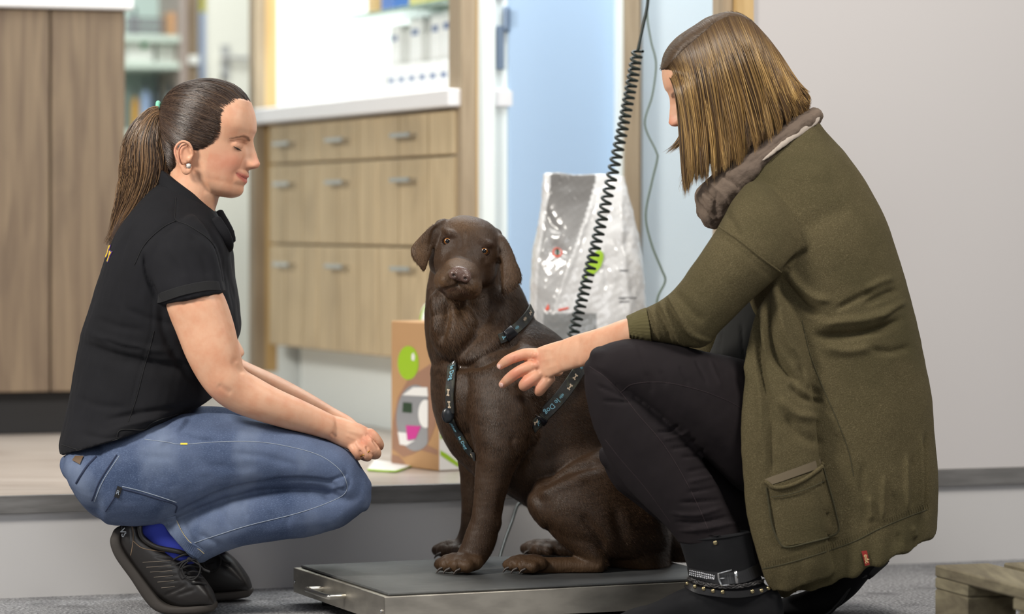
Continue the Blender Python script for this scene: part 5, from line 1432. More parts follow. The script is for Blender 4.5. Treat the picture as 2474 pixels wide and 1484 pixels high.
# near hind leg
D.append(loft([(1500, 1060, 1600, 1330, 6.31, .06), (1440, 1085, 1520, 1350, 6.285, .07), (1380, 1115, 1450, 1345, 6.27, .07), (1330, 1150, 1380, 1320, 6.262, .06), (1292, 1185, 1325, 1280, 6.262, .045)], nseg=40, e=2.1))
D.append(loft([(1285, 1200, 1385, 1165, 6.262, .045), (1305, 1255, 1420, 1215, 6.255, .042), (1340, 1300, 1446, 1268, 6.25, .038), (1384, 1338, 1462, 1316, 6.245, .03), (1420, 1368, 1468, 1348, 6.243, .024)], nseg=32))
D.append(tubepx([(1446, 1366, 6.24, 24), (1410, 1369, 6.238, 23), (1360, 1368, 6.235, 22), (1310, 1367, 6.23, 21), (1275, 1366, 6.23, 22)], k=1.1))
D += paw(1272, 1380, 6.225, .92)
# far hind leg
D.append(loft([(1300, 1180, 1400, 1160, 6.50, .05), (1325, 1250, 1420, 1230, 6.51, .04), (1370, 1300, 1430, 1290, 6.52, .03), (1390, 1330, 1430, 1320, 6.52, .025)], nseg=24))
D.append(tubepx([(1420, 1335, 6.52, 20), (1370, 1328, 6.53, 19), (1320, 1322, 6.54, 19)], k=1.1))
D += paw(1308, 1341, 6.55, .85)
# tail
D.append(tubepx([(1590, 1300, 6.43, 44), (1630, 1332, 6.43, 32), (1680, 1348, 6.44, 26), (1720, 1356, 6.42, 18)], k=.9))
V, F = remesh(D, .003, 9, .5)
V = V.copy(); V[:, 2] = np.maximum(V[:, 2], .0795)
S = [
 # face: stop, muzzle lines, mouth
 ([(1118, 560), (1118, 585), (1114, 612)], 9, -.0030), ([(1062, 700), (1080, 697), (1096, 693), (1106, 690), (1120, 698), (1138, 708), (1152, 708)], 2.8, -.0034), ([(1107, 676), (1106, 690)], 3, -.004),
 ([(1081, 600), (1072, 628), (1060, 650)], 8, -.0025), ([(1168, 622), (1172, 650), (1168, 680)], 8, -.0025),
 ([(1066, 552), (1080, 560), (1096, 566)], 8, .003), ([(1150, 580), (1172, 582), (1192, 596)], 8, .003),
 ([(1040, 600), (1048, 560), (1062, 545)], 6, -.004), ([(1204, 620), (1206, 660), (1208, 700)], 6, -.005),
 # throat folds
 ([(1075, 720), (1080, 760), (1070, 800), (1062, 830)], 11, -.008), ([(1110, 728), (1125, 770), (1150, 800)], 10, -.006), ([(1045, 700), (1050, 760), (1048, 810)], 9, .006), ([(1190, 720), (1165, 790), (1120, 840), (1090, 850)], 14, -.006), ([(1230, 740), (1215, 800), (1170, 850), (1100, 872)], 12, .006),
 ([(1050, 862), (1100, 882), (1160, 880), (1220, 850), (1262, 812)], 11, -.009), 
 # shoulder, elbow, rib line, thigh
 ([(1282, 1040), (1280, 1080), (1262, 1110), (1240, 1150)], 10, -.008), ([(1240, 1050), (1238, 1075), (1252, 1095)], 7, -.0025),
 ([(1290, 950), (1300, 1000), (1290, 1050)], 12, -.008), ([(1180, 900), (1250, 960), (1270, 1010)], 18, .004),
 ([(1290, 1185), (1340, 1150), (1400, 1130), (1460, 1125)], 12, -.010), ([(1300, 1205), (1350, 1175), (1420, 1155)], 14, .006),
 ([(1400, 1240), (1440, 1290), (1460, 1330)], 12, -.006), ([(1480, 1220), (1500, 1300), (1500, 1360)], 16, -.006), ([(1300, 1250), (1330, 1300), (1380, 1340)], 8, .003),
 ([(1150, 1110), (1146, 1180), (1142, 1250)], 9, .003), ([(1215, 1180), (1206, 1250)], 8, -.003), ([(1300, 1130), (1360, 1090), (1440, 1070)], 20, -.004),
 # toes
 ([(1070, 1352), (1078, 1372), (1084, 1386)], 4, -.003), ([(1104, 1346), (1108, 1368), (1110, 1386)], 4, -.003), ([(1232, 1358), (1240, 1384)], 4, -.003), ([(1258, 1352), (1266, 1384)], 4, -.003)]
V = strokes(V, F, S)
N_ = normals(V, F)
V += N_*(vnoise(V, 16, 9, .0012, 3))[:, None]
base = np.array(lin(58, 41, 27)[:3]); tan_ = np.array(lin(124, 94, 64)[:3]); dk_ = np.array(lin(48, 31, 20)[:3])
x, y = proj(V); cd3 = np.tile(base, (len(V), 1))
def mixc(c, m, col):
    m = np.clip(m, 0, 1)[:, None]; return c*(1-m)+col*m
g2 = lambda cx, cy, rx, ry: np.exp(-((x-cx)/rx)**2-((y-cy)/ry)**2)*(V[:, 1] < 6.38)
hd_ = V[:, 2] > at(0, 735, 6.3)[2]
cd3 = mixc(cd3, .35*g2(1108, 622, 40, 40)*(V[:, 1] < 6.25), tan_)
cd3 = mixc(cd3, .28*(g2(1066, 680, 18, 24)+g2(1148, 700, 18, 22))*(V[:, 1] < 6.27), tan_)
cd3 = mixc(cd3, .3*g2(1120, 540, 40, 26), tan_)
cd3 = mixc(cd3, .35*g2(1012, 605, 22, 50), tan_); cd3 = mixc(cd3, .2*g2(1235, 660, 26, 50), tan_)
cd3 = mixc(cd3, .6*(g2(1081, 568, 20, 10)+g2(1180, 590, 20, 10))+.5*(g2(1081, 583, 20, 16)+g2(1170, 607, 20, 16)), dk_)
lipc = np.array(lin(62, 40, 32)[:3])
cd3 = mixc(cd3, .45*(polydist(x, y, [(1066, 702), (1090, 700), (1110, 700), (1135, 714)])[0] < 3.5)*(V[:, 1] < 6.30)*(y > 660), lipc)
cd3 = mixc(cd3, .28*np.clip((y-1335)/30, 0, 1), tan_*.8)
cd3 = mixc(cd3, .22*g2(1100, 770, 60, 60), tan_)
cd3 *= (1+vnoise(V, 22, 4, .10, 2))[:, None]
M['dogcoat'] = mat('brown coat', lin(62, 42, 29), 0.55, spec=0.3, attr='Col', sheen=0.2, bump=[(240, 0.5, 0.002, (1, 1, .25)), (60, .3, .003, (1, 1, .3))])
dbody = obj('body', V, F, M['dogcoat'], dog, colors=cd3)
# ---- fur: short hairs lying along the body
Fa = np.asarray(F); ctr = V[Fa].mean(1); ar = np.linalg.norm(np.cross(V[Fa[:, 2]]-V[Fa[:, 0]], V[Fa[:, 3]]-V[Fa[:, 1]]), axis=1)
fr_r = np.random.default_rng(11)
wgt = ar.copy(); fn = N_[Fa].mean(1); fn /= np.linalg.norm(fn, axis=1)[:, None]+1e-9
wgt *= np.where(fn[:, 1] > .35, .25, 1.0)
nF_ = 210000; pick = fr_r.choice(len(Fa), nF_, p=wgt/wgt.sum())
uv = fr_r.random((nF_, 2)); a, b, c, d = (V[Fa[pick, i]] for i in range(4))
root_ = (a*(1-uv[:, :1])+b*uv[:, :1])*(1-uv[:, 1:])+(d*(1-uv[:, :1])+c*uv[:, :1])*uv[:, 1:]
nn_ = fn[pick]; xx, yy = proj(root_)
# flow field
fl = np.tile(np.array([.35, 0, -1.0]), (nF_, 1))
body_ = (yy > 880) & (xx > 1280); fl[body_] = (.75, 0, -.65)
headm = ((xx-1127)**2+(yy-615)**2 < 112**2) & (root_[:, 1] < 6.40)
away = root_-hp_(0, .15, -.02); away -= nn_*(away*nn_).sum(1)[:, None]; away /= np.linalg.norm(away, axis=1)[:, None]+1e-9
fl[headm] = away[headm]
meta = (yy > 1340) & (xx < 1460); fl[meta] = (-1, 0, -.15)
fl += fr_r.normal(size=fl.shape)*.22; fl += nn_*.30
fl -= 0; tg = fl-nn_*(fl*nn_).sum(1)[:, None]*.80; tg /= np.linalg.norm(tg, axis=1)[:, None]
ln = fr_r.uniform(.006, .011, nF_); ln[headm] *= .55; ln[meta] *= .5
neck = (yy > 690) & (yy < 900) & (xx < 1300); ln[neck] *= 1.35
leg = (yy > 1100) & (xx < 1260); ln[leg] *= .65
nose_ = (np.hypot(xx-1108, yy-661) < 27) | (np.hypot(xx-1081, yy-583) < 12) | (np.hypot(xx-1170, yy-607) < 12)
ln[nose_ & (root_[:, 1] < 6.32)] *= .02
side = np.cross(tg, nn_); side /= np.linalg.norm(side, axis=1)[:, None]+1e-9
wd = .00032
P0 = root_-nn_*.0008; tip = P0+tg*ln[:, None]+nn_*(ln*.10)[:, None]; mid = (P0+tip)/2+nn_*(ln*.10)[:, None]
tip[:, 2] = np.maximum(tip[:, 2], .0795)
FV = np.stack([P0-side*wd, P0+side*wd, mid+side*wd*.7, mid-side*wd*.7, tip], 1).reshape(-1, 3)
# store as quads (tip folded to a thin quad)
i5 = np.arange(nF_)*5
FQ = np.concatenate([np.stack([i5, i5+1, i5+2, i5+3], 1)]); FT = np.stack([i5+3, i5+2, i5+4], 1)
cf = cd3[Fa[pick, 0]]*fr_r.uniform(.55, 1.7, (nF_, 1)); cf = np.repeat(cf, 5, axis=0)
def obj_mixed(name, V, Q, T, m, parent, colors):
    base = worldloc(parent); me = bpy.data.meshes.new(name)
    me.vertices.add(len(V)); me.vertices.foreach_set('co', (V-base).astype(np.float32).ravel())
    li = np.concatenate([Q.ravel(), T.ravel()]).astype(np.int32); me.loops.add(len(li)); me.loops.foreach_set('vertex_index', li)
    tot = np.r_[np.full(len(Q), 4), np.full(len(T), 3)].astype(np.int32); st = np.r_[0, np.cumsum(tot)[:-1]].astype(np.int32)
    me.polygons.add(len(tot)); me.polygons.foreach_set('loop_start', st); me.polygons.foreach_set('loop_total', tot); me.update(calc_edges=True)
    me.materials.append(m); ca = me.color_attributes.new('Col', 'FLOAT_COLOR', 'POINT'); c = np.ones((len(V), 4), dtype=np.float32); c[:, :3] = colors; ca.data.foreach_set('color', c.ravel())
    o = bpy.data.objects.new(name, me); COL.objects.link(o); o.parent = parent; return o
M['fur'] = mat('fur hairs', lin(74, 50, 34), 0.5, spec=0.35, attr='Col')
fo = obj_mixed('coat_hairs', FV, FQ, FT, M['fur'], dbody, cf); fo['kind'] = 'stuff'
# ---- eyes
def eyeball(cx, cy):
    q, n = surf(dbody, cx, cy, 0); c = q+np.array([0, .0056, 0])
    gz = np.array([0.0, -1, .0]); 
    gx = -c/np.linalg.norm(c); gz = np.array([gx[0], gx[1], 0.02]); gz /= np.linalg.norm(gz)
    V, F = ell((0, 0, 0), (.0090, .0090, .0090), n=36)
    ang = np.degrees(np.arccos(np.clip(V[np.array([f[0] for f in F])]@np.array([0, 0, 1.0])/.0090, -1, 1)))
    zc = gz; xc = np.cross((0, 0, 1.0), zc); xc /= np.linalg.norm(xc); yc = np.cross(zc, xc)
    Vw = c+V[:, :1]*xc+V[:, 1:2]*yc+V[:, 2:3]*zc
    fm = [0 if a < 28 else (1 if a < 50 else (2 if a < 57 else 3)) for a in ang]
    o = obj('eye', Vw, F, None, dog, mats=[mpup, miris, mrim, mscl], fmat=fm); fixnormals(o.data)
    return c
mpup = mat('pupil', lin(6, 6, 8), 0.06, coat=.4, spec=.4); miris = mat('amber iris', lin(128, 82, 38), 0.08, coat=1.0); mrim = mat('iris rim', lin(60, 36, 20), 0.08, coat=1.0); mscl = mat('dark sclera', lin(86, 64, 50), 0.12, coat=1.0)
mlid = mat('eyelid rim', lin(38, 25, 18), 0.7, spec=.1)
for (cx, cy) in ((1081, 583), (1170, 607)):
    c = eyeball(cx, cy)
    P = []
    for a in np.linspace(0, 2*np.pi, 25):
        px_ = cx+(11.6)*math.cos(a)*math.cos(roll)-(8.6)*math.sin(a)*math.sin(roll); py_ = cy+11.6*math.cos(a)*math.sin(roll)+8.6*math.sin(a)*math.cos(roll)
        p = at(px_, py_, c[1]-.0036); P.append(p)
    fmesh('eyelid', tube3(P, .0019, k=1.5, nseg=10, sub=2), mlid, dog)
# ---- nose
np_ = hp_(0, .1525, -.0270)
NV = [he(0, .145, -.025, .0215, .012, .0150), he(-.0120, .148, -.029, .0108, .012, .0105), he(.0120, .148, -.029, .0108, .012, .0105)]
V, F = remesh(NV, .0011, 4)
V = strokes(V, F, [([proj(hp_(0, .158, -.034)), proj(hp_(0, .158, -.048))], 1.6, -.0014)])
nc = np.tile(np.array(lin(94, 72, 64)[:3]), (len(V), 1)); nl_ = np.array([dR, dF, dU]); ln_ = (V-DO)@nl_.T
for s_ in (-1, 1): nc = mixc(nc, .9*np.exp(-((ln_[:, 0]-s_*.0118)/.0042)**2-((ln_[:, 2]+.0300)/.0036)**2), np.array(lin(24, 15, 13)[:3]))
for s_ in (-1, 1): V = V-dF*(.0045*np.exp(-((ln_[:, 0]-s_*.0118)/.0040)**2-((ln_[:, 2]+.0300)/.0034)**2))[:, None]
M['nose'] = mat('brown nose leather', lin(112, 84, 74), 0.33, spec=0.5, attr='Col', bump=[(-520, 0.5, .0008, (1, 1, 1))], coat=.15)
obj('nose', V, F, M['nose'], dog, colors=nc)
# claws
mcl = mat('claw', lin(48, 38, 32), 0.45)
for (cx, cy, D0) in ((1061, 1384, 6.205), (1077, 1387, 6.185), (1102, 1388, 6.175), (1221, 1383, 6.21), (1240, 1386, 6.19), (1260, 1386, 6.18), (1055, 1350, 6.47), (1270, 1338, 6.53)):
    p = at(cx, cy, D0); p[2] = max(p[2], .088)
    fmesh('claw', tube3([p+np.array([.008, 0, .004]), p, p+np.array([-.005, -.002, -.006])], [.0030, .0026, .0010], nseg=8), mcl, dog)
# ---- collar
M['strap'] = mat('black printed webbing', lin(34, 36, 36), 0.6, bump=(500, .4, .0005, (1, 1, 1)), noise=(60, lin(58, 60, 50), (1, 1, 1), .5, .62))
mprint = mat('pale blue print', lin(120, 172, 190), 0.6); mprint2 = mat('beige print', lin(206, 188, 164), 0.6); mbk = mat('black buckle', lin(20, 22, 28), 0.3)
def strapset(name, P, w, parent, off=.0035):
    o, pts, ns = band(name, dbody, P, w, .0022, M['strap'], parent, off)
    return o, pts, ns
def marks(o, pts, ns, words, w, prefix='print'):
    T = np.gradient(pts, axis=0); T /= np.linalg.norm(T, axis=1)[:, None]
    for (t, txt, sz, side, m_) in words:
        i = int(t*(len(pts)-1)); n = ns[i]; d = T[i]; s_ = np.cross(d, n); s_ /= np.linalg.norm(s_)
        c = pts[i]+n*.0024+s_*side*w
        if txt == 'bone':
            V, F = cat(MB_bone(0.011)); 
        elif txt == 'skull':
            V, F = cat(MB_fish(0.012))
        else: V, F = text_mesh(txt, sz, .0003, .0002)
        Vw, F = place((V, F), c, d, np.cross(n, d), n)
        fmesh(prefix, (Vw, F), m_, o, smooth=False)
def MB_bone(L):
    b = MB().box((0, 0, 0), (L, L*.22, .0005)); 
    for i in (-1, 1):
        for j in (-1, 1): b.box((i*L*.5, j*L*.18, 0), (L*.3, L*.26, .0005), bev=.0001)
    return np.concatenate(b.V), b.F
def MB_fish(L):
    b = MB()
    for k in range(5): b.box((-L*.4+k*L*.2, 0, 0), (L*.07, L*(.6-.1*abs(k-2)), .0005))
    b.box((0, 0, 0), (L, L*.1, .0005)); return np.concatenate(b.V), b.F
cl, pts, ns = strapset('collar', [(1284, 738), (1278, 755), (1268, 772), (1252, 790), (1236, 802), (1218, 814), (1205, 820)], .021, dog)
marks(cl, pts, ns, [(.12, 'bone', 0, 0, mprint2), (.30, 'skull', 0, .1, mprint2), (.52, 'skull', 0, 0, mprint), (.85, 'bone', 0, 0, mprint)], .021)
fmesh('buckle', strap3(pts[int(len(pts)*.62):int(len(pts)*.84)]+ns[int(len(pts)*.62):int(len(pts)*.84)]*.003, ns[int(len(pts)*.62):int(len(pts)*.84)], .024, .0035), mbk, cl)
hn = empty('harness', at(1200, 1000, 6.25))
hn.parent = dog; hn.location = tuple(at(1200, 1000, 6.25)-worldloc(dog)); bpy.context.view_layer.update()
h1, pts, ns = strapset('front_strap', [(1095, 880), (1094, 905), (1091, 935), (1090, 965), (1092, 995)], .021, hn, .005)
marks(h1, pts, ns, [(.28, 'le Dog', .014, -.1, mprint), (.62, 'bone', 0, .1, mprint2), (.85, 'bone', 0, 0, mprint2)], .021)
h2, pts, ns = strapset('chest_strap', [(1082, 990), (1096, 1020), (1112, 1050), (1130, 1080), (1150, 1104)], .018, hn, .004)
marks(h2, pts, ns, [(.35, 'pirate', .011, 0, mprint), (.65, 'le Dog', .011, 0, mprint), (.92, 'bone', 0, 0, mprint2)], .018)
h3, pts, ns = strapset('side_strap', [(1404, 885), (1385, 915), (1365, 945), (1340, 975), (1312, 1003), (1284, 1032)], .027, hn, .004)
marks(h3, pts, ns, [(.05, 'skull', 0, 0, mprint), (.2, 'bone', 0, 0, mprint2), (.36, 'bone', 0, .1, mprint2), (.5, 'skull', 0, 0, mprint), (.66, 'le Dog', .015, 0, mprint), (.93, 'pi', .015, 0.05, mprint), (.97, 'bone', 0, -.2, mprint2)], -.027)
fmesh('strap_keeper', strap3(pts[int(len(pts)*.82):int(len(pts)*.9)]+ns[int(len(pts)*.82):int(len(pts)*.9)]*.003, ns[int(len(pts)*.82):int(len(pts)*.9)], .031, .0025), mbk, h3)
q, n = surf(dbody, 1090, 1000, .010)
fmesh('slider', ell(q, (.0125, .006, .016), n=14), mat('black slider', lin(26, 30, 34), .3), hn)
rg = [at(1104, 884, 6.245)+np.array([math.cos(a)*.009, 0, math.sin(a)*.010]) for a in np.linspace(0, 2*np.pi, 21)]
q, n = surf(dbody, 1106, 882, .003); rg = [q+np.array([math.cos(a)*.0085, math.sin(a)*.002, math.sin(a)*.010]) for a in np.linspace(0, 2*np.pi, 21)]
fmesh('metal_ring', tube3(rg, .0014, nseg=8, sub=2), M['chrome'], hn)
# ------------------------------------------------------------ woman on the right
RD = 6.12
rw = empty('person', at(1900, 1440, 6.1)*np.array([1, 1, 0]), 'crouching woman with light brown bob in olive cardigan and black jeans, right of the dog', 'person')
RT = math.radians(27)
RO = at(1738, 236, RD); RA = axes(RT, -1, 0.0); RA0 = RA
K = 6.12/6.25*1.0
parts = [(tf(head_local()[0], RO, *RA), head_local()[1])]
parts += [(tf(v, RO, *RA), f) for v, f in face_extras()+ear(1)+ear(-1)]
parts.append(loft([(1850, 190, 1700, 330, RD, .058), (1890, 260, 1740, 400, RD, .056), (1925, 330, 1780, 450, RD, .06), (1960, 400, 1810, 500, RD, .09)], caps=('round', 'flat')))
parts.append(loft([(1960, 380, 1830, 480, RD, .10), (2050, 500, 1850, 640, RD, .15), (2120, 650, 1860, 760, RD, .16), (2190, 900, 1870, 900, RD, .16), (2220, 1130, 1880, 1080, RD, .16)], nseg=32))
ar = [(1830, 560, 1900, 620, 6.02, .03), (1740, 620, 1830, 700, 5.95, .04), (1650, 700, 1730, 780, 5.93, .04), (1580, 755, 1640, 825, 5.955, .042), (1512, 770, 1522, 838, 5.99, .040), (1470, 785, 1478, 860, 6.02, .038), (1430, 798, 1428, 880, 6.05, .034), (1395, 808, 1385, 892, 6.08, .028), (1362, 820, 1350, 902, 6.105, .0245)]
parts.append(loft(ar, nseg=32, e=2.15))
parts.append(loft([(1372, 818, 1358, 900, 6.10, .024), (1335, 828, 1330, 912, 6.125, .021), (1305, 838, 1312, 922, 6.145, .020), (1282, 850, 1298, 926, 6.16, .018), (1268, 860, 1290, 922, 6.168, .014)], nseg=28, e=2.3))
fin = [[(1300, 856, 6.150, 15), (1270, 856, 6.155, 14.5), (1242, 864, 6.158, 13.5), (1222, 874, 6.17, 12.5), (1208, 885, 6.185, 9.5)],
 [(1300, 880, 6.145, 15), (1270, 890, 6.145, 14.5), (1246, 903, 6.15, 14), (1228, 917, 6.165, 13), (1213, 930, 6.185, 9.5)],
 [(1310, 900, 6.140, 15), (1290, 914, 6.138, 15), (1272, 926, 6.142, 15.5), (1266, 932, 6.16, 14), (1272, 930, 6.185, 11)],
 [(1330, 912, 6.135, 14), (1316, 928, 6.135, 14), (1306, 940, 6.14, 14), (1302, 946, 6.16, 12.5), (1308, 940, 6.185, 10)],
 [(1350, 895, 6.15, 14), (1320, 900, 6.175, 13), (1290, 905, 6.195, 12), (1268, 908, 6.21, 11)]]
for f in fin: parts.append(tubepx(f, nseg=16, sub=6))
for (x_, y_, d_) in ((1296, 858, 6.143), (1296, 882, 6.138), (1306, 902, 6.136)): parts.append(ellpx(x_, y_, d_, 12, 11, .010, n=10))
# far arm reaching behind her knees
parts.append(loft([(1850, 560, 1920, 640, 6.25, .04), (1760, 660, 1830, 740, 6.28, .042), (1690, 780, 1760, 850, 6.29, .04), (1640, 880, 1700, 930, 6.27, .035), (1600, 930, 1640, 975, 6.24, .028), (1570, 950, 1595, 990, 6.23, .022)], nseg=24))
for k in range(4): parts.append(tubepx([(1580+k*3, 960+k*8, 6.235-.004*k, 10), (1560+k*4, 975+k*8, 6.23-.004*k, 9.5), (1548+k*5, 990+k*6, 6.225, 9)], nseg=10))
parts.append(tubepx([(1590, 955, 6.215, 10), (1565, 955, 6.205, 9), (1550, 962, 6.20, 8)], nseg=10))
# legs inside jeans
parts.append(loft([(1900, 960, 1900, 1130, 6.12, .05), (1700, 890, 1690, 1020, 6.0, .05), (1500, 850, 1510, 930, 5.95, .04)], nseg=20))
parts.append(loft([(1440, 920, 1510, 940, 5.95, .035), (1500, 1090, 1610, 1080, 5.95, .04), (1600, 1230, 1720, 1210, 5.95, .035), (1660, 1310, 1780, 1310, 5.95, .03), (1680, 1400, 1800, 1400, 5.95, .028)], nseg=20))
parts.append(loft([(1900, 1000, 1900, 1200, 6.18, .06), (1700, 1040, 1740, 1230, 6.13, .055), (1540, 1060, 1560, 1180, 6.105, .04)], nseg=20))
V, F = remesh(parts, .0021, 3, .5)
V = strokes(V, F, [([(1286, 866), (1292, 876)], 4, -.002), ([(1296, 892), (1304, 902)], 4, -.002), ([(1318, 910), (1326, 920)], 4, -.0018), ([(1244, 862), (1242, 874)], 3, -.0008), ([(1300, 845), (1340, 845)], 4, .0007), ([(1305, 872), (1345, 864)], 4, .0007), ([(1318, 892), (1352, 880)], 4, .0007), ([(1400, 812), (1396, 888)], 6, -.0015)])
Vl = local(V, RO, RA)
cs = skin_colors(V, Vl)
x_, y_ = proj(V); hm = (x_ < 1420)&(x_ > 1190)&(y_ > 800)&(y_ < 960)
kn = (np.exp(-((x_-1245)/26)**2-((y_-865)/14)**2)+np.exp(-((x_-1245)/26)**2-((y_-905)/16)**2)+np.exp(-((x_-1280)/30)**2-((y_-930)/20)**2)+.7*np.exp(-((x_-1296)/16)**2-((y_-870)/26)**2))*hm
pk = np.array(lin(214, 134, 112)[:3]); cs = cs*(1-.6*np.clip(kn, 0, 1)[:, None])+pk*.6*np.clip(kn, 0, 1)[:, None]
for (nx, ny) in ((1206, 887), (1211, 931)):
    m_ = (np.exp(-(((x_-nx)/6.5)**4)-((y_-ny)/7.5)**4)*hm)[:, None]; cs = cs*(1-.8*m_)+np.array(lin(240, 196, 182)[:3])*.8*m_
rbody = obj('body', V, F, M['skin'], rw, colors=cs)
for (nx, ny, rot) in ((1206, 886, .6), (1212, 930, .8)):
    q, n = surf(rbody, nx, ny, .0004)
    if q is not None:
        d = np.array([-.75, 0, -.55]); d -= n*d.dot(n); d /= np.linalg.norm(d); s_ = np.cross(d, n)
        fmesh('fingernail', ell(q, (.0062, .0045, .0012), np.array([d, s_, n]), n=12), mat('nail', lin(240, 200, 188), .25, coat=.3), rw)
lashes(rw, RO, RA, k=1.0)
for s_ in (1, -1):
    pts = []
    for t in np.linspace(-1, 1, 9):
        yy = EY+t*.0125; zz = EZ-.0048-.0026*(1-t*t)+.001*t
        pts.append((lidx(yy, zz)+.0001, s_*yy, zz))
    fmesh('eye', tube3(tf(pts, RO, *RA), [.0004, .0009, .0012, .0014, .0015, .0014, .0012, .0009, .0004], nseg=8, sub=2), bpy.data.materials['dark eye'], rw)

# ---- hair: bob falling from a parting; sheets of strands on both sides
part_ = catmull([(1604, 172), (1624, 148), (1650, 122), (1680, 96), (1708, 72), (1732, 52), (1770, 38), (1815, 52), (1850, 84), (1880, 122)], 60)
silt = catmull([(1597, 160), (1608, 127), (1635, 93), (1666, 68), (1699, 47), (1730, 33), (1760, 26), (1790, 32), (1815, 46), (1840, 68)], 60)+np.array([3., 4.])
# lower ends, front to back (near side)
endl = catmull([(1650, 468), (1668, 440), (1690, 432), (1725, 418), (1770, 392), (1815, 362), (1855, 330), (1895, 300), (1930, 280), (1955, 262)], 60)
# bulge control in the middle (near side)
midl = catmull([(1650, 202), (1668, 210), (1690, 205), (1720, 205), (1756, 200), (1795, 190), (1835, 185), (1870, 180), (1905, 185), (1930, 195)], 60)
def hairpts(j, t, lay, side=1, ends=None, wob=None):
    """j 0..1 along the parting, t 0..1 down the strand, lay = depth of the layer (0 outer)"""
    j = np.asarray(j); f = j*59; i = np.minimum(f.astype(int), 58); fr_ = (f-i)[..., None]
    lp = lambda A: A[i]*(1-fr_)+A[i+1]*fr_
    a, m, b = lp(part_), lp(midl), lp(endl)
    c1_ = m*1.0
    # quadratic-like: first over the skull then hanging
    T = t[None, :, None]
    p = (1-T)**3*a[:, None]+3*(1-T)**2*T*(a+(m-a)*.75)[:, None]+3*(1-T)*T**2*(m+(b-m)*.45+np.array([0, 0]))[:, None]+T**3*b[:, None]
    th = np.clip(T[..., 0]*2.6, 0, 1)*np.pi/2
    dep = np.sin(th)**.9*(.088-lay)+.008
    dep = dep+.010*np.clip(T[..., 0]-.5, 0, 1)
    # toward the back the hair wraps round
    wrap = np.clip((j-.62)/.38, 0, 1)[:, None]; dep = dep*(1-.75*wrap**1.6)
    wrapf = np.clip((.10-j)/.10, 0, 1)[:, None]; dep = dep*(1-.30*wrapf)
    D_ = RD-side*dep
    return p, D_
def to3(p, D_):
    return np.stack([(p[..., 0]-CXP)*D_/FPX, D_, CAMZ-(p[..., 1]-HZ)*D_/FPX], -1)
# base: closed volume under the strands built from both sides
hb_ = [(1596, 159, 1603, 174, RD, .034), (1605, 124, 1642, 192, RD, .066), (1632, 89, 1658, 236, RD, .078), (1680, 56, 1672, 330, RD, .082), (1714, 36, 1690, 372, RD, .084), (1765, 26, 1715, 400, RD, .085), (1815, 46, 1765, 385, RD, .086), (1856, 92, 1812, 352, RD, .083), (1895, 152, 1852, 322, RD, .076), (1930, 205, 1895, 294, RD, .062), (1952, 248, 1930, 275, RD, .040)]
V, F = remesh([loft([(a, b+3, c, d-4, e_, h) for a, b, c, d, e_, h in hb_], nseg=56, sub=8, e=2.2)], .003, 3)
x, y = proj(V); 
# locks: vertical ridges on the outside
N_ = normals(V, F); fx = (x-1620)/(340.0)*np.clip(1+(y-300)/900, .6, 1.2)
V += N_*(np.abs(N_[:, 1])**.5*(.0022*np.sin(fx*58+np.sin(y*.02)*1.2)+.0012*np.sin(fx*131+y*.01))*np.clip((y-120)/120, 0, 1))[:, None]
M['hairbase2'] = mat('brown hair base', lin(76, 58, 38), .7, spec=.2, bump=(40, .5, .003, (8, 1, 1)))
rhair = obj('hair', V, F, M['hairbase2'], rw)
r2 = np.random.default_rng(21); n = 8500; mst_ = 22; tt = np.linspace(0, 1, mst_)
jj = r2.beta(1.0, 1.0, n); 
nl = 46; lock = r2.integers(0, nl, n); lj = (lock+.5)/nl; jj = np.clip(lj+(jj-.5)*.05, 0, 1)
lay = r2.uniform(0, .012, n)[:, None]; side = np.where(r2.random(n) < .62, 1, -1)
p, D_ = hairpts(jj, tt, lay, side[:, None])
# lock waviness and tapering together at ends
lph = r2.uniform(0, 6.28, nl)[lock]; lam = r2.uniform(2, 7, nl)[lock]; lend = r2.uniform(-16, 6, nl)[lock]
T = tt[None, :]
p[..., 0] += (np.sin(T*5+lph[:, None])*lam[:, None])*T**1.3
cen_, _ = hairpts(lj, tt, lay, side[:, None])
gath = np.clip((T-.45)/.55, 0, 1)[..., None]*.55
p = p*(1-gath)+(cen_+np.stack([(np.sin(T*5+lph[:, None])*lam[:, None])*T**1.3, 0*T+0*lph[:, None]], -1))*gath
p[..., 1] += (lend[:, None]-4+r2.normal(size=(n, 1))*11)*T**3
p[..., 0] += r2.normal(size=(n, 1))*2.2*T
D_ = D_+r2.normal(size=(n, 1))*.0012-side[:, None]*.0045*np.sin(T*5+lph[:, None]+1)*T
def hug(p, D_, side, obj_, lo, hi):
    from mathutils.bvhtree import BVHTree
    surf(obj_, 1700, 200)
    bv = _bvh[obj_.name]; out = D_.copy(); o = Vector((0, 0, CAMZ))
    lay_ = r2.uniform(lo, hi, len(p))
    for i in range(p.shape[0]):
        for k in range(p.shape[1]):
            P_ = Vector(((p[i, k, 0]-CXP)/FPX, 1.0, -(p[i, k, 1]-HZ)/FPX))
            if side[i] > 0:
                h = bv.ray_cast(o, P_.normalized())
                if h[0] is not None: out[i, k] = min(out[i, k], h[0].y-lay_[i])
            else:
                far = o+P_*7.0; h = bv.ray_cast(far, -P_.normalized())
                if h[0] is not None: out[i, k] = max(out[i, k], h[0].y+lay_[i])
    for _ in range(2): out[:, 1:-1] = .5*out[:, 1:-1]+.25*(out[:, :-2]+out[:, 2:])
    return out
D_ = hug(p, D_, side, rhair, .0012, .006)
W3 = to3(p, D_)
pal = (np.array(lin(92, 68, 42)[:3]), np.array(lin(140, 108, 62)[:3]), np.array(lin(188, 152, 94)[:3]))
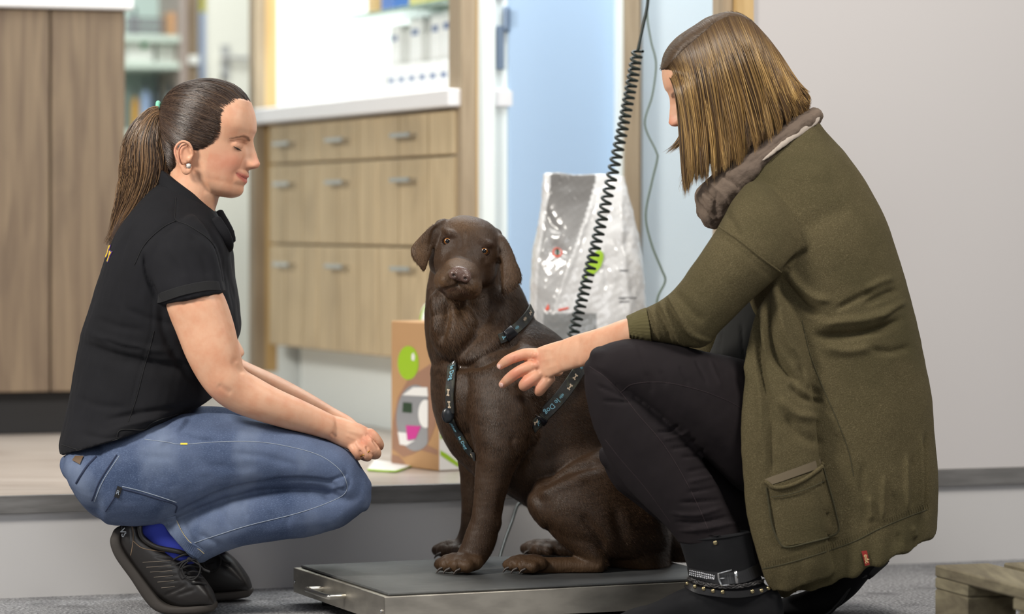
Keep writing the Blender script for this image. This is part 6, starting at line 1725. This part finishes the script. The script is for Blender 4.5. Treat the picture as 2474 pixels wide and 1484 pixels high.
lc = r2.choice(3, nl, p=(.34, .42, .24))[lock]; own = r2.choice(3, n, p=(.3, .45, .25)); cc_ = np.where(r2.random(n) < .5, lc, own)
col_ = np.array(pal)[cc_]*r2.uniform(.8, 1.2, (n, 1))
Vs, Fs, Cs = strands_mesh(W3, np.tile(.00062*np.clip(np.minimum(tt*6+.5, (1-tt)*6+.12), 0, 1), (n, 1)), 3, col_)
# darker roots
tcol = np.tile(np.repeat(tt, 3), n)[:, None]; rootc = np.array(lin(86, 66, 48)[:3]); w_ = np.clip(1-tcol/.33, 0, 1)*.8
Cs = Cs*(1-w_)+rootc*w_
obj('bob_strands', Vs, Fs, M['hair'], rhair, colors=Cs)
# strands combed from the parting to the far side
n3 = 2600; j3 = r2.random(n3)*.80; t3 = np.linspace(0, 1, 10); i3 = (j3*59).astype(int)
i3b = np.clip(i3-3+r2.integers(-1, 2, n3), 0, 59)
p3 = part_[i3][:, None]*(1-t3[None, :, None])+silt[i3b][:, None]*t3[None, :, None]
p3 += r2.normal(size=(n3, 1, 2))*1.6
p3[..., 0] += r2.normal(size=(n3, 1))*2.5*t3[None, :]
D3 = hug(p3, np.full(p3.shape[:2], RD+.02), np.ones(n3), rhair, .0003, .0012)
W3b = to3(p3, D3)
Vs3, Fs3, Cs3 = strands_mesh(W3b, np.tile(.00042*np.clip(np.minimum(t3*6+.1, (1-t3)*6+.2), 0, 1), (n3, 1)), 3, np.array(lin(80, 62, 44)[:3])*r2.uniform(.6, 1.4, (n3, 1)))
obj('far_side_strands', Vs3, Fs3, M['hair'], rhair, colors=Cs3)
# front wisps by the face (near and far side)
def wisp(P, n, spread, name, r=.0006, dD=.01):
    P = np.array(P, dtype=float); C_ = catmull(P, 20); W_ = np.zeros((n, 20, 3))
    k = np.linspace(0, 1, 20); pr = r2.normal(size=(n, 1)); pz = r2.normal(size=(n, 1)); en = r2.uniform(.75, 1, n)
    for i in range(n):
        f = k*en[i]*19; i0 = np.minimum(f.astype(int), 18); w_ = (f-i0)[:, None]; c = C_[i0]*(1-w_)+C_[i0+1]*w_
        s_ = np.interp(k, [0, .3, .75, 1], [1, 1, .8, 1.2*1])
        W_[i] = to3(np.stack([c[:, 0]+pr[i]*spread*s_, c[:, 1]+pr[i]*spread*.25*s_], -1), c[:, 2]+pz[i]*dD*.5)
    V_, F_, C2 = strands_mesh(W_, np.tile(r*np.clip((1-k)*5+.1, 0, 1), (n, 1)), 3, np.array(pal)[r2.choice(3, n, p=(.3, .4, .3))])
    obj(name, V_, F_, M['hair'], rhair, colors=C2)
wisp([(1650, 150, 6.20), (1660, 230, 6.21), (1655, 300, 6.21), (1640, 345, 6.21), (1608, 372, 6.21)], 90, 4, 'front_wisp')
wisp([(1655, 250, 6.20), (1668, 300, 6.20), (1662, 345, 6.20), (1640, 372, 6.19)], 60, 5, 'front_wisp')
wisp([(1652, 180, 6.05), (1664, 260, 6.045), (1670, 340, 6.045), (1668, 400, 6.05), (1652, 468, 6.05)], 160, 6, 'front_wisp')
wisp([(1660, 220, 6.04), (1680, 320, 6.035), (1684, 390, 6.04), (1676, 440, 6.04)], 120, 7, 'front_wisp')

# ---- cardigan
M['knit'] = mat('olive knit', lin(80, 72, 51), 0.95, spec=0.10, sheen=0.10, noise=[(650, lin(114, 104, 78), (1, 1, 1), .48, .72), (4, lin(66, 62, 42), (1, 1, 1), .45, .75)], bump=[(620, .7, .0016, (1, 1, 1)), (130, .25, .002, (1, 1, 1))])
cdR = [(1968, 282, 1852, 372, RD, .075), (1996, 318, 1790, 430, RD, .115), (2042, 372, 1752, 520, RD, .155), (2088, 435, 1748, 600, RD, .178), (2128, 515, 1785, 690, RD, .19), (2160, 600, 1805, 750, RD, .19), (2190, 690, 1812, 800, RD, .188), (2212, 780, 1806, 850, RD, .186), (2232, 870, 1798, 905, RD, .188), (2246, 960, 1794, 975, RD, .19), (2256, 1060, 1790, 1060, RD, .192), (2262, 1150, 1796, 1150, RD, .194), (2262, 1215, 1808, 1250, RD, .196), (2262, 1268, 1838, 1370, RD, .198), (2261, 1272, 1866, 1434, RD, .198)]
slR = [(1800, 450, 1940, 600, 5.99, .085), (1768, 490, 1915, 640, 5.965, .078), (1732, 552, 1888, 662, 5.945, .07), (1702, 600, 1838, 706, 5.935, .063), (1668, 648, 1788, 752, 5.93, .057), (1640, 688, 1742, 796, 5.93, .054), (1608, 718, 1702, 838, 5.935, .052), (1575, 738, 1650, 838, 5.95, .050), (1545, 752, 1590, 830, 5.965, .047), (1516, 765, 1522, 826, 5.985, .045)]
slF = [(1830, 500, 1930, 600, 6.26, .06), (1760, 600, 1840, 700, 6.285, .058), (1690, 740, 1760, 850, 6.29, .055), (1660, 850, 1720, 910, 6.28, .048)]
cdP = [(1890, 690, 1858, 705, 5.985, .03), (1925, 760, 1826, 765, 5.96, .034), (1950, 850, 1806, 850, 5.945, .032), (1965, 950, 1796, 955, 5.925, .03), (1975, 1060, 1790, 1060, 5.915, .03), (1985, 1160, 1796, 1160, 5.912, .03), (1995, 1240, 1806, 1248, 5.912, .03), (2005, 1340, 1836, 1366, 5.915, .03), (2010, 1386, 1866, 1434, 5.925, .028)]
V, F = remesh([loft(cdP, nseg=40, e=2.3, caps=('round', 'flat')), loft(cdR, nseg=72, e=2.3, caps=('flat', 'flat')), loft(slR, nseg=44, caps=('round', 'flat')), loft(slF, nseg=28, caps=('round', 'flat'))], .0038, 3)
folds = [
 ([(1890, 662), (1920, 628), (1950, 600)], 7, -.009), ([(1885, 668), (1905, 700), (1945, 740), (1985, 762)], 9, -.010), ([(1900, 650), (1930, 690), (1970, 720), (2010, 726)], 10, .006),
 ([(1850, 710), (1856, 780), (1870, 850), (1905, 900), (1935, 930)], 9, -.012), ([(1872, 690), (1884, 760), (1900, 820), (1930, 870)], 9, .008), ([(1828, 740), (1828, 800), (1836, 880), (1850, 960)], 7, -.010), ([(1812, 760), (1806, 830), (1804, 920)], 6, .006), ([(1842, 740), (1842, 800), (1852, 870)], 6, .005),
 ([(1970, 810), (2020, 812), (2080, 806), (2140, 790), (2175, 772)], 9, -.011), ([(1980, 786), (2030, 778), (2090, 772), (2150, 752)], 10, .006), ([(2020, 748), (2070, 722), (2110, 704)], 7, -.005), ([(2090, 735), (2140, 712), (2170, 700)], 8, -.005), ([(2120, 770), (2160, 742), (2185, 730)], 7, .005), ([(2090, 700), (2130, 680), (2160, 672)], 8, .004), ([(2100, 845), (2150, 850), (2200, 838)], 9, -.004), ([(1990, 840), (2050, 848), (2110, 838)], 12, .005),
 ([(1905, 930), (1940, 960), (1990, 975)], 9, -.007), ([(1880, 960), (1920, 1000), (1980, 1010)], 10, .005), ([(1930, 880), (1950, 930), (1985, 960)], 9, -.005), ([(1900, 1000), (1930, 1050), (1990, 1075)], 12, -.004), ([(1850, 930), (1862, 1000), (1860, 1080), (1868, 1160)], 9, -.005), ([(1832, 900), (1838, 1000), (1836, 1100)], 8, .004),
 ([(1935, 560), (2000, 520), (2060, 500)], 22, -.003), ([(1880, 400), (1940, 420), (2010, 410)], 20, .002), ([(2085, 1120), (2083, 1180), (2090, 1220), (2086, 1280)], 9, -.003), ([(2100, 1200), (2104, 1260)], 8, .005), ([(2135, 1150), (2132, 1260)], 5, .005), ([(2160, 1190), (2160, 1250)], 5, -.002), ([(2190, 1100), (2190, 1240)], 5, .005), ([(2225, 1050), (2222, 1250)], 5, .006), ([(2240, 1050), (2238, 1250)], 4, -.006), ([(2208, 1100), (2206, 1240)], 5, -.0025), ([(2172, 1290), (2176, 1320)], 7, -.002), ([(2205, 1270), (2212, 1300)], 7, .005),
 ([(1728, 566), (1784, 602), (1832, 644), (1876, 674)], 7, -.0012),
 ([(1612, 712), (1640, 760), (1672, 806), (1718, 826)], 4, .005), ([(1606, 722), (1634, 772), (1664, 818), (1700, 838)], 5, -.006), ([(1592, 724), (1616, 772), (1642, 818), (1660, 838)], 5, .005), ([(1580, 732), (1600, 776), (1620, 826)], 4, -.005), ([(1568, 738), (1584, 780), (1600, 828)], 4, .003), ([(1630, 700), (1660, 738), (1700, 780)], 9, -.003), ([(1560, 742), (1566, 790), (1572, 832)], 3, -.004),
 ([(1745, 500), (1770, 540), (1790, 580)], 9, -.003), ([(1860, 1000), (1850, 1100), (1856, 1140)], 8, .003)]
V = strokes(V, F, [(f[0], f[1], f[2]*1.45)+tuple(f[3:]) for f in folds])
V += normals(V, F)*(vnoise(V, 6, 25, .0022, 3))[:, None]
# wavy hem
x, y = proj(V); hz_ = np.interp(x, [1866, 2261], [1434, 1272]); hm = np.clip(1-(hz_-y)/60, 0, 1)*(V[:, 2] < at(0, 1200, 6.1)[2])
V[:, 2] += hm*.0030*np.sin(x*.085+V[:, 1]*20)
V += normals(V, F)*(hm*.0025*np.sin(x*.11))[:, None]
card = obj('cardigan', V, F, M['knit'], rw)
mrib = mat('olive rib', lin(92, 86, 58), .95, sheen=.2, spec=.1, wave=(190, .9, .0016, (1, 0, 0)))
mknl = mat('dark olive seam', lin(62, 58, 38), .95)
# cuff
cr = catmull(np.array([(1560, 744, 1574, 834, 5.962, .0485), (1545, 750, 1556, 832, 5.968, .047), (1530, 757, 1538, 829, 5.976, .0465), (1514, 764, 1520, 826, 5.986, .046)]), 16)
cfV, cfF = loft([tuple(r) for r in cr], nseg=96, sub=2, caps=('flat', 'flat'))
N_ = cfV-cfV.mean(0); a_ = np.arctan2(cfV[:, 1]-cfV[:, 1].mean(), cfV[:, 2]-cfV[:, 2].mean()); cfV[:, 1] += .0009*np.sin(a_*48)*np.sign(cfV[:, 1]-cfV[:, 1].mean()); cfV[:, 2] += .0009*np.sin(a_*48)
fmesh('cuff', (cfV, cfF), mat('olive cuff', lin(88, 82, 56), .95, sheen=.2, spec=.1, bump=(600, .5, .001, (1, 1, 1))), card)
seam('side_seam', card, [(1938, 775), (1955, 850), (1985, 930), (2020, 1010), (2050, 1090), (2062, 1150)], .0008, mknl, card, .0002)
seam('sleeve_seam', card, [(1738, 548), (1790, 584), (1840, 624), (1886, 658)], .0021, M['knit'], card, .0006)
seam('hem_line', card, [(1842, 1375), (1900, 1362), (1980, 1338), (2060, 1310), (2120, 1280), (2190, 1250), (2240, 1232)], .0012, mknl, card, .0002)
# hem ribs
for k in range(70):
    t = k/69; x0 = 1848+t*(2240-1848); y0 = np.interp(x0, [1842, 1900, 1980, 2060, 2120, 2190, 2240], [1375, 1362, 1338, 1310, 1280, 1250, 1232])
    seam('rib', card, [(x0, y0-16), (x0+2, y0-9), (x0+3, y0-1)], .0007, M['knit'], card, .0002, n=4)
for o_ in [o for o in bpy.data.objects if o.name.startswith('rib')]: pass
# pocket
pk_ = patch(card, [(1856, 1176), (1988, 1132), (2030, 1296), (1882, 1322)], .003, M['knit'], 'pocket', card, 16)
seam('pocket_edge', card, [(1852, 1178), (1858, 1220), (1866, 1270), (1884, 1312), (1904, 1322), (1950, 1312), (2000, 1298), (2026, 1282), (2020, 1240), (2004, 1180), (1990, 1130)], .0016, mknl, pk_, .0030)
pf = patch(card, [(1848, 1158), (1982, 1108), (1986, 1128), (1858, 1174)], .004, mat('brown lining', lin(104, 92, 72), .8), 'pocket_lining', card, 8)
seam('pocket_roll', card, [(1850, 1164), (1870, 1178), (1900, 1176), (1940, 1160), (1970, 1138), (1988, 1120)], .0042, M['knit'], pk_, .005)
seam('pocket_stitch', card, [(1864, 1200), (1900, 1196), (1950, 1180), (1996, 1158)], .0010, mknl, pk_, .0062)
# red tag
rt = patch(card, [(2080, 1332), (2093, 1330), (2101, 1364), (2088, 1367)], .003, mat('red label', lin(150, 40, 36), .6), 'red_label', card, 3)
V, F = text_mesh('edc', .0125, .0004, .0001); q, n = surf(card, 2091, 1350, .0045)
uy = np.array([1.0, 0, .22]); uy -= n*uy.dot(n); uy /= np.linalg.norm(uy); fmesh('label_lettering', place((V, F), q, np.cross(uy, n), uy, n), mat('tag lettering', lin(220, 190, 140), .6), rt, smooth=False)
# front edge button
q, n = surf(card, 1842, 1402, .002)
if q is not None: fmesh('button', ell(q, (.010, .003, .011), n=12), mat('horn button', lin(96, 92, 62), .4), card)

# ---- top under the cardigan
V, F = remesh([loft([(1850, 520, 1760, 580, RD, .05), (1890, 650, 1765, 700, RD, .06), (1890, 800, 1728, 820, RD, .075), (1890, 900, 1700, 905, RD, .08), (1890, 1000, 1740, 1010, RD, .08)], nseg=32)], .004, 2)
V = strokes(V, F, [([(1790, 780), (1800, 880)], 5, -.006), ([(1740, 800), (1735, 880)], 6, -.004)])
obj('top', V, F, mat('charcoal top', lin(46, 46, 45), .95, spec=.1), rw)

# ---- black jeans
M['bjean'] = mat('black denim', lin(35, 30, 32), .85, spec=.15, noise=(3, lin(29, 26, 28), (1, 1, 1), .4, .7), bump=(800, .3, .0006, (1, 1, 1)))
thN = [(1950, 900, 1950, 1210, 6.10, .09), (1860, 876, 1865, 1215, 6.06, .09), (1790, 868, 1790, 1185, 6.015, .088), (1720, 852, 1706, 1110, 5.975, .086), (1650, 836, 1625, 1040, 5.95, .08), (1580, 824, 1556, 985, 5.945, .073), (1510, 820, 1500, 955, 5.945, .066), (1452, 838, 1462, 945, 5.945, .054), (1424, 868, 1436, 925, 5.945, .036)]
shN = [(1424, 862, 1480, 850, 5.945, .045), (1412, 920, 1520, 935, 5.943, .058), (1422, 990, 1590, 990, 5.943, .063), (1446, 1062, 1648, 1045, 5.943, .065), (1478, 1125, 1692, 1105, 5.945, .063), (1530, 1195, 1732, 1172, 5.945, .058), (1588, 1252, 1762, 1232, 5.945, .052), (1626, 1292, 1788, 1282, 5.945, .048), (1640, 1312, 1795, 1305, 5.945, .046)]
thF = [(1900, 960, 1900, 1330, 6.19, .10), (1780, 985, 1790, 1315, 6.15, .085), (1680, 1000, 1700, 1290, 6.115, .07), (1600, 1010, 1620, 1255, 6.10, .062), (1530, 1030, 1548, 1218, 6.09, .055), (1480, 1052, 1494, 1175, 6.09, .045), (1459, 1080, 1466, 1132, 6.09, .03)]
shF = [(1470, 1090, 1500, 1190, 6.12, .04), (1560, 1130, 1580, 1250, 6.14, .05), (1700, 1200, 1700, 1330, 6.17, .055), (1850, 1270, 1830, 1390, 6.2, .05), (1960, 1310, 1930, 1420, 6.22, .045)]
V, F = remesh([loft(thN, nseg=44, e=2.15), loft(shN, nseg=44, e=2.15, caps=('round', 'flat')), loft(thF, nseg=40, e=2.1), loft(shF, nseg=32), loft([(2020, 920, 1880, 950, 6.12, .12), (2100, 1050, 1870, 1080, 6.13, .13), (2080, 1200, 1890, 1220, 6.13, .12)], nseg=32)], .0038, 3)
V = strokes(V, F, [
 ([(1425, 888), (1460, 905), (1500, 945), (1520, 962)], 5, -.004),
 ([(1440, 930), (1490, 952), (1520, 962)], 4, -.004), ([(1455, 968), (1500, 972), (1530, 968)], 4, -.004), ([(1540, 830), (1580, 940)], 5, -.0028), ([(1595, 895), (1610, 930)], 4, -.003), ([(1640, 885), (1665, 930)], 4, -.003), ([(1680, 870), (1710, 930)], 4, -.0028), ([(1560, 900), (1575, 950)], 5, -.0028), ([(1715, 870), (1745, 940)], 4, .0025),
 ([(1585, 1045), (1620, 1040), (1640, 1026)], 3.6, -.004), ([(1620, 1085), (1655, 1078), (1680, 1062)], 3.6, -.004), ([(1600, 1062), (1640, 1055), (1665, 1040)], 3.6, .0035), ([(1645, 1105), (1680, 1100), (1700, 1085)], 3.6, -.004), ([(1660, 1140), (1700, 1130), (1720, 1116)], 3.6, -.004), ([(1660, 1165), (1705, 1156), (1730, 1146)], 3.6, .0035), ([(1660, 1190), (1710, 1182), (1738, 1174)], 3.6, -.004), ([(1640, 1215), (1690, 1212), (1748, 1206)], 4, -.004), ([(1620, 1240), (1680, 1245), (1750, 1226)], 4, .004), ([(1632, 1262), (1690, 1262), (1768, 1246)], 4, -.005), ([(1640, 1282), (1700, 1278), (1785, 1262)], 4, .005)])
V += normals(V, F)*(vnoise(V, 12, 35, .0013, 3))[:, None]
bj = obj('black_jeans', V, F, M['bjean'], rw)
msm = mat('plum seam', lin(50, 39, 42), .9)
seam('side_seam', bj, [(1425, 886), (1462, 912), (1505, 955), (1540, 1000), (1600, 1070), (1650, 1150), (1690, 1230), (1712, 1282)], .0006, msm, bj, .0003)
seam('thigh_seam', bj, [(1500, 948), (1530, 928), (1600, 924), (1680, 940), (1750, 965), (1788, 985)], .0005, msm, bj, .0003)
seam('far_seam', bj, [(1462, 1062), (1500, 1110), (1560, 1180), (1620, 1262)], .0005, msm, bj, .0003)

# ---- scarf
M['scarf'] = mat('taupe crinkled scarf', lin(112, 98, 86), .9, sheen=.2, spec=.15, noise=(6, lin(92, 80, 72), (1, 1, 1), .4, .7), bump=[(90, .6, .004, (1, 1, 1)), (400, .3, .001, (1, 1, 1))])
sf = [(1962, 262, 1984, 290, RD, .055), (1925, 274, 1962, 318, RD-.01, .07), (1870, 312, 1905, 362, RD-.02, .08), (1815, 352, 1856, 416, RD-.025, .085), (1762, 392, 1812, 468, RD-.03, .083), (1712, 430, 1776, 512, RD-.03, .075), (1680, 468, 1752, 538, RD-.03, .06), (1684, 505, 1738, 545, RD-.03, .04)]
V, F = remesh([loft(sf, nseg=56, sub=9, e=2.1)], .0028, 2)
V = strokes(V, F, [([(1690, 455), (1720, 480), (1740, 520)], 5, -.006), ([(1676, 480), (1700, 510), (1728, 540)], 4, -.005), ([(1712, 440), (1745, 470), (1762, 500)], 5, .005), ([(1740, 420), (1770, 440), (1790, 460)], 5, -.005), ([(1760, 400), (1830, 350), (1900, 305)], 4, .003), ([(1700, 430), (1690, 470), (1700, 500)], 4, -.005), ([(1800, 400), (1850, 365), (1910, 320)], 4, -.003), ([(1735, 455), (1725, 500), (1735, 535)], 4, -.004)])
V += normals(V, F)*(vnoise(V, 30, 45, .0035, 3))[:, None]
scf = obj('scarf', V, F, M['scarf'], rw)
V, F = remesh([tubepx([(1980, 278, RD-.050, 6), (1966, 296, RD-.064, 8), (1930, 322, RD-.086, 9), (1895, 346, RD-.100, 8), (1868, 368, RD-.110, 6), (1842, 388, RD-.114, 3)], k=.6)], .0026, 2)
V += normals(V, F)*(vnoise(V, 22, 46, .002, 2))[:, None]
obj('scarf_lining', V, F, mat('pale scarf border', lin(172, 160, 148), .9, bump=(120, .4, .002, (1, 1, 1))), scf)

# ---- boots
M['suede'] = mat('black suede', lin(26, 26, 28), .9, sheen=.35, spec=.15, noise=(14, lin(34, 34, 36), (1, 1, 1), .4, .7), bump=(500, .3, .0008, (1, 1, 1)))
BDp = 5.945
bo = [(1638, 1296, 1812, 1282, BDp, .050), (1648, 1330, 1818, 1322, BDp, .051), (1660, 1370, 1826, 1362, BDp, .050), (1664, 1402, 1842, 1400, BDp, .050), (1655, 1430, 1858, 1428, BDp, .051)]
ft = [(1866, 1420, 1868, 1518, BDp, .033), (1830, 1408, 1834, 1520, BDp, .040), (1770, 1402, 1775, 1520, BDp, .043), (1700, 1406, 1700, 1520, BDp, .045), (1640, 1428, 1636, 1520, BDp, .046), (1580, 1458, 1572, 1520, BDp, .048), (1530, 1472, 1520, 1520, BDp, .046), (1498, 1486, 1490, 1518, BDp, .034)]
V, F = remesh([loft(bo, nseg=44, caps=('flat', 'round')), loft(ft, nseg=40, e=2.4)], .003, 3)
V[:, 2] = np.maximum(V[:, 2], .006)
V = strokes(V, F, [([(1655, 1388), (1720, 1398), (1800, 1390)], 8, -.002), ([(1640, 1440), (1700, 1438)], 10, -.003)])
bt = obj('boot', V, F, M['suede'], rw); bt['label'] = 'black suede ankle boot with studded straps'
so_ = MB(); a = at(1500, 1500, BDp); b = at(1868, 1500, BDp)
V, F = remesh([loft([(1488, 1512, 1490, 1526, BDp, .036), (1540, 1514, 1540, 1530, BDp, .05), (1640, 1514, 1640, 1530, BDp, .048), (1760, 1514, 1760, 1530, BDp, .044), (1866, 1512, 1868, 1530, BDp, .035)], e=4, nseg=32)], .003, 1); V[:, 2] = np.clip(V[:, 2], .0005, .02)
obj('sole', V, F, M['black'], bt)
seam('boot_edge', bt, [(1642, 1302), (1700, 1304), (1760, 1298), (1812, 1288)], .0014, M['suede'], bt, .0008)
patch(bt, [(1703, 1268), (1735, 1266), (1738, 1296), (1712, 1298)], .004, M['suede'], 'pull_tab', bt, 3)
q, n = surf(bt, 1728, 1312, .001)
mst3 = mat('aged brass stud', lin(170, 156, 120), .25, metal=1.0)
fmesh('rivet', ell(q, (.0042, .002, .0042), n=12), mst3, bt)
# straps
def loopstrap(P, w, t, off, name, m):
    o, pts, ns = band(name, bt, P, w, t, m, bt, off); return o, pts, ns
mstrap = mat('black leather strap', lin(30, 30, 32), .4, bump=(90, .2, .001, (1, 1, 1)))
s1_, p1, n1_ = loopstrap([(1668, 1384), (1700, 1392), (1740, 1398), (1790, 1396), (1830, 1378), (1842, 1368)], .024, .0022, .003, 'buckle_strap', mstrap)
s2_, p2, n2_ = loopstrap([(1660, 1412), (1680, 1424), (1720, 1432), (1770, 1436), (1820, 1432), (1852, 1424)], .013, .0022, .004, 'studded_strap', mstrap)
for cx_, cy_ in ((1662, 1405), (1668, 1412), (1684, 1418), (1703, 1423), (1724, 1428), (1746, 1430), (1814, 1430), (1835, 1429), (1853, 1427)):
    q, n = surf(bt, cx_, cy_, .0065)
    if q is not None: fmesh('stud', ell(q, (.0042, .0032, .0042), n=10), mst3, s2_)
# braid
for ph0 in (0, 2.1, 4.2):
    P_ = catmull([(1668, 1398), (1690, 1408), (1720, 1415), (1760, 1418), (1800, 1415), (1840, 1406)], 60); pts = []
    for i, pp in enumerate(P_):
        q, n = surf(bt, pp[0], pp[1]+3.5*math.sin(i*.55+ph0), .005+.0012*math.cos(i*.55*2+ph0))
        if q is not None: pts.append(q)
    fmesh('braid_strand', tube3(pts, .0016, nseg=6, sub=1), mat('dark braid', lin(52, 50, 50), .35), bt)
# rhinestones
rs = []
for i in range(14):
    for j in range(3):
        q, n = surf(bt, 1673+i*4.1, 1377+i*.95+j*4.6, .0060)
        if q is not None: rs.append(ell(q, (.0015, .001, .0015), n=5))
so2 = fmesh('rhinestone_band', cat(*rs), mat('rhinestone', lin(235, 235, 240), .12, metal=.6, coat=1.0), s1_); so2['kind'] = 'stuff'
# buckle
bk = [(1737, 1382), (1766, 1376), (1768, 1378)]
def qp(x, y, o=.008): return surf(bt, x, y, o)[0]
fmesh('buckle', cat(tube3([qp(1736, 1384), qp(1764, 1377)], .0016, nseg=8, sub=2), tube3([qp(1736, 1384), qp(1738, 1400), qp(1744, 1414)], .0022, nseg=8, sub=3), tube3([qp(1744, 1414), qp(1760, 1413)], .0016, nseg=8, sub=2), tube3([qp(1739, 1398), qp(1750, 1398)], .0013, nseg=6, sub=2)), M['chrome'], s1_)
fmesh('keeper', strap3(np.array([qp(1774, 1379, .007), qp(1777, 1394, .008), qp(1778, 1410, .007)]), np.array([(0, -1.0, 0)]*3), .006, .0014), M['chrome'], s1_)
# far boot on its toes
FB = 6.22
V, F = remesh([loft([(1866, 1468, 1872, 1482, FB, .026), (1890, 1448, 1895, 1484, FB, .042), (1940, 1432, 1945, 1484, FB, .045), (1990, 1410, 2000, 1480, FB, .043), (2020, 1380, 2060, 1440, FB, .040), (2050, 1345, 2100, 1395, FB, .037), (2070, 1310, 2130, 1370, FB, .034)], nseg=36, e=2.3), loft([(2080, 1330, 2120, 1368, FB, .035), (2010, 1300, 2050, 1400, FB, .042), (1940, 1300, 1960, 1400, FB, .045)], nseg=28)], .003, 3)
V[:, 2] = np.maximum(V[:, 2], .004)
fb = obj('boot', V, F, M['suede'], rw); fb['label'] = 'farther black boot resting on its toe with heel raised'
fmesh('heel', remesh([loft([(2076, 1384, 2120, 1352, FB, .03), (2095, 1400, 2150, 1352, FB, .03)], e=4, caps=('flat', 'flat'), nseg=24)], .003, 1), M['black'], fb)
V, F = remesh([loft([(1868, 1476, 1870, 1488, FB, .028), (1920, 1482, 1922, 1492, FB, .046), (1975, 1478, 1984, 1490, FB, .046), (2010, 1452, 2022, 1462, FB, .042), (2050, 1400, 2064, 1408, FB, .038), (2084, 1378, 2094, 1390, FB, .033)], e=4, nseg=28)], .003, 1); V[:, 2] = np.maximum(V[:, 2], .001)
obj('sole', V, F, M['black'], fb)
